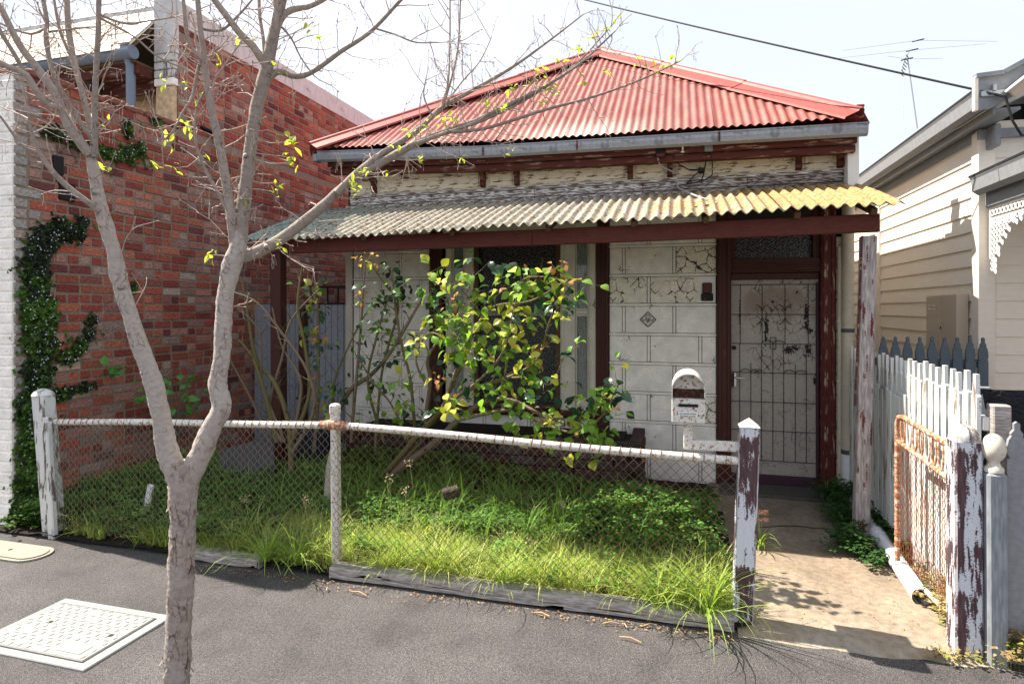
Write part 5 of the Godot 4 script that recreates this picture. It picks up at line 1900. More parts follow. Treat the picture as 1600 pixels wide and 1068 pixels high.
func pit_lids() -> void:
	var a := thing("pit_lid", "rectangular pale pit lid in the footpath left of the tree", "pit lid", Vector3(-3.11, 0, -2.49), "utility pit lids in the footpath")
	var fr := MB.new()
	slab(fr, -3.50, -2.72, -0.02, 0.007, -2.235, -2.765, 0.004)
	part("surround", fr, M["pit_lid"], a)
	var jt := MB.new()
	slab(jt, -3.462, -2.778, -0.01, 0.0085, -2.278, -2.712, 0.0)
	part("dirt_joint", jt, M["groove_dirt"], a)
	var lid := MB.new()
	slab(lid, -3.455, -2.785, -0.01, 0.014, -2.285, -2.705, 0.006)
	var lp := part("lid", lid, M["pit_lid"], a)
	# raised chequer of small bars
	var rb := MB.new()
	for i in 22:
		for j in 14:
			if (i + j) % 2 == 0 and rng.randf() < 0.9:
				var x := -3.43 + 0.0295 * i
				var z := -2.69 + 0.0295 * j
				if x > -3.02 and z > -2.40 and x < -2.83:
					continue
				rb.box(Vector3(x, 0.0148, z), Vector3(0.023, 0.0035, 0.006), 0.0, Basis(Vector3.UP, 0.0 if i % 2 == 0 else PI / 2))
	part("tread", rb, M["pit_lid"], lp).set_meta("kind", "stuff")
	slabpart(lp, "name_plate", -3.0, -2.85, 0.0142, 0.0162, -2.39, -2.32)
	for p in [[-3.30, -2.52], [-2.86, -2.50]]:
		var k := MB.new()
		k.tube([Vector3(p[0], 0.0135, p[1]), Vector3(p[0], 0.0148, p[1])], [0.014, 0.014], 12)
		part("key_hole", k, M["groove_dirt"], lp)
	var b := thing("pit_lid", "cream pit lid with rounded end near the white fence post", "pit lid", Vector3(-4.6, 0, -3.2), "utility pit lids in the footpath")
	var ring := MB.new()
	var out := PackedVector2Array()
	var inn := PackedVector2Array()
	for i in 13:
		var an := -PI / 2 + PI * i / 12.0
		out.append(Vector2(-4.36 + 0.125 * cos(an), 3.2 + 0.125 * sin(an)))
		inn.append(Vector2(-4.36 + 0.1 * cos(an), 3.2 + 0.1 * sin(an)))
	out.append(Vector2(-5.0, 3.325)); out.append(Vector2(-5.0, 3.075))
	inn.append(Vector2(-4.98, 3.30)); inn.append(Vector2(-4.98, 3.10))
	var flat := Basis(Vector3(1, 0, 0), Vector3(0, 0, -1), Vector3(0, 1, 0))
	ring.prism(out, 0.02, Transform3D(flat, Vector3(0, -0.003, 0)))
	part("surround", ring, M["pit_cream"], b)
	var l2 := MB.new()
	l2.prism(inn, 0.02, Transform3D(flat, Vector3(0, 0.004, 0)))
	var lp2 := part("lid", l2, M["pit_cream"], b)
	var kh := MB.new()
	kh.tube([Vector3(-4.56, 0.0135, -3.2), Vector3(-4.56, 0.0148, -3.2)], [0.014, 0.014], 12)
	part("key_hole", kh, M["groove_dirt"], lp2)

func slabpart(pa: Node3D, nm: String, x0: float, x1: float, y0: float, y1: float, z0: float, z1: float) -> void:
	piece(nm, pa, x0, x1, y0, y1, z0, z1, "pit_lid", 0.001)

func services() -> void:
	# the service cable from the gable up over the roofs
	var o := thing("service_cable", "black service cable sagging across the sky to the right gable", "cable", Vector3(2.13, 3.25, -5.0))
	var pts := []
	var rd := []
	var A := Vector3(2.135, 3.215, -5.0)
	var B := Vector3(-3.670, 7.394, -9.361)
	for i in 25:
		var t := i / 24.0
		pts.append(A.lerp(B, t) + Vector3.DOWN * 0.05 * sin(PI * t))
		rd.append(0.0085)
	var m := MB.new()
	m.tube(pts, rd, 6)
	part("span", m, M["cable"], o)
	var n := MB.new()
	n.tube([A, A + Vector3(0.05, -0.03, 0.02), A + Vector3(0.08, -0.2, 0.04), A + Vector3(0.13, -0.31, 0.05), A + Vector3(0.2, -0.31, 0.05), A + Vector3(0.24, -0.2, 0.05), A + Vector3(0.235, -0.05, 0.06)], [0.009, 0.009, 0.009, 0.009, 0.009, 0.009, 0.009], 6)
	part("drip_loop", n, M["cable"], o)
	# aerial behind the roofs
	var a := thing("aerial", "thin television aerial on a mast above the right-hand roof", "aerial", Vector3(3.3, 4.0, -10.2))
	var P := func(px: float, py: float, dz: float) -> Vector3: return Vector3(3.28 + (px - 1440.0) * 0.0096, 5.46 - (py - 110.0) * 0.0096, -10.2 + dz)
	var ms := MB.new()
	ms.tube([P.call(1450, 225, 0.0), P.call(1436, 110, 0.0)], [0.010, 0.009], 8)
	part("mast", ms, M["aluminium"], a)
	var bm := MB.new()
	bm.tube([P.call(1413, 158, 0.5), P.call(1427, 130, 0.1), P.call(1441, 107, -0.2), P.call(1452, 90, -0.4)], [0.009, 0.009, 0.009, 0.009], 6)
	part("boom", bm, M["aluminium"], a)
	for e in [[1451, 90, 1340, 106, 1567, 92], [1443, 104, 1335, 117, 1553, 94], [1436, 117, 1400, 121, 1495, 110]]:
		var l := MB.new()
		l.tube([P.call(e[2], e[3], 0.3), P.call(e[0], e[1], 0.0), P.call(e[4], e[5], -0.3)], [0.003, 0.0035, 0.003], 5)
		part("element", l, M["aluminium"], a)
		bx("clamp", P.call(e[0], e[1], 0.0), Vector3(0.16, 0.016, 0.016), M["black"], a, 0.004, Basis(Vector3.BACK, 0.15))
	for i in 7:
		var u := i / 6.0
		var c: Vector3 = (P.call(1413, 158, 0.5) as Vector3).lerp(P.call(1437, 114, 0.0), u)
		var l := MB.new()
		l.tube([c + Vector3(-0.05, -0.01, 0.1), c + Vector3(0.05, 0.01, -0.1)], [0.006, 0.006], 5)
		part("director", l, M["black"], a)
	var gy := MB.new()
	gy.tube([P.call(1432, 135, 0), P.call(1424, 215, 0.2)], [0.004, 0.004], 4)
	part("guy_wire", gy, M["aluminium"], a)
	# boxes and loose wires on the frieze
	var j := thing("junction_box", "small grey junction box with wires under the cottage gutter", "junction box", Vector3(0.26, 3.2, -6.1))
	bx("box", Vector3(0.262, 3.215, -5.93), Vector3(0.075, 0.085, 0.05), M["grey_box"], j, 0.006)
	var k := thing("meter_fuse", "dark fuse box under the gutter above the left bracket pair", "fuse box", Vector3(-0.13, 3.2, -6.05))
	bx("box", Vector3(-0.17, 3.205, -5.94), Vector3(0.10, 0.045, 0.06), M["black"], k, 0.006)
	bx("base", Vector3(-0.17, 3.17, -5.945), Vector3(0.085, 0.035, 0.05), M["brown_plastic"], k, 0.006)
	var ins := thing("insulator", "little white porcelain insulator hanging from the gutter board", "insulator", Vector3(0.05, 3.2, -5.95))
	var lt := MB.new()
	lt.lathe([Vector2(0.001, 0.045), Vector2(0.014, 0.042), Vector2(0.012, 0.015), Vector2(0.008, 0.0), Vector2(0.007, -0.035), Vector2(0.02, -0.045), Vector2(0.001, -0.05)], Vector3(0.03, 3.22, -5.9), 12)
	part("body", lt, M["white_gloss"], ins)
	var w := thing("loose_wires", "tangle of loose black and grey wires above the verandah roof", "wires", Vector3(0.1, 3.0, -6.05))
	var runs := [
		["black_wire", "cable", 0.006, [Vector3(-0.06, 3.17, -5.95), Vector3(-0.02, 3.10, -6.0), Vector3(0.08, 3.045, -6.05), Vector3(0.17, 3.04, -6.08), Vector3(0.2, 3.03, -6.08)]],
		["black_wire", "cable", 0.006, [Vector3(0.245, 3.18, -5.95), Vector3(0.24, 3.08, -6.0), Vector3(0.22, 2.98, -6.06), Vector3(0.2, 2.93, -6.1)]],
		["black_wire", "cable", 0.006, [Vector3(0.28, 3.18, -5.95), Vector3(0.30, 3.06, -6.0), Vector3(0.30, 2.98, -6.05), Vector3(0.24, 2.94, -6.08), Vector3(0.1, 2.915, -6.1), Vector3(-0.04, 2.90, -6.08)]],
		["black_wire", "cable", 0.006, [Vector3(0.2, 3.03, -6.06), Vector3(0.14, 2.99, -6.08), Vector3(0.07, 2.92, -6.1)]],
		["grey_wire", "grey_cable", 0.008, [Vector3(-0.20, 3.15, -5.95), Vector3(-0.18, 3.09, -6.02), Vector3(-0.05, 3.03, -6.08), Vector3(0.0, 3.02, -6.1)]],
		["grey_wire", "grey_cable", 0.010, [Vector3(-0.03, 2.92, -6.1), Vector3(0.0, 2.86, -6.02), Vector3(0.07, 2.78, -5.8), Vector3(0.16, 2.70, -5.6)]],
		["grey_wire", "grey_cable", 0.007, [Vector3(0.16, 2.70, -5.6), Vector3(0.27, 2.63, -5.42), Vector3(0.30, 2.59, -5.32), Vector3(0.25, 2.575, -5.25)]],
		["black_wire", "cable", 0.006, [Vector3(0.30, 2.59, -5.32), Vector3(0.22, 2.56, -5.22), Vector3(0.05, 2.54, -5.2), Vector3(-0.08, 2.525, -5.2)]]]
	for q in runs:
		var b := MB.new()
		var r2 := []
		for p in q[3]:
			r2.append(q[2])
		b.tube(q[3], r2, 6)
		part(q[0], b, M[q[1]], w)
	bx("wire_plug", Vector3(0.20, 3.035, -6.09), Vector3(0.06, 0.05, 0.06), M["black"], w, 0.01)

func odds() -> void:
	# things half hidden in the garden
	var s := thing("cement_sheet", "blue-grey sheet leaning among the weeds behind the fence", "sheet", Vector3(-3.75, 0, -4.55))
	bx("sheet", Vector3(-3.72, 0.27, -4.6), Vector3(0.55, 0.5, 0.02), tinted("concrete", "sheet_grey", sr(0.52, 0.56, 0.62)), s, 0.004, Basis(Vector3.RIGHT, -0.35) * Basis(Vector3.BACK, 0.3))
	var t := thing("plastic_tub", "dark blue plastic tub beside the planter behind the fence", "tub", Vector3(-3.2, 0.0, -5.35))
	var b := MB.new()
	b.lathe([Vector2(0.15, 0.0), Vector2(0.19, 0.46), Vector2(0.205, 0.465), Vector2(0.205, 0.49), Vector2(0.185, 0.49), Vector2(0.14, 0.03), Vector2(0.001, 0.03)], Vector3(-3.5, 0.02, -5.3), 20)
	part("tub", b, tinted("blue_grey_paint", "tub_blue", sr(0.15, 0.19, 0.25)), t)
	var st2 := [[-1.35, -4.95, 0.5, "flat brown stone slab in the weeds below the planter"], [-1.0, -4.75, 0.36, "smaller brown stone slab lying before the other slab"]]
	for q in st2:
		var o := thing("stone_slab", q[3], "stone", Vector3(q[0], 0, q[1]))
		bx("slab", Vector3(q[0], 0.10, q[1]), Vector3(q[2], 0.09, 0.26), tinted("concrete", "slab_brown", sr(0.62, 0.52, 0.50)), o, 0.02, Basis(Vector3.UP, rr(-0.4, 0.4)) * Basis(Vector3.BACK, 0.08))
	for q in [[-1.72, 0.28, -4.45, "broken brown brick lying in the grass behind the fence"]]:
		var o := thing("loose_brick", q[3], "brick", Vector3(q[0], q[1], q[2]))
		bx("brick", Vector3(q[0], q[1], q[2]), Vector3(0.13, 0.075, 0.1), M["planter_brick_brown"], o, 0.012, Basis(Vector3.UP, 0.5) * Basis(Vector3.BACK, 0.2))
	var pk := thing("garden_peg", "short split white peg standing in weeds near the end post", "peg", Vector3(-3.9, 0, -3.75))
	var p := MB.new()
	p.bar(Vector3(-3.99, 0.0, -3.75), Vector3(-3.93, 0.36, -3.78), 0.05, 0.035, Vector3.BACK, 0.01)
	part("peg", p, M["old_white"], pk)
	var sg := thing("stump", "grey rose stump standing in the weeds left of the middle post", "stump", Vector3(-2.65, 0, -4.3))
	var sm := MB.new()
	sm.tube([Vector3(-2.72, 0.1, -4.3), Vector3(-2.70, 0.45, -4.3), Vector3(-2.66, 0.62, -4.32)], [0.035, 0.028, 0.03], 9)
	part("stub", sm, M["bark"], sg)

# ---------------------------------------------------------------- plants
func smooth_path(a: Array, ds: float) -> Array:
	# [x, y, z, r, ...] to evenly spaced points and radii
	var p := []
	var r := []
	var n := a.size() / 4
	for i in n:
		p.append(Vector3(a[i * 4], a[i * 4 + 1], a[i * 4 + 2]))
		r.append(float(a[i * 4 + 3]))
	var op := []
	var ro := []
	for i in n - 1:
		var p0: Vector3 = p[maxi(i - 1, 0)]
		var p1: Vector3 = p[i]
		var p2: Vector3 = p[i + 1]
		var p3: Vector3 = p[mini(i + 2, n - 1)]
		var k := maxi(1, int((p2 - p1).length() / ds))
		for j in k:
			var t := float(j) / k
			op.append(p1.cubic_interpolate(p2, p0, p3, t))
			ro.append(lerpf(r[i], r[i + 1], t))
	op.append(p[n - 1])
	ro.append(r[n - 1])
	return [op, ro]

func leaf_mesh(l: float, w: float, droop: float, fold: float) -> ArrayMesh:
	var b := MB.new()
	b.leaf(Vector3.ZERO, Vector3(0, 0, -1), Vector3.UP, l, w, droop, fold)
	return b.mesh()

func aim(dr: Vector3, up: Vector3) -> Basis:
	var z := -dr.normalized()
	var x := up.cross(z)
	if x.length() < 0.05:
		x = Vector3.RIGHT.cross(z)
	x = x.normalized()
	return Basis(x, z.cross(x), z)

func twig_at(b: MB, p: Vector3, d: Vector3, l: float, r: float, depth: int, hang: MB) -> void:
	var pts := [p]
	var rd := [r]
	var q := p
	var dd := d.normalized()
	var n := 4
	for i in n:
		dd = (dd + rv(0.28) + Vector3(0, 0.05, 0)).normalized()
		q += dd * (l / n)
		pts.append(q)
		rd.append(lerpf(r, r * 0.45, (i + 1.0) / n))
	b.col = Color(1, 1, 1) * rr(0.75, 1.35)
	b.tube(pts, rd, 4, false)
	# a bud at the tip and knuckles along it
	b.tube([q, q + dd * 0.006, q + dd * 0.013], [r * 0.6, r * 1.2, r * 0.2], 4, false)
	if depth > 0:
		for k in rng.randi_range(1, 3):
			var i := rng.randi_range(1, n)
			twig_at(b, pts[i], (dd + rv(1.0)).normalized(), l * rr(0.25, 0.5), r * 0.7, depth - 1, hang)
	if rng.randf() < 0.45:
		for k in rng.randi_range(1, 4):
			var s: Vector3 = pts[rng.randi_range(2, n)]
			var e := s + Vector3(rr(-0.012, 0.012), -rr(0.02, 0.06), rr(-0.012, 0.012))
			hang.tube([s, (s + e) * 0.5 + rv(0.004), e], [0.0005, 0.0005, 0.0013], 3, false)

func street_tree() -> void:
	var o := thing("street_tree", "pale-barked street tree with two forked trunks and bare budding twigs", "tree", Vector3(-2.06, 0, -2.1))
	var ring := func(p: Vector3, i: int, an: float) -> float:
		return 1.0 + 0.13 * patch.get_noise_3dv(p * 9.0) + 0.12 * patch.get_noise_3dv(p * 26.0) + 0.04 * patch.get_noise_3dv(p * 75.0)
	var tp := smooth_path(trunk_path(), 0.012)
	var t := MB.new()
	t.tube(tp[0], tp[1], 28, true, ring)
	part("trunk", t, M["trunk_bark"], o)
	var fl := MB.new()
	for i in 70:
		var k := rng.randi_range(3, tp[0].size() - 3)
		var an := rr(0, TAU)
		var sd := Vector3(cos(an), 0, sin(an))
		fl.col = Color(1, 1, 1) * rr(0.6, 1.0)
		fl.leaf(tp[0][k] + sd * tp[1][k] * 1.0, (sd * rr(0.1, 0.5) + Vector3(0, -1 if rng.randf() < 0.6 else 1, 0)).normalized(), sd, rr(0.012, 0.04), rr(0.008, 0.02), -0.2, 0.1)
	part("bark_flakes", fl, M["trunk_bark"], o).set_meta("kind", "stuff")
	var twigs := MB.new()
	var hang := MB.new()
	var paths := tree_paths()
	var nodes := []
	for e in paths:
		var sp := smooth_path(e[2], 0.014 if e[1] == 0 else 0.02)
		var b := MB.new()
		var pts: Array = sp[0]
		var rad: Array = sp[1]
		var low: bool = e[1] == 0
		if e[1] > 0:
			var tone := rr(0.72, 1.0)
			b.col = Color(0.95, 0.9, 0.88) * tone
		b.tube(pts, rad, 22 if low else 12 if rad[0] > 0.012 else 8, true, ring if rad[0] > 0.012 else null)
		var bp := part(e[0], b, M["bark"], o)
		for q in pts:
			nodes.append(q)
		# pruning scars and knuckles
		if rad[0] > 0.02:
			var k := 6
			while k < pts.size() - 4:
				var d := (pts[k + 1] - pts[k - 1] as Vector3).normalized()
				var side := d.cross(rv(1.0)).normalized()
				var c: Vector3 = pts[k] + side * rad[k] * 0.82
				var kb := MB.new()
				kb.col = b.col
				var s: float = rad[k] * rr(0.3, 0.55)
				kb.tube([c - side * s * 0.6, c + side * s * 0.25, c + side * s * 0.5], [s * 1.5, s * 1.0, s * 0.5], 9, true, ring)
				part("knot", kb, M["bark"], bp)
				k += rng.randi_range(4, 9)
		# twigs
		var stp := 2 if e[1] > 0 else 7
		for k in range(3 if e[1] > 0 else 50, pts.size() - 1, stp):
			var kk := k + rng.randi_range(0, 1)
			if kk >= pts.size() - 1:
				continue
			var rk: float = rad[kk]
			if rk > 0.035 and rng.randf() < 0.75:
				continue
			if pts[kk].y > 3.6:
				continue
			var d := (pts[kk + 1] - pts[kk - 1] as Vector3).normalized()
			var side := d.cross(rv(1.0)).normalized()
			twig_at(twigs, pts[kk] + side * rk * 0.7, (side + d * rr(0.0, 0.8) + Vector3(0, 0.15, 0)).normalized(), rr(0.05, 0.2) * (1.5 if rng.randf() < 0.2 else 1.0), rr(0.0018, 0.0032), 1 if rng.randf() < 0.75 else 0, hang)
		var last: Vector3 = pts[pts.size() - 1]
		twig_at(twigs, last, (last - pts[pts.size() - 3] as Vector3).normalized(), 0.12, rad[rad.size() - 1], 1, hang)
	var spots := tree_leaf_spots()
	for i in spots.size() / 4:
		var c := Vector3(spots[i * 4], spots[i * 4 + 1], spots[i * 4 + 2])
		var best: Vector3 = nodes[0]
		for q in nodes:
			if q.distance_squared_to(c) < best.distance_squared_to(c):
				best = q
		if best.distance_to(c) < 0.45:
			twigs.col = Color(1, 1, 1) * rr(0.8, 1.0)
			twigs.tube([best, best.lerp(c, 0.5) + rv(0.015), c], [0.0028, 0.0022, 0.0014], 5, false)
	part("twigs", twigs, M["twig"], o).set_meta("kind", "stuff")
	part("seed_strings", hang, M["twig"], o).set_meta("kind", "stuff")
	var lm := [leaf_mesh(0.034, 0.014, 0.35, 0.3), leaf_mesh(0.042, 0.018, 0.15, 0.25), leaf_mesh(0.028, 0.012, 0.5, 0.35)]
	var sp2 := tree_leaf_spots()
	var n := 0
	for i in sp2.size() / 4:
		var c := Vector3(sp2[i * 4], sp2[i * 4 + 1], sp2[i * 4 + 2])
		for j in int(sp2[i * 4 + 3]) + 1:
			if n >= 300:
				break
			var d := (rv(1.0) + Vector3(0, 0.2, 0)).normalized()
			var bs := aim(d, Vector3.UP + rv(0.6)).scaled(Vector3.ONE * rr(0.8, 1.35))
			part("leaf", lm[rng.randi() % 3], M["leaf_lime" + str(rng.randi() % 3)], o, Transform3D(bs, c + rv(0.022)))
			n += 1

func rose(o: Node3D, canes: Array, spots: Array, most: int, extra: float, size: float) -> void:
	var lm := [leaf_mesh(0.052, 0.038, 0.35, 0.3), leaf_mesh(0.06, 0.042, 0.6, 0.2), leaf_mesh(0.045, 0.034, 0.1, 0.45)]
	var all := []
	var thorn := MB.new()
	for c in canes:
		var sp := smooth_path(c, 0.03)
		var b := MB.new()
		b.col = Color(1, 1, 1) * rr(0.8, 1.25)
		if rng.randf() < 0.4:
			b.col = Color(0.75, 0.85, 0.5)
		b.tube(sp[0], sp[1], 8, true, func(p: Vector3, i: int, an: float) -> float: return 1.0 + 0.12 * patch.get_noise_3dv(p * 30.0))
		part("cane", b, M["cane"], o)
		var pts: Array = sp[0]
		for k in range(4, pts.size() - 1, 4):
			var d := (pts[k + 1] - pts[k - 1] as Vector3).normalized()
			var sd := d.cross(rv(1.0)).normalized()
			var l := rr(0.05, 0.22)
			var p0: Vector3 = pts[k]
			var p1 := p0 + (sd + d * 0.6 + Vector3(0, 0.35, 0)).normalized() * l
			thorn.col = Color(0.7, 0.75, 0.5) * rr(0.8, 1.2)
			thorn.tube([p0, (p0 + p1) * 0.5 + rv(0.012), p1], [sp[1][k] * 0.5 + 0.001, 0.0018, 0.0012], 5, false)
			if rng.randf() < 0.35 and most > 0 and p1.y > 0.65:
				all.append([p1, 2, 3 if p1.z < -4.6 else rng.randi() % 4])
	for i in spots.size() / 5:
		all.append([Vector3(spots[i * 5], spots[i * 5 + 1], spots[i * 5 + 2]), int(spots[i * 5 + 3]), int(spots[i * 5 + 4])])
	var names := ["leaf_green", "leaf_yellow", "leaf_orange", "leaf_dark"]
	var cols := [Color(0.165, 0.29, 0.035), Color(0.43, 0.43, 0.07), Color(0.42, 0.20, 0.07), Color(0.022, 0.06, 0.025)]
	var rest := MB.new()
	var stalk := MB.new()
	var n := 0
	for e in all:
		var c: Vector3 = e[0]
		stalk.col = Color(0.8, 0.9, 0.5)
		for j in int(e[1] * extra + 0.7):
			var kind: int = e[2]
			if rng.randf() < 0.22:
				kind = [0, 0, 1, 3][rng.randi() % 4] if kind != 3 else 0
			var off := rv(1.0) * Vector3(0.07, 0.055, 0.065)
			var d := (off * 12.0 + rv(0.7) + Vector3(0, -0.15, 0.1)).normalized()
			var up := (Vector3(-0.2, 1.0, 0.35) + rv(0.65)).normalized()
			var s := rr(0.6, 1.15) * size * (0.62 if kind == 2 else 1.0)
			var bs := aim(d, up).scaled(Vector3.ONE * s)
			var p := c + off
			stalk.tube([c - Vector3(0, 0.02, 0), p], [0.0012, 0.0009], 3, false)
			if n < most:
				part("leaf", lm[rng.randi() % 3], M[names[kind] + str(rng.randi() % 3)], o, Transform3D(bs, p))
			else:
				rest.col = cols[kind] * rr(0.7, 1.2)
				rest.leaf(p, d, up, 0.052 * s, 0.04 * s, rr(0.1, 0.45), 0.2)
			n += 1
	part("side_shoots", thorn, M["cane"], o).set_meta("kind", "stuff")
	if n > 0:
		part("leaf_stalks", stalk, M["cane"], o).set_meta("kind", "stuff")
	if n > most and most > 0:
		part("foliage", rest, M["leaf"], o).set_meta("kind", "stuff")

func shuffled(spots: Array) -> Array:
	var ix := range(spots.size() / 5)
	for i in range(ix.size() - 1, 0, -1):
		var j := rng.randi_range(0, i)
		var t = ix[i]
		ix[i] = ix[j]
		ix[j] = t
	var out := []
	for i in ix:
		for k in 5:
			out.append(spots[i * 5 + k])
	return out

func roses() -> void:
	var a := thing("rose_bush", "large sunlit rose bush with yellow-green and bronze leaves before the window", "rose bush", Vector3(-2.8, 0, -5.0), "roses in the front garden")
	rose(a, rose_canes(), shuffled(rose_spots()), 300, 1.5, 1.6)
	var b := thing("rose_bush", "tall leggy rose with dark leaves and orange buds by the cottage corner", "rose bush", Vector3(-3.1, 0, -4.95), "roses in the front garden")
	rose(b, leggy_rose_canes(), shuffled(leggy_rose_spots()), 290, 1.8, 1.45)
	var c := thing("rose_bush", "nearly leafless grey rose with bare canes against the brick wall", "rose bush", Vector3(-3.4, 0, -4.6), "roses in the front garden")
	rose(c, bare_rose_canes(), [], 0, 0.0, 1.0)

func ivy() -> void:
	var o := thing("wall_creeper", "trailing creeper with tiny white flowers on the brick wall corner", "creeper", Vector3(-5.08, 0, -3.8))
	var lm := MB.new()
	for k in 5:
		var d := Vector3(rr(0.2, 1.0), rr(-1, 0.6), rr(-1, 1)).normalized()
		lm.col = Color(1, 1, 1) * rr(0.75, 1.25)
		lm.leaf(Vector3(0, rr(-0.015, 0.015), rr(-0.015, 0.015)), d, Vector3(1, 0.5, 0), rr(0.018, 0.028), rr(0.017, 0.026), 0.3, 0.1)
	var fm := MB.new()
	for k in 5:
		var an := TAU * k / 5.0
		fm.tri(Vector3.ZERO, Vector3(0.003, 0.0065 * cos(an - 0.5), 0.0065 * sin(an - 0.5)), Vector3(0.003, 0.0065 * cos(an + 0.5), 0.0065 * sin(an + 0.5)), Vector3.RIGHT)
	# clumps: z, y, half width, half height, share of green
	var bl := [[-3.70, 0.10, 0.14, 0.16, 0.8], [-3.73, 0.35, 0.13, 0.22, 0.9], [-3.74, 0.65, 0.13, 0.22, 1.0], [-3.72, 0.92, 0.11, 0.18, 0.8], [-3.78, 1.18, 0.13, 0.14, 0.4], [-3.80, 1.42, 0.15, 0.16, 0.7], [-3.79, 1.66, 0.15, 0.18, 0.9], [-3.77, 1.90, 0.12, 0.16, 0.5], [-3.76, 2.12, 0.11, 0.14, 0.1], [-3.84, 2.29, 0.13, 0.11, 0.05], [-4.0, 2.39, 0.12, 0.10, 0.1], [-4.14, 2.42, 0.06, 0.11, 0.05], [-4.03, 1.30, 0.10, 0.06, 0.8], [-4.13, 1.38, 0.07, 0.07, 0.7], [-4.22, 1.50, 0.045, 0.08, 0.3], [-4.26, 1.62, 0.035, 0.06, 0.2], [-3.95, 0.98, 0.12, 0.05, 0.3], [-4.15, 1.02, 0.12, 0.04, 0.3], [-3.92, 3.19, 0.13, 0.05, 0.5], [-4.15, 3.15, 0.14, 0.05, 0.7], [-4.4, 3.14, 0.14, 0.055, 0.8], [-4.62, 3.18, 0.10, 0.08, 0.9], [-4.76, 3.27, 0.06, 0.07, 0.6], [-4.62, 3.42, 0.04, 0.09, 0.5], [-4.95, 3.60, 0.07, 0.04, 0.6], [-4.68, 1.92, 0.035, 0.06, 0.9]]
	var xf := []
	var co := []
	var fx := []
	for b in bl:
		var n := int(b[2] * b[3] * 16000.0)
		for i in n:
			var a := rng.randf() * TAU
			var r := sqrt(rng.randf()) * (1.35 if rng.randf() < 0.12 else 1.0) * (1.0 + 0.4 * patch.get_noise_1d(a * 2.0 + b[1] * 7.0))
			var p := Vector3(WX + 0.012 + rr(0.0, 0.05) * (1.15 - minf(r, 1.0)), b[1] + b[3] * r * sin(a), b[0] + b[2] * r * cos(a))
			xf.append(Transform3D(Basis(Vector3.RIGHT, rr(0, TAU)).scaled(Vector3.ONE * rr(0.6, 1.15)), p))
			var g: bool = rng.randf() < b[4]
			co.append(Color(0.085, 0.17, 0.03) * rr(0.6, 1.5) if g else Color(0.035, 0.05, 0.03) * rr(0.5, 1.5))
			if rng.randf() < 0.085:
				fx.append(Transform3D(Basis(Vector3.RIGHT, rr(0, TAU)).scaled(Vector3.ONE * rr(0.4, 1.15)), p + Vector3(0.022 + rr(0, 0.015), 0, 0)))
	# spilling on to the ground at the foot of the wall
	for i in 260:
		var p := Vector3(-5.05 + absf(rng.randfn(0, 0.16)), rr(0.01, 0.12), -3.62 + rng.randfn(0, 0.09))
		xf.append(Transform3D(Basis(Vector3.UP, rr(0, TAU)) * Basis(Vector3.BACK, 1.2), p))
		co.append(Color(0.085, 0.17, 0.03) * rr(0.6, 1.4))
	var stems := MB.new()
	for i in 46:
		var b: Array = bl[rng.randi() % bl.size()]
		var q := Vector3(WX + 0.012, b[1] + rr(-1, 1) * b[3], b[0] + rr(-1, 1) * b[2])
		var pts := [q]
		var rd := [0.0018]
		var dd := Vector3(0, rr(-1.0, 0.6), rr(-1, 1)).normalized()
		for k in 5:
			dd = (dd + Vector3(0, rr(-0.5, 0.3), rr(-0.5, 0.5))).normalized()
			q += dd * rr(0.02, 0.05)
			pts.append(q)
			rd.append(0.0014)
			if rng.randf() < 0.8:
				xf.append(Transform3D(Basis(Vector3.RIGHT, rr(0, TAU)).scaled(Vector3.ONE * rr(0.4, 0.9)), q))
				co.append(Color(0.085, 0.17, 0.03) * rr(0.6, 1.4))
		stems.tube(pts, rd, 4, false)
	part("trailing_stems", stems, M["cane"], o).set_meta("kind", "stuff")
	scatter("foliage", lm.mesh(), M["leaf"], xf, co, o)
	scatter("flower", fm.mesh(), M["flower"], fx, [], o)

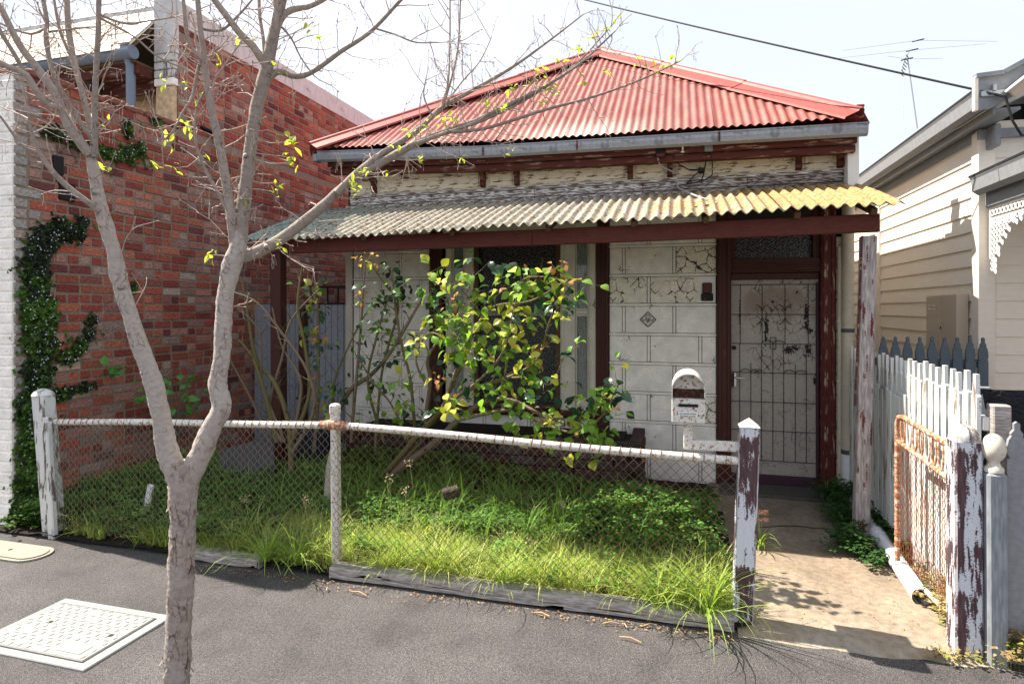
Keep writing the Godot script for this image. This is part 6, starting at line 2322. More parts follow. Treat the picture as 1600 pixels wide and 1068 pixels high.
func broad_plants() -> void:
	var sets := [["broad_leaf_shrub", "low shrub with broad shiny green leaves at the foot of the brick wall", Vector3(-4.72, 0.85, -4.85), 46, Vector3(0.14, 0.16, 0.34), 1.0],
		["broad_leaf_shrub", "small tuft of bright broad leaves growing out of the brick wall", Vector3(-4.95, 1.16, -4.36), 13, Vector3(0.05, 0.07, 0.09), 0.9]]
	var lm := [leaf_mesh(0.10, 0.075, 0.35, 0.15), leaf_mesh(0.12, 0.08, 0.5, 0.2), leaf_mesh(0.085, 0.065, 0.2, 0.1)]
	for s in sets:
		var o := thing(s[0], s[1], "shrub", Vector3(s[2].x, 0 if s[3] > 20 else 1.1, s[2].z))
		var stems := MB.new()
		for i in s[3]:
			var off: Vector3 = rv(1.0) * s[4]
			var p: Vector3 = s[2] + off
			var d := (off * 5.0 + rv(0.5) + Vector3(0.2, 0.1, 0.1)).normalized()
			part("leaf", lm[rng.randi() % 3], M["leaf_broad" + str(rng.randi() % 3)], o, Transform3D(aim(d, Vector3(0.4, 1, 0.2) + rv(0.4)).scaled(Vector3.ONE * rr(0.7, 1.1) * s[5]), p))
			stems.tube([s[2] + Vector3(-0.02, -s[4].y * (2.5 if s[3] > 20 else 1.0), 0) + rv(0.03), p], [0.004, 0.003], 4, false)
		part("stems", stems, M["cane"], o).set_meta("kind", "stuff")
	# seedling among the loose wires
	var w := thing("seedling", "tiny bright green plant sprouting beside the loose wires on the frieze", "plant", Vector3(0.3, 3.0, -6.1))
	for i in 26:
		var u := rng.randf()
		var p := Vector3(lerpf(0.22, 0.52, u), lerpf(3.08, 2.98, u) + rr(-0.04, 0.05), -6.06 + rr(-0.03, 0.05))
		part("leaf", lm[rng.randi() % 3], M["leaf_green2" if rng.randf() < 0.5 else "leaf_yellow0"], w, Transform3D(aim(rv(1.0), Vector3.UP + rv(0.4)).scaled(Vector3.ONE * rr(0.2, 0.34)), p))

func blades(b: MB, n: int, l0: float, l1: float, w: float, spread: float, arch: float) -> void:
	for i in n:
		var a := rng.randf() * TAU
		var d := Vector3(cos(a), 0, sin(a))
		var l := rr(l0, l1)
		var tilt := rr(0.05, 0.6) * spread
		var bend := rr(0.3, 1.3) * arch
		var p := d * rr(0.0, 0.02) + Vector3(rr(-0.015, 0.015), 0, rr(-0.015, 0.015))
		var sd := d.cross(Vector3.UP)
		var an := PI / 2 - tilt
		var last := [p - sd * w * 0.5, p + sd * w * 0.5]
		b.col = Color(1, 1, 1) * rr(0.7, 1.3)
		var seg := 6
		for k in seg:
			an -= bend / seg * (0.5 + 1.2 * k / seg)
			p += (d * cos(an) + Vector3.UP * sin(an)) * (l / seg)
			if p.y < 0.004:
				p.y = 0.004
			var ww := w * (1.0 - pow((k + 1.0) / seg, 1.8)) * 0.5
			var nw := [p - sd * ww, p + sd * ww]
			b.quad(last[0], last[1], nw[1], nw[0], Vector3.UP + d * 0.2)
			last = nw

# how high the weeds stand
func weed_height(x: float, z: float) -> float:
	var h := 0.10 + 0.06 * patch.get_noise_2d(x * 1.6, z * 1.6)
	h += 0.24 * exp(-pow((x + 0.25) / 0.45, 2) - pow((z + 4.55) / 0.4, 2))
	h += 0.16 * exp(-pow((x + 3.2) / 0.9, 2) - pow((z + 4.6) / 0.5, 2))
	h += 0.20 * exp(-pow((x + 4.5) / 0.5, 2) - pow((z + 4.4) / 0.6, 2))
	h += 0.22 * exp(-pow((x + 2.4) / 1.3, 2) - pow((z + 5.3) / 0.25, 2))
	return h

func grasses() -> void:
	# long grass, several tufts repeated
	var tufts := []
	for k in 5:
		var b := MB.new()
		blades(b, 16, 0.16, 0.42, 0.0075, 1.2, 1.7)
		tufts.append(b.mesh())
	var lists := []
	var cols := []
	for k in 5:
		lists.append([])
		cols.append([])
	var n := 0
	while n < 5200:
		var x := rr(-4.5, 0.27)
		var z := rr(-4.5, -3.50)
		var dens := (1.0 - smoothstep(-3.75, -4.35, z) * 0.0) * (1.0 - smoothstep(0.25, 0.85, -z - 3.55))
		dens *= 0.30 if x < -3.0 else 1.0
		dens *= 0.55 + 0.7 * patch.get_noise_2d(x * 2.5, z * 2.5)
		n += 1
		if rng.randf() > dens:
			continue
		var k := rng.randi() % 5
		var s := rr(0.6, 1.15) * (0.75 + 0.4 * patch.get_noise_2d(x * 1.3 + 4.0, z))
		lists[k].append(Transform3D(Basis(Vector3.UP, rr(0, TAU)).scaled(Vector3(s, s, s)), Vector3(x, 0.02, z)))
		var c := Color(0.42, 0.55, 0.12) if rng.randf() < 0.68 else Color(0.62, 0.64, 0.24)
		cols[k].append(c * rr(0.7, 1.25))
	for i in 520:
		var x := rr(-4.7, -0.1)
		var z := rr(-5.2, -4.1)
		if patch.get_noise_2d(x * 1.8, z * 1.8) < -0.1:
			continue
		var k := rng.randi() % 5
		var s := rr(0.6, 1.2)
		lists[k].append(Transform3D(Basis(Vector3.UP, rr(0, TAU)).scaled(Vector3(s, s * 1.1, s)), Vector3(x, 0.02 + weed_height(x, z) * 0.3, z)))
		cols[k].append(Color(0.22, 0.40, 0.08) * rr(0.7, 1.2))
	var lawn := thing("long_grass", "long bright green grass growing wild along the inside of the wire fence", "grass")
	lawn.set_meta("kind", "stuff")
	for k in 5:
		scatter("tuft", tufts[k], M["grass"], lists[k], cols[k], lawn)
	# strap-leaved clumps hanging over the edging, each a plant of its own
	var cl := [[-2.62, -3.42, "arching clump of long strap grass hanging over the footpath left of middle post", 46, 1.0], [-2.40, -3.44, "second strap grass clump against the middle post with dry straw beneath", 34, 0.85], [0.14, -3.44, "long strap grass clump hanging over the edging beside the gate post", 60, 1.25], [-0.12, -3.47, "thinner strap grass clump just left of the gate post clump", 34, 1.0], [-1.0, -3.47, "few long grass blades reaching over the middle of the edging", 9, 1.0], [0.55, -4.62, "low flat grass tuft growing in the slab joint behind the gate post", 26, 0.6]]
	for q in cl:
		var o := thing("grass_clump", q[2], "grass clump", Vector3(q[0], 0, q[1]), "strap grass clumps")
		var b := MB.new()
		blades(b, q[3], 0.22 * q[4], 0.52 * q[4], 0.009, 1.5, 2.1)
		for i in b.v.size():
			b.c[i] = b.c[i] * Color(0.33, 0.46, 0.10) if rng.randf() < 2.0 else b.c[i]
		part("blades", b, M["grass"], o, Transform3D(Basis.IDENTITY, Vector3(q[0], 0.06 if q[1] > -3.6 else 0.03, q[1])))
	# weeds
	var wm := []
	for k in 4:
		var b := MB.new()
		for i in 16:
			var a := rng.randf() * TAU
			var rad := rr(0.0, 0.05)
			var p := Vector3(cos(a) * rad, rr(0.0, 0.05), sin(a) * rad)
			b.col = Color(1, 1, 1) * rr(0.65, 1.3)
			b.leaf(p, (Vector3(cos(a), rr(-0.1, 0.7), sin(a))).normalized(), Vector3.UP + rv(0.3), rr(0.022, 0.040), rr(0.014, 0.026), 0.35, 0.15)
		b.col = Color(0.8, 0.9, 0.6)
		b.tube([Vector3(0, -0.08, 0), Vector3(0, 0.03, 0)], [0.0018, 0.001], 3, false)
		wm.append(b.mesh())
	var wl := []
	var wc := []
	for k in 4:
		wl.append([])
		wc.append([])
	for i in 6500:
		var x := rr(-5.0, 0.30)
		var z := rr(-5.5, -3.55)
		var path := smoothstep(-0.05, 0.25, x)
		if rng.randf() < path * 0.6:
			continue
		if z > -4.12 + 0.12 * patch.get_noise_1d(x * 3.0) and x > -2.9 and rng.randf() < 0.92:
			continue
		if x > -1.9 and x < -0.7 and z < -4.62 and z > -5.2 and rng.randf() < 0.8:
			continue
		var h := weed_height(x, z)
		var y := 0.03 + h * sqrt(rng.randf())
		var k := rng.randi() % 4
		var s := rr(0.7, 1.25)
		wl[k].append(Transform3D(Basis(Vector3.UP, rr(0, TAU)) * Basis(Vector3.RIGHT, rr(-0.4, 0.4)).scaled(Vector3.ONE * s), Vector3(x, y, z)))
		wc[k].append((Color(0.10, 0.235, 0.04) if rng.randf() < 0.7 else Color(0.19, 0.31, 0.06)) * rr(0.65, 1.3))
	# along the pipe, the posts and the gate
	var spots := [[1.30, -5.75, 0.15, 0.28, 60, 0.20], [1.22, -5.3, 0.12, 0.25, 55, 0.13], [1.16, -4.75, 0.12, 0.25, 60, 0.12], [1.475, -4.9, 0.02, 0.5, 40, 0.12], [1.24, -4.5, 0.05, 0.15, 16, 0.07], [1.44, -5.6, 0.04, 0.4, 30, 0.2]]
	for q in spots:
		for i in q[4]:
			var k := rng.randi() % 4
			wl[k].append(Transform3D(Basis(Vector3.UP, rr(0, TAU)).scaled(Vector3.ONE * rr(0.7, 1.2)), Vector3(q[0] + rng.randfn(0, q[2] * 0.5), rr(0.04, q[5]), q[1] + rng.randfn(0, q[3] * 0.5))))
			wc[k].append(Color(0.045, 0.11, 0.025) * rr(0.6, 1.35))
	var yw := [[1.44, -3.85, 0.05, 0.2, 70, 0.12], [1.39, -3.64, 0.04, 0.05, 20, 0.10], [1.545, -3.44, 0.02, 0.02, 20, 0.15], [1.30, -3.43, 0.08, 0.015, 9, 0.02], [1.60, -3.7, 0.06, 0.2, 40, 0.25]]
	for q in yw:
		for i in q[4]:
			var k := rng.randi() % 4
			wl[k].append(Transform3D(Basis(Vector3.UP, rr(0, TAU)).scaled(Vector3.ONE * rr(0.5, 0.9)), Vector3(q[0] + rng.randfn(0, q[2]), rr(0.02, q[5]), q[1] + rng.randfn(0, q[3]))))
			wc[k].append((Color(0.30, 0.30, 0.06) if rng.randf() < 0.6 else Color(0.42, 0.30, 0.14)) * rr(0.6, 1.2))
	var green := thing("weeds", "low dark green weeds covering the shaded garden and the path edges", "weeds")
	green.set_meta("kind", "stuff")
	for k in 4:
		scatter("weed", wm[k], M["leaf"], wl[k], wc[k], green)
	# dry stalks with pale seed heads
	var sh := MB.new()
	for q in [[-1.98, -4.0, 0.52], [-1.9, -4.05, 0.42], [-2.52, -3.75, 0.40], [-2.6, -3.8, 0.36], [-1.55, -3.85, 0.34], [-0.75, -4.1, 0.4], [-3.05, -3.8, 0.35], [-0.9, -3.7, 0.3], [-2.05, -4.5, 0.5]]:
		var top := Vector3(q[0] + rr(-0.06, 0.06), q[2], q[1])
		sh.col = Color(0.8, 0.9, 0.6)
		sh.tube([Vector3(q[0], 0.02, q[1]), (Vector3(q[0], 0.02, q[1]) + top) * 0.5 + rv(0.012), top], [0.002, 0.0018, 0.0014], 4, false)
		for i in 16:
			sh.col = Color(1.15, 1.2, 1.0) * rr(0.8, 1.1)
			sh.leaf(top + rv(0.03) - Vector3(0, 0.03, 0), rv(1.0).normalized(), Vector3.UP, 0.016, 0.009, 0.3, 0.1)
	var shm := part("seed_heads", sh, M["litter"])
	shm.set_meta("kind", "stuff")
	tag(shm, "thin dry stalks with pale seed heads standing above the grass", "seed heads")
	# dry straw, twigs and leaf litter along the edging and in the gateway
	var lt := MB.new()
	for i in 900:
		var x := rr(-3.4, 0.3) if i < 620 else rr(0.35, 1.35)
		var z := -3.38 + absf(rng.randfn(0, 0.05)) if i < 620 else rr(-4.4, -3.3)
		if i >= 620 and rng.randf() < 0.62:
			continue
		if i < 620 and patch.get_noise_1d(x * 3.0) < -0.05 and rng.randf() < 0.7:
			continue
		lt.col = [Color(0.9, 0.75, 0.5), Color(0.7, 0.55, 0.4), Color(0.45, 0.3, 0.2), Color(0.85, 0.5, 0.3)][rng.randi() % 4] * rr(0.7, 1.2)
		var a := rng.randf() * TAU
		var d := Vector3(cos(a), rr(-0.05, 0.12), sin(a))
		lt.leaf(Vector3(x, 0.022 if i >= 620 else 0.006, z), d, Vector3.UP + rv(0.3), rr(0.008, 0.03), rr(0.003, 0.008), 0.1, 0.3)
	for i in 7:
		var x := rr(-2.3, 0.2)
		var z := rr(-3.36, -3.2)
		var a := rng.randf() * TAU
		var d := Vector3(cos(a), 0, sin(a) * 0.4)
		lt.col = Color(0.9, 0.75, 0.6)
		lt.tube([Vector3(x, 0.01, z), Vector3(x, 0.018, z) + d * 0.06, Vector3(x, 0.01, z) + d * 0.12 + Vector3(0, 0, 0.01)], [0.004, 0.004, 0.003], 5)
	var lo := part("leaf_litter", lt, M["litter"])
	lo.set_meta("kind", "stuff")
	tag(lo, "dry straw, bark bits and leaf litter along the edging and gateway", "litter")

func tree_paths() -> Array:
	var a := []
	a.append(["limb", 0, [-2.028, 0.965, -2.107, 0.0458, -2.078, 1.116, -2.084, 0.0415, -2.094, 1.239, -2.070, 0.0372, -2.102, 1.321, -2.058, 0.0350, -2.119, 1.429, -2.043, 0.0359, -2.140, 1.510, -2.028, 0.0337, -2.160, 1.590, -2.012, 0.0326, -2.180, 1.683, -1.997, 0.0294, -2.199, 1.775, -1.982, 0.0283, -2.211, 1.853, -1.969, 0.0322, -2.221, 1.944, -1.957, 0.0251, -2.237, 2.034, -1.942, 0.0260, -2.256, 2.124, -1.928, 0.0259, -2.265, 2.212, -1.915, 0.0218, -2.269, 2.282, -1.905, 0.0217, -2.275, 2.336, -1.893, 0.0158, -2.288, 2.380, -1.880, 0.0069]])
	a.append(["limb", 0, [-2.013, 0.979, -2.111, 0.0458, -1.958, 1.099, -2.131, 0.0438, -1.909, 1.221, -2.148, 0.0397, -1.876, 1.301, -2.162, 0.0398, -1.894, 1.396, -2.161, 0.0356, -1.882, 1.505, -2.169, 0.0346, -1.879, 1.600, -2.174, 0.0347, -1.877, 1.723, -2.179, 0.0337, -1.867, 1.819, -2.186, 0.0359, -1.849, 1.909, -2.195, 0.0402, -1.833, 1.970, -2.204, 0.0349, -1.826, 2.039, -2.210, 0.0233, -1.818, 2.095, -2.217, 0.0106]])
	a.append(["branch", 1, [-1.844, 1.930, -2.210, 0.0340, -1.831, 2.027, -2.217, 0.0319, -1.823, 2.110, -2.224, 0.0298, -1.807, 2.277, -2.232, 0.0267, -1.794, 2.416, -2.240, 0.0256, -1.781, 2.529, -2.248, 0.0267, -1.762, 2.641, -2.257, 0.0279, -1.730, 2.782, -2.270, 0.0268, -1.705, 2.923, -2.281, 0.0236, -1.676, 3.065, -2.293, 0.0215, -1.651, 3.207, -2.304, 0.0183]])
	a.append(["branch", 1, [-1.844, 1.943, -2.210, 0.0255, -1.847, 2.038, -2.197, 0.0211, -1.849, 2.133, -2.183, 0.0189, -1.861, 2.267, -2.168, 0.0188, -1.871, 2.372, -2.153, 0.0177, -1.880, 2.464, -2.137, 0.0166, -1.892, 2.554, -2.122, 0.0155, -1.904, 2.684, -2.106, 0.0144, -1.905, 2.785, -2.093, 0.0123, -1.911, 2.886, -2.079, 0.0112, -1.917, 3.065, -2.065, 0.0091]])
	a.append(["branch", 1, [-1.844, 1.938, -2.210, 0.0297, -1.827, 1.947, -2.253, 0.0280, -1.782, 1.978, -2.303, 0.0273, -1.695, 2.053, -2.366, 0.0243, -1.578, 2.174, -2.436, 0.0224, -1.471, 2.299, -2.504, 0.0205, -1.360, 2.390, -2.573, 0.0196, -1.203, 2.499, -2.654, 0.0163, -1.100, 2.561, -2.721, 0.0142, -0.964, 2.624, -2.797, 0.0120, -0.824, 2.714, -2.874, 0.0109, -0.650, 2.822, -2.960, 0.0086, -0.487, 2.948, -3.043, 0.0062, -0.314, 3.133, -3.129, 0.0031]])
	a.append(["branch", 1, [-1.498, 2.238, -2.440, 0.0156, -1.429, 2.349, -2.517, 0.0159, -1.341, 2.452, -2.600, 0.0151, -1.219, 2.568, -2.692, 0.0142, -1.122, 2.700, -2.777, 0.0121, -0.990, 2.808, -2.872, 0.0098, -0.820, 2.942, -2.977, 0.0075, -0.643, 3.107, -3.084, 0.0051, -0.486, 3.266, -3.185, 0.0026]])
	a.append(["branch", 1, [-1.191, 2.491, -2.628, 0.0104, -1.068, 2.562, -2.724, 0.0094, -0.909, 2.645, -2.830, 0.0084, -0.712, 2.776, -2.947, 0.0074, -0.507, 2.959, -3.065, 0.0050, -0.325, 3.199, -3.178, 0.0026]])
	a.append(["branch", 1, [-1.064, 2.559, -2.715, 0.0094, -0.906, 2.596, -2.821, 0.0084, -0.649, 2.702, -2.954, 0.0073, -0.412, 2.793, -3.081, 0.0062, -0.197, 2.897, -3.203, 0.0051, 0.001, 3.017, -3.319, 0.0026]])
	a.append(["branch", 2, [-1.113, 2.692, -2.753, 0.0060, -1.083, 2.810, -2.762, 0.0048, -1.074, 3.027, -2.764, 0.0042, -1.074, 3.276, -2.764, 0.0036]])
	a.append(["branch", 2, [-1.110, 2.701, -2.764, 0.0060, -1.073, 2.850, -2.788, 0.0054, -1.048, 3.012, -2.809, 0.0048, -1.040, 3.302, -2.825, 0.0036]])
	a.append(["branch", 2, [-1.104, 2.701, -2.766, 0.0048, -1.037, 2.825, -2.816, 0.0036, -0.955, 2.947, -2.869, 0.0031, -0.909, 3.078, -2.913, 0.0019]])
	a.append(["branch", 2, [-1.146, 2.645, -2.713, 0.0047, -1.180, 2.734, -2.693, 0.0035, -1.164, 2.822, -2.687, 0.0024]])
	a.append(["branch", 1, [-1.751, 2.668, -2.256, 0.0150, -1.702, 2.754, -2.293, 0.0140, -1.634, 2.743, -2.336, 0.0120, -1.571, 2.775, -2.377, 0.0110, -1.474, 2.867, -2.427, 0.0100, -1.346, 2.975, -2.486, 0.0089, -1.211, 3.144, -2.547, 0.0068, -1.113, 3.256, -2.598, 0.0057]])
	a.append(["branch", 2, [-1.336, 2.996, -2.515, 0.0045, -1.264, 2.985, -2.577, 0.0040, -1.195, 2.969, -2.637, 0.0035, -1.094, 2.987, -2.707, 0.0024]])
	a.append(["branch", 1, [-1.715, 2.853, -2.276, 0.0150, -1.678, 2.988, -2.297, 0.0140, -1.633, 3.033, -2.320, 0.0130, -1.582, 3.046, -2.344, 0.0119, -1.525, 3.082, -2.370, 0.0109, -1.429, 3.158, -2.407, 0.0088]])
	a.append(["branch", 1, [-1.747, 2.788, -2.267, 0.0183, -1.773, 2.848, -2.229, 0.0159, -1.797, 2.879, -2.191, 0.0147, -1.826, 2.930, -2.153, 0.0135, -1.866, 3.001, -2.110, 0.0123, -1.907, 3.078, -2.068, 0.0101]])
	a.append(["branch", 2, [-1.742, 2.805, -2.269, 0.0086, -1.761, 2.902, -2.281, 0.0076, -1.788, 3.022, -2.291, 0.0076, -1.802, 3.172, -2.304, 0.0066]])
	a.append(["branch", 2, [-1.704, 2.894, -2.279, 0.0097, -1.678, 2.945, -2.262, 0.0085, -1.669, 3.038, -2.241, 0.0084, -1.659, 3.108, -2.219, 0.0063]])
	a.append(["branch", 1, [-1.893, 2.582, -2.123, 0.0093, -1.907, 2.736, -2.089, 0.0092, -1.925, 2.782, -2.053, 0.0081, -1.924, 2.836, -2.022, 0.0080, -1.913, 2.950, -1.994, 0.0069, -1.909, 3.036, -1.964, 0.0049]])
	a.append(["branch", 2, [-1.917, 2.881, -2.096, 0.0062, -1.857, 2.886, -2.137, 0.0062, -1.803, 2.960, -2.176, 0.0052, -1.746, 3.058, -2.216, 0.0032]])
	a.append(["branch", 2, [-1.678, 2.949, -2.297, 0.0054, -1.656, 2.912, -2.334, 0.0044, -1.633, 2.839, -2.371, 0.0033, -1.595, 2.771, -2.413, 0.0028]])
	a.append(["branch", 1, [-2.264, 2.329, -1.887, 0.0196, -2.281, 2.368, -1.866, 0.0175, -2.320, 2.440, -1.840, 0.0165, -2.354, 2.558, -1.815, 0.0154, -2.413, 2.662, -1.783, 0.0143, -2.450, 2.727, -1.757, 0.0124, -2.475, 2.799, -1.735, 0.0113, -2.494, 2.863, -1.714, 0.0103, -2.548, 2.957, -1.684, 0.0084]])
	a.append(["branch", 1, [-2.325, 2.501, -1.818, 0.0125, -2.342, 2.499, -1.784, 0.0114, -2.356, 2.536, -1.750, 0.0113, -2.367, 2.596, -1.718, 0.0102, -2.397, 2.613, -1.680, 0.0101, -2.423, 2.630, -1.644, 0.0090, -2.460, 2.649, -1.604, 0.0071]])
	a.append(["branch", 2, [-2.385, 2.599, -1.729, 0.0075, -2.405, 2.665, -1.706, 0.0074, -2.442, 2.751, -1.678, 0.0073, -2.481, 2.859, -1.650, 0.0055]])
	a.append(["branch", 1, [-2.249, 2.321, -1.891, 0.0108, -2.263, 2.390, -1.897, 0.0098, -2.339, 2.493, -1.887, 0.0099, -2.411, 2.610, -1.877, 0.0099, -2.456, 2.714, -1.875, 0.0090, -2.483, 2.825, -1.878, 0.0090, -2.488, 2.882, -1.887, 0.0080, -2.513, 2.981, -1.890, 0.0081, -2.536, 3.078, -1.895, 0.0061]])
	a.append(["branch", 1, [-2.253, 2.336, -1.900, 0.0128, -2.277, 2.396, -1.914, 0.0119, -2.333, 2.565, -1.919, 0.0110, -2.387, 2.713, -1.925, 0.0111, -2.432, 2.861, -1.934, 0.0112, -2.459, 3.001, -1.947, 0.0103, -2.478, 3.118, -1.962, 0.0083]])
	a.append(["branch", 1, [-2.246, 2.321, -1.891, 0.0127, -2.241, 2.435, -1.889, 0.0108, -2.238, 2.546, -1.887, 0.0108, -2.230, 2.674, -1.886, 0.0098, -2.219, 2.814, -1.885, 0.0098, -2.214, 2.937, -1.883, 0.0088, -2.206, 3.036, -1.882, 0.0068]])
	a.append(["branch", 2, [-2.409, 2.744, -1.929, 0.0071, -2.464, 2.823, -1.940, 0.0061, -2.509, 2.893, -1.954, 0.0062, -2.552, 3.005, -1.968, 0.0052, -2.590, 3.119, -1.983, 0.0042]])
	a.append(["branch", 1, [-2.245, 2.108, -1.912, 0.0138, -2.258, 2.128, -1.893, 0.0118, -2.340, 2.202, -1.855, 0.0107, -2.381, 2.257, -1.828, 0.0097, -2.415, 2.324, -1.804, 0.0077, -2.431, 2.400, -1.784, 0.0058, -2.427, 2.470, -1.769, 0.0038]])
	a.append(["branch", 2, [-2.419, 2.329, -1.802, 0.0068, -2.454, 2.344, -1.772, 0.0057, -2.476, 2.392, -1.745, 0.0047, -2.500, 2.450, -1.718, 0.0038, -2.525, 2.485, -1.690, 0.0028]])
	a.append(["branch", 2, [-2.225, 2.889, -1.887, 0.0059, -2.219, 2.887, -1.938, 0.0050, -2.191, 2.891, -1.995, 0.0051, -2.154, 2.924, -2.054, 0.0041, -2.081, 2.965, -2.124, 0.0032]])
	a.append(["branch", 2, [-2.230, 2.877, -1.886, 0.0049, -2.215, 2.867, -1.952, 0.0050, -2.187, 2.847, -2.022, 0.0041, -2.144, 2.791, -2.096, 0.0042, -2.075, 2.760, -2.177, 0.0032]])
	a.append(["branch", 2, [-2.508, 2.854, -1.902, 0.0051, -2.427, 2.865, -1.925, 0.0041, -2.338, 2.875, -1.949, 0.0030]])
	a.append(["branch", 2, [-2.506, 2.875, -1.903, 0.0051, -2.537, 2.831, -1.860, 0.0050, -2.572, 2.837, -1.815, 0.0039, -2.610, 2.854, -1.770, 0.0039]])
	a.append(["branch", 2, [-1.906, 2.608, -2.120, 0.0093, -1.943, 2.712, -2.136, 0.0094, -1.997, 2.872, -2.147, 0.0063]])
	a.append(["branch", 2, [-1.909, 2.662, -2.119, 0.0072, -1.932, 2.739, -2.102, 0.0072, -1.956, 2.602, -2.086, 0.0051, -1.986, 2.532, -2.067, 0.0041, -2.029, 2.436, -2.045, 0.0031, -2.064, 2.446, -2.024, 0.0020]])
	a.append(["branch", 2, [-1.860, 2.095, -2.205, 0.0085, -1.904, 2.215, -2.172, 0.0074, -1.947, 2.320, -2.140, 0.0063, -1.966, 2.437, -2.114, 0.0052, -1.938, 2.578, -2.101, 0.0041, -1.833, 2.704, -2.109, 0.0031, -1.729, 2.828, -2.117, 0.0020]])
	return a

func tree_leaf_spots() -> Array:
	var a := []
	a.append_array([-2.046, 2.495, -2.154, 7, -2.126, 2.434, -2.132, 6, -1.972, 2.371, -2.174, 2, -1.945, 1.949, -2.182, 5, -1.680, 2.258, -2.255, 4, -1.648, 2.462, -2.264, 6])
	a.append_array([-1.622, 2.435, -2.273, 5, -1.680, 2.219, -2.255, 3, -1.632, 2.371, -2.268, 4, -1.606, 2.346, -2.286, 3, -1.919, 2.785, -2.189, 2, -1.826, 2.895, -2.215, 4])
	a.append_array([-1.786, 2.887, -2.226, 3, -1.653, 2.743, -2.262, 2, -1.818, 2.186, -2.217, 3, -2.145, 2.324, -2.127, 3, -2.092, 2.324, -2.141, 2, -1.993, 2.605, -2.169, 2])
	a.append_array([-1.653, 1.999, -2.262, 3, -1.401, 2.282, -2.441, 4, -1.367, 2.334, -2.465, 4, -1.298, 2.321, -2.516, 3, -1.390, 2.240, -2.449, 3, -1.251, 2.457, -2.549, 3])
	a.append_array([-1.202, 2.522, -2.583, 4, -1.141, 2.573, -2.626, 3, -1.079, 2.596, -2.669, 4, -1.033, 2.611, -2.701, 5, -1.154, 2.423, -2.618, 3, -0.897, 2.695, -2.792, 4])
	a.append_array([-0.843, 2.686, -2.828, 5, -0.789, 2.786, -2.863, 6, -0.705, 2.828, -2.917, 5, -0.649, 2.899, -2.954, 5, -0.614, 2.824, -2.976, 7, -0.597, 2.794, -2.987, 6])
	a.append_array([-0.663, 2.739, -2.945, 4, -0.577, 2.957, -3.000, 4, -0.489, 3.034, -3.055, 5, -0.429, 3.092, -3.092, 5, -0.369, 3.150, -3.129, 5, -0.323, 3.206, -3.158, 4])
	a.append_array([-0.354, 2.938, -3.139, 3, -0.198, 3.008, -3.233, 3, -0.119, 2.961, -3.281, 4, -0.054, 3.009, -3.320, 3, -0.022, 3.030, -3.339, 3, -0.459, 2.876, -3.073, 3])
	a.append_array([-0.789, 2.489, -2.863, 2, -1.002, 2.453, -2.722, 2, -2.397, 2.523, -2.057, 2, -2.384, 2.329, -2.061, 3, -2.145, 2.688, -2.127, 2, -2.052, 2.688, -2.152, 3])
	a.append_array([-1.543, 2.913, -2.334, 3, -1.564, 2.950, -2.318, 2])
	return a

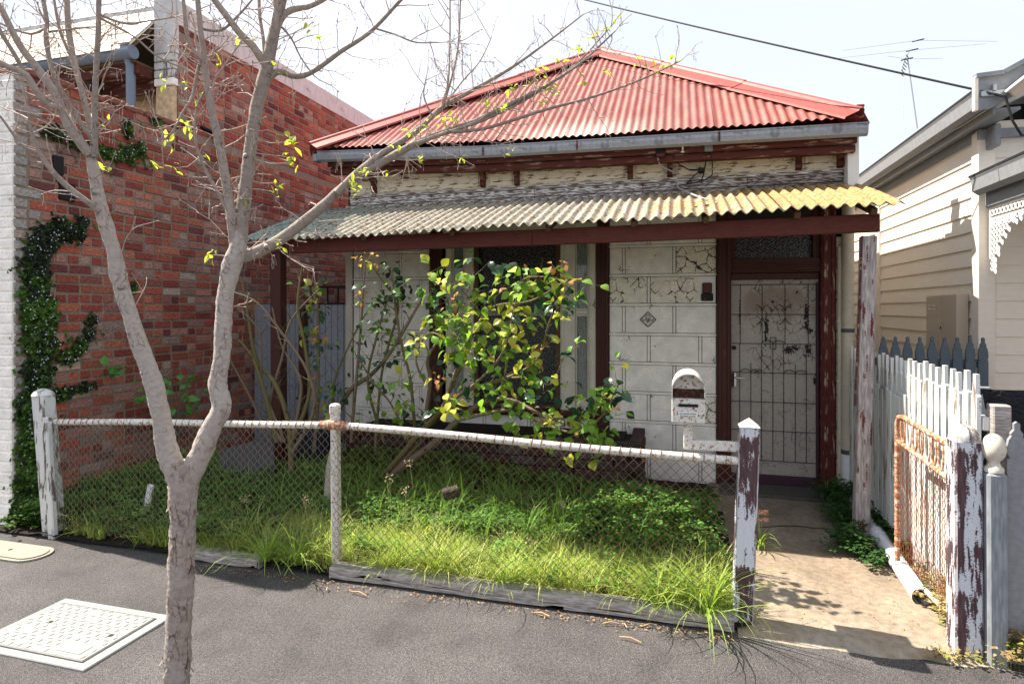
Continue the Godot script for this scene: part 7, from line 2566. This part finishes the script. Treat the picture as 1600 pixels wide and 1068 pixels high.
func rose_spots() -> Array:
	var a := []
	a.append_array([-1.575, 1.921, -4.183, 8, 1, -1.502, 1.861, -4.215, 6, 0, -1.595, 1.762, -4.145, 6, 2, -1.533, 1.734, -4.203, 5, 2, -1.748, 1.634, -4.224, 8, 0, -1.765, 1.560, -4.144, 5, 1])
	a.append_array([-1.499, 1.639, -4.020, 8, 0, -1.524, 1.516, -4.048, 9, 0, -1.595, 1.410, -4.056, 7, 0, -1.527, 1.369, -4.187, 8, 0, -1.417, 1.391, -4.111, 5, 0, -1.522, 1.291, -4.174, 4, 0])
	a.append_array([-1.349, 1.780, -4.199, 6, 1, -1.238, 1.873, -4.215, 7, 0, -1.149, 1.761, -4.189, 6, 1, -1.291, 1.658, -4.017, 6, 1, -1.233, 1.613, -4.041, 5, 0, -1.142, 1.640, -4.046, 7, 1])
	a.append_array([-1.051, 1.852, -4.048, 7, 0, -1.075, 1.934, -4.194, 6, 0, -0.989, 1.954, -4.166, 3, 2, -0.894, 1.909, -4.090, 7, 0, -0.813, 1.938, -4.064, 6, 0, -0.807, 2.001, -4.035, 5, 2])
	a.append_array([-0.701, 1.904, -4.029, 6, 2, -0.798, 1.837, -4.219, 6, 1, -0.926, 1.822, -4.095, 4, 3, -0.784, 1.746, -4.079, 7, 3, -0.734, 1.777, -4.119, 5, 3, -0.794, 1.689, -4.197, 4, 3])
	a.append_array([-0.993, 1.671, -4.126, 4, 0, -1.081, 1.592, -4.219, 6, 1, -1.088, 1.510, -4.016, 5, 1, -1.203, 1.463, -4.032, 7, 0, -1.320, 1.470, -4.109, 4, 0, -0.989, 1.567, -4.168, 3, 2])
	a.append_array([-0.892, 1.469, -4.022, 4, 1, -0.955, 1.476, -4.103, 4, 2, -0.969, 1.380, -4.028, 5, 2, -1.232, 1.374, -4.036, 5, 0, -1.102, 1.307, -4.118, 4, 3, -1.029, 1.262, -4.141, 6, 0])
	a.append_array([-0.909, 1.257, -4.096, 4, 0, -0.796, 1.375, -4.137, 5, 3, -0.776, 1.187, -4.201, 3, 1, -0.879, 1.143, -4.167, 4, 3, -1.188, 1.205, -4.045, 5, 0, -1.359, 1.085, -4.230, 4, 0])
	a.append_array([-1.227, 1.076, -4.229, 6, 0, -1.234, 1.019, -4.090, 4, 0, -1.098, 1.180, -4.173, 3, 0, -1.451, 1.189, -4.112, 4, 3, -1.723, 1.211, -4.127, 5, 2, -1.551, 1.073, -4.158, 6, 2])
	a.append_array([-1.554, 1.032, -4.001, 6, 1, -1.544, 1.003, -4.193, 5, 0, -1.427, 1.725, -4.141, 4, 0, -1.694, 1.512, -4.191, 4, 0, -1.361, 1.543, -4.088, 5, 0, -1.463, 1.469, -4.174, 4, 1])
	a.append_array([-1.126, 0.936, -4.155, 4, 0, -1.054, 0.855, -4.061, 5, 0, -1.114, 0.981, -4.163, 3, 3, -0.929, 0.976, -4.106, 4, 2, -0.879, 0.885, -4.023, 5, 0, -0.935, 0.880, -4.216, 4, 1])
	a.append_array([-0.799, 0.926, -4.225, 4, 1, -0.728, 0.874, -4.185, 4, 2, -0.824, 0.851, -4.056, 5, 0, -0.638, 0.988, -4.092, 7, 0, -0.652, 1.060, -4.183, 6, 3, -0.547, 1.068, -4.161, 7, 0])
	a.append_array([-0.552, 0.925, -4.197, 7, 0, -0.500, 0.871, -4.130, 6, 0, -0.468, 1.092, -4.230, 4, 3, -0.391, 1.215, -4.073, 4, 3, -0.399, 1.036, -4.025, 4, 3, -0.599, 0.872, -4.011, 6, 0])
	a.append_array([-0.449, 0.828, -4.064, 5, 0, -0.498, 1.148, -4.010, 3, 3, -0.801, 1.001, -4.236, 3, 3, -0.811, 0.690, -4.171, 3, 1, -0.620, 0.719, -4.008, 2, 0, -0.563, 1.891, -4.054, 1, 0])
	a.append_array([-1.830, 1.861, -4.141, 4, 3, -1.710, 1.993, -4.014, 3, 0, -1.743, 1.841, -4.091, 4, 3, -1.723, 1.748, -4.044, 4, 3, -1.655, 2.035, -4.170, 2, 0, -1.465, 2.089, -4.194, 5, 3])
	a.append_array([-1.424, 2.005, -4.133, 2, 0, -1.435, 1.865, -4.207, 3, 3, -1.171, 2.038, -4.148, 4, 3, -1.132, 1.961, -4.009, 3, 0, -1.636, 1.781, -4.160, 3, 3, -1.894, 1.464, -4.238, 3, 1])
	a.append_array([-1.906, 1.368, -4.229, 3, 0])
	return a

func leggy_rose_spots() -> Array:
	var a := []
	a.append_array([-2.381, 1.102, -4.879, 4, 1, -2.273, 1.127, -4.732, 3, 0, -2.586, 0.955, -4.833, 4, 0, -2.558, 0.857, -4.850, 3, 1, -2.353, 0.859, -4.897, 5, 2, -2.286, 0.787, -4.684, 6, 0])
	a.append_array([-2.231, 0.937, -4.818, 4, 0, -2.255, 0.756, -4.870, 4, 3, -2.543, 1.561, -4.906, 4, 0, -2.556, 1.430, -4.907, 2, 2, -2.486, 1.257, -4.880, 7, 3, -2.614, 1.192, -4.758, 4, 3])
	a.append_array([-2.383, 1.377, -4.884, 3, 3, -2.483, 2.078, -4.910, 6, 3, -2.265, 1.918, -4.802, 5, 3, -2.415, 1.888, -4.860, 6, 3, -2.367, 1.828, -4.681, 5, 3, -2.350, 1.782, -4.891, 4, 3])
	a.append_array([-2.590, 1.754, -4.793, 5, 3, -2.619, 2.146, -4.734, 7, 2, -2.718, 1.810, -4.822, 7, 2, -2.609, 1.884, -4.683, 2, 3, -2.510, 1.737, -4.805, 4, 3, -2.671, 1.487, -4.862, 4, 3])
	a.append_array([-3.208, 1.894, -4.821, 4, 1, -3.267, 1.797, -4.911, 3, 1, -3.140, 1.714, -4.819, 6, 3, -3.234, 1.679, -4.860, 4, 3, -3.093, 1.489, -4.707, 6, 2, -3.141, 1.476, -4.721, 3, 1])
	a.append_array([-3.063, 1.388, -4.800, 4, 3, -3.248, 1.319, -4.912, 5, 3, -3.213, 1.143, -4.859, 4, 2, -3.017, 1.027, -4.862, 3, 0, -3.154, 0.928, -4.870, 3, 2, -3.104, 0.844, -4.864, 3, 2])
	a.append_array([-2.993, 0.787, -4.711, 3, 1, -2.941, 0.945, -4.886, 4, 3])
	return a

func rose_canes() -> Array:
	var a := []
	a.append([-2.800, -0.017, -5.050, 0.0414, -2.425, 0.274, -4.943, 0.0342, -2.013, 0.577, -4.836, 0.0301, -1.741, 0.816, -4.729, 0.0238, -1.485, 0.975, -4.621, 0.0179, -1.243, 1.010, -4.514, 0.0148, -0.968, 0.918, -4.407, 0.0119, -0.794, 0.899, -4.300, 0.0069])
	a.append([-2.554, 0.223, -4.950, 0.0287, -2.269, 0.526, -4.875, 0.0251, -1.940, 0.859, -4.800, 0.0217, -1.841, 1.035, -4.725, 0.0186, -1.712, 1.257, -4.650, 0.0156, -1.577, 1.522, -4.575, 0.0127, -1.394, 1.725, -4.500, 0.0099, -1.070, 1.773, -4.425, 0.0096, -0.804, 1.910, -4.350, 0.0046])
	a.append([-2.633, 0.134, -4.980, 0.0261, -2.188, 0.553, -4.897, 0.0195, -2.074, 0.906, -4.814, 0.0191, -2.016, 1.135, -4.731, 0.0161, -2.003, 1.303, -4.649, 0.0132, -1.845, 1.519, -4.566, 0.0103, -1.758, 1.775, -4.483, 0.0076, -1.874, 1.999, -4.400, 0.0050])
	a.append([-2.234, 0.560, -4.800, 0.0220, -1.906, 0.874, -4.717, 0.0186, -1.651, 1.054, -4.633, 0.0155, -1.253, 1.193, -4.550, 0.0149, -1.030, 1.339, -4.467, 0.0096, -0.915, 1.631, -4.383, 0.0071, -0.748, 1.885, -4.300, 0.0046])
	a.append([-1.694, 0.825, -4.600, 0.0154, -1.248, 0.934, -4.530, 0.0124, -0.980, 0.851, -4.460, 0.0096, -0.726, 0.816, -4.390, 0.0093, -0.532, 0.954, -4.320, 0.0068, -0.408, 1.193, -4.250, 0.0044])
	a.append([-1.859, 0.895, -4.600, 0.0156, -1.698, 1.268, -4.537, 0.0102, -1.595, 1.625, -4.475, 0.0075, -1.521, 1.921, -4.412, 0.0074, -1.519, 2.102, -4.350, 0.0048])
	a.append([-1.604, 1.073, -4.500, 0.0125, -1.331, 1.333, -4.463, 0.0098, -1.219, 1.628, -4.425, 0.0072, -1.134, 1.916, -4.387, 0.0072, -0.955, 1.949, -4.350, 0.0047])
	a.append([-1.414, 1.020, -4.400, 0.0122, -1.283, 1.147, -4.388, 0.0096, -1.255, 1.413, -4.375, 0.0072, -1.402, 1.628, -4.362, 0.0072, -1.643, 1.920, -4.350, 0.0049])
	a.append([-2.042, 1.084, -4.700, 0.0107, -2.090, 1.304, -4.612, 0.0079, -1.928, 1.520, -4.525, 0.0077, -1.634, 1.403, -4.438, 0.0074, -1.474, 1.363, -4.350, 0.0048])
	a.append([-1.212, 1.196, -4.400, 0.0096, -1.056, 1.205, -4.367, 0.0071, -0.904, 1.167, -4.333, 0.0070, -0.804, 1.358, -4.300, 0.0046])
	return a

func leggy_rose_canes() -> Array:
	var a := []
	a.append([-3.240, 0.403, -4.900, 0.0176, -3.190, 0.792, -4.875, 0.0175, -3.160, 1.261, -4.850, 0.0145, -3.144, 1.610, -4.825, 0.0144, -3.187, 1.910, -4.800, 0.0086])
	a.append([-3.136, 0.583, -5.000, 0.0238, -2.913, 0.954, -4.960, 0.0234, -2.665, 1.123, -4.920, 0.0201, -2.455, 1.331, -4.880, 0.0169, -2.253, 1.615, -4.840, 0.0139, -2.104, 1.824, -4.800, 0.0082])
	a.append([-2.887, 0.501, -4.950, 0.0146, -2.814, 1.033, -4.912, 0.0144, -2.748, 1.497, -4.875, 0.0114, -2.695, 1.896, -4.838, 0.0085, -2.656, 2.152, -4.800, 0.0056])
	a.append([-2.642, 0.458, -4.950, 0.0144, -2.553, 1.156, -4.912, 0.0114, -2.379, 1.726, -4.875, 0.0112, -2.483, 1.922, -4.838, 0.0084, -2.656, 2.163, -4.800, 0.0056])
	a.append([-2.243, 0.483, -4.950, 0.0170, -2.269, 1.053, -4.900, 0.0140, -2.330, 1.391, -4.850, 0.0111, -2.367, 1.726, -4.800, 0.0111, -2.378, 2.055, -4.750, 0.0082])
	a.append([-2.554, 0.521, -4.950, 0.0143, -2.676, 1.041, -4.883, 0.0114, -2.547, 1.502, -4.817, 0.0112, -2.402, 1.835, -4.750, 0.0082])
	a.append([-2.281, 0.547, -4.900, 0.0112, -2.440, 0.885, -4.850, 0.0084, -2.569, 1.055, -4.800, 0.0084, -2.696, 1.280, -4.750, 0.0056])
	a.append([-2.975, 0.507, -4.900, 0.0116, -3.020, 0.974, -4.867, 0.0116, -2.839, 1.384, -4.833, 0.0085, -2.600, 1.754, -4.800, 0.0056])
	return a

func bare_rose_canes() -> Array:
	var a := []
	a.append([-3.264, 0.303, -4.600, 0.0279, -3.282, 0.724, -4.580, 0.0223, -3.396, 1.056, -4.560, 0.0195, -3.577, 1.277, -4.540, 0.0168, -3.660, 1.726, -4.520, 0.0112, -3.690, 1.950, -4.500, 0.0056])
	a.append([-3.413, 0.545, -4.600, 0.0253, -3.474, 0.946, -4.533, 0.0195, -3.552, 1.283, -4.467, 0.0138, -3.647, 1.451, -4.400, 0.0082])
	a.append([-3.296, 0.496, -4.600, 0.0224, -3.075, 0.955, -4.575, 0.0165, -3.096, 1.397, -4.550, 0.0137, -3.148, 1.725, -4.525, 0.0109, -3.087, 2.078, -4.500, 0.0054])
	a.append([-3.264, 0.442, -4.600, 0.0195, -3.002, 0.854, -4.540, 0.0163, -3.024, 1.186, -4.480, 0.0108, -3.230, 1.510, -4.420, 0.0108, -3.435, 1.768, -4.360, 0.0081, -3.640, 1.860, -4.300, 0.0054])
	a.append([-3.361, 0.548, -4.600, 0.0168, -3.482, 0.825, -4.587, 0.0141, -3.343, 1.279, -4.575, 0.0112, -3.237, 1.615, -4.562, 0.0083, -2.946, 1.889, -4.550, 0.0054])
	a.append([-3.492, 0.540, -4.600, 0.0141, -3.545, 0.836, -4.500, 0.0111, -3.595, 1.069, -4.400, 0.0082, -3.653, 1.295, -4.300, 0.0054])
	a.append([-3.264, 0.554, -4.600, 0.0167, -3.168, 1.059, -4.600, 0.0139, -3.361, 1.389, -4.600, 0.0084, -3.459, 1.726, -4.600, 0.0056])
	a.append([-3.329, 0.550, -4.600, 0.0140, -3.506, 1.056, -4.533, 0.0112, -3.487, 1.505, -4.467, 0.0083, -3.660, 1.725, -4.400, 0.0055])
	return a

func trunk_path() -> Array:
	return [-2.057, -0.022, -2.099, 0.0521, -2.049, 0.154, -2.101, 0.0500, -2.044, 0.316, -2.103, 0.0500, -2.036, 0.478, -2.105, 0.0490, -2.031, 0.641, -2.106, 0.0510, -2.026, 0.803, -2.108, 0.0500, -2.023, 0.925, -2.108, 0.0542, -2.020, 1.006, -2.109, 0.0604, -2.013, 1.068, -2.111, 0.0583]
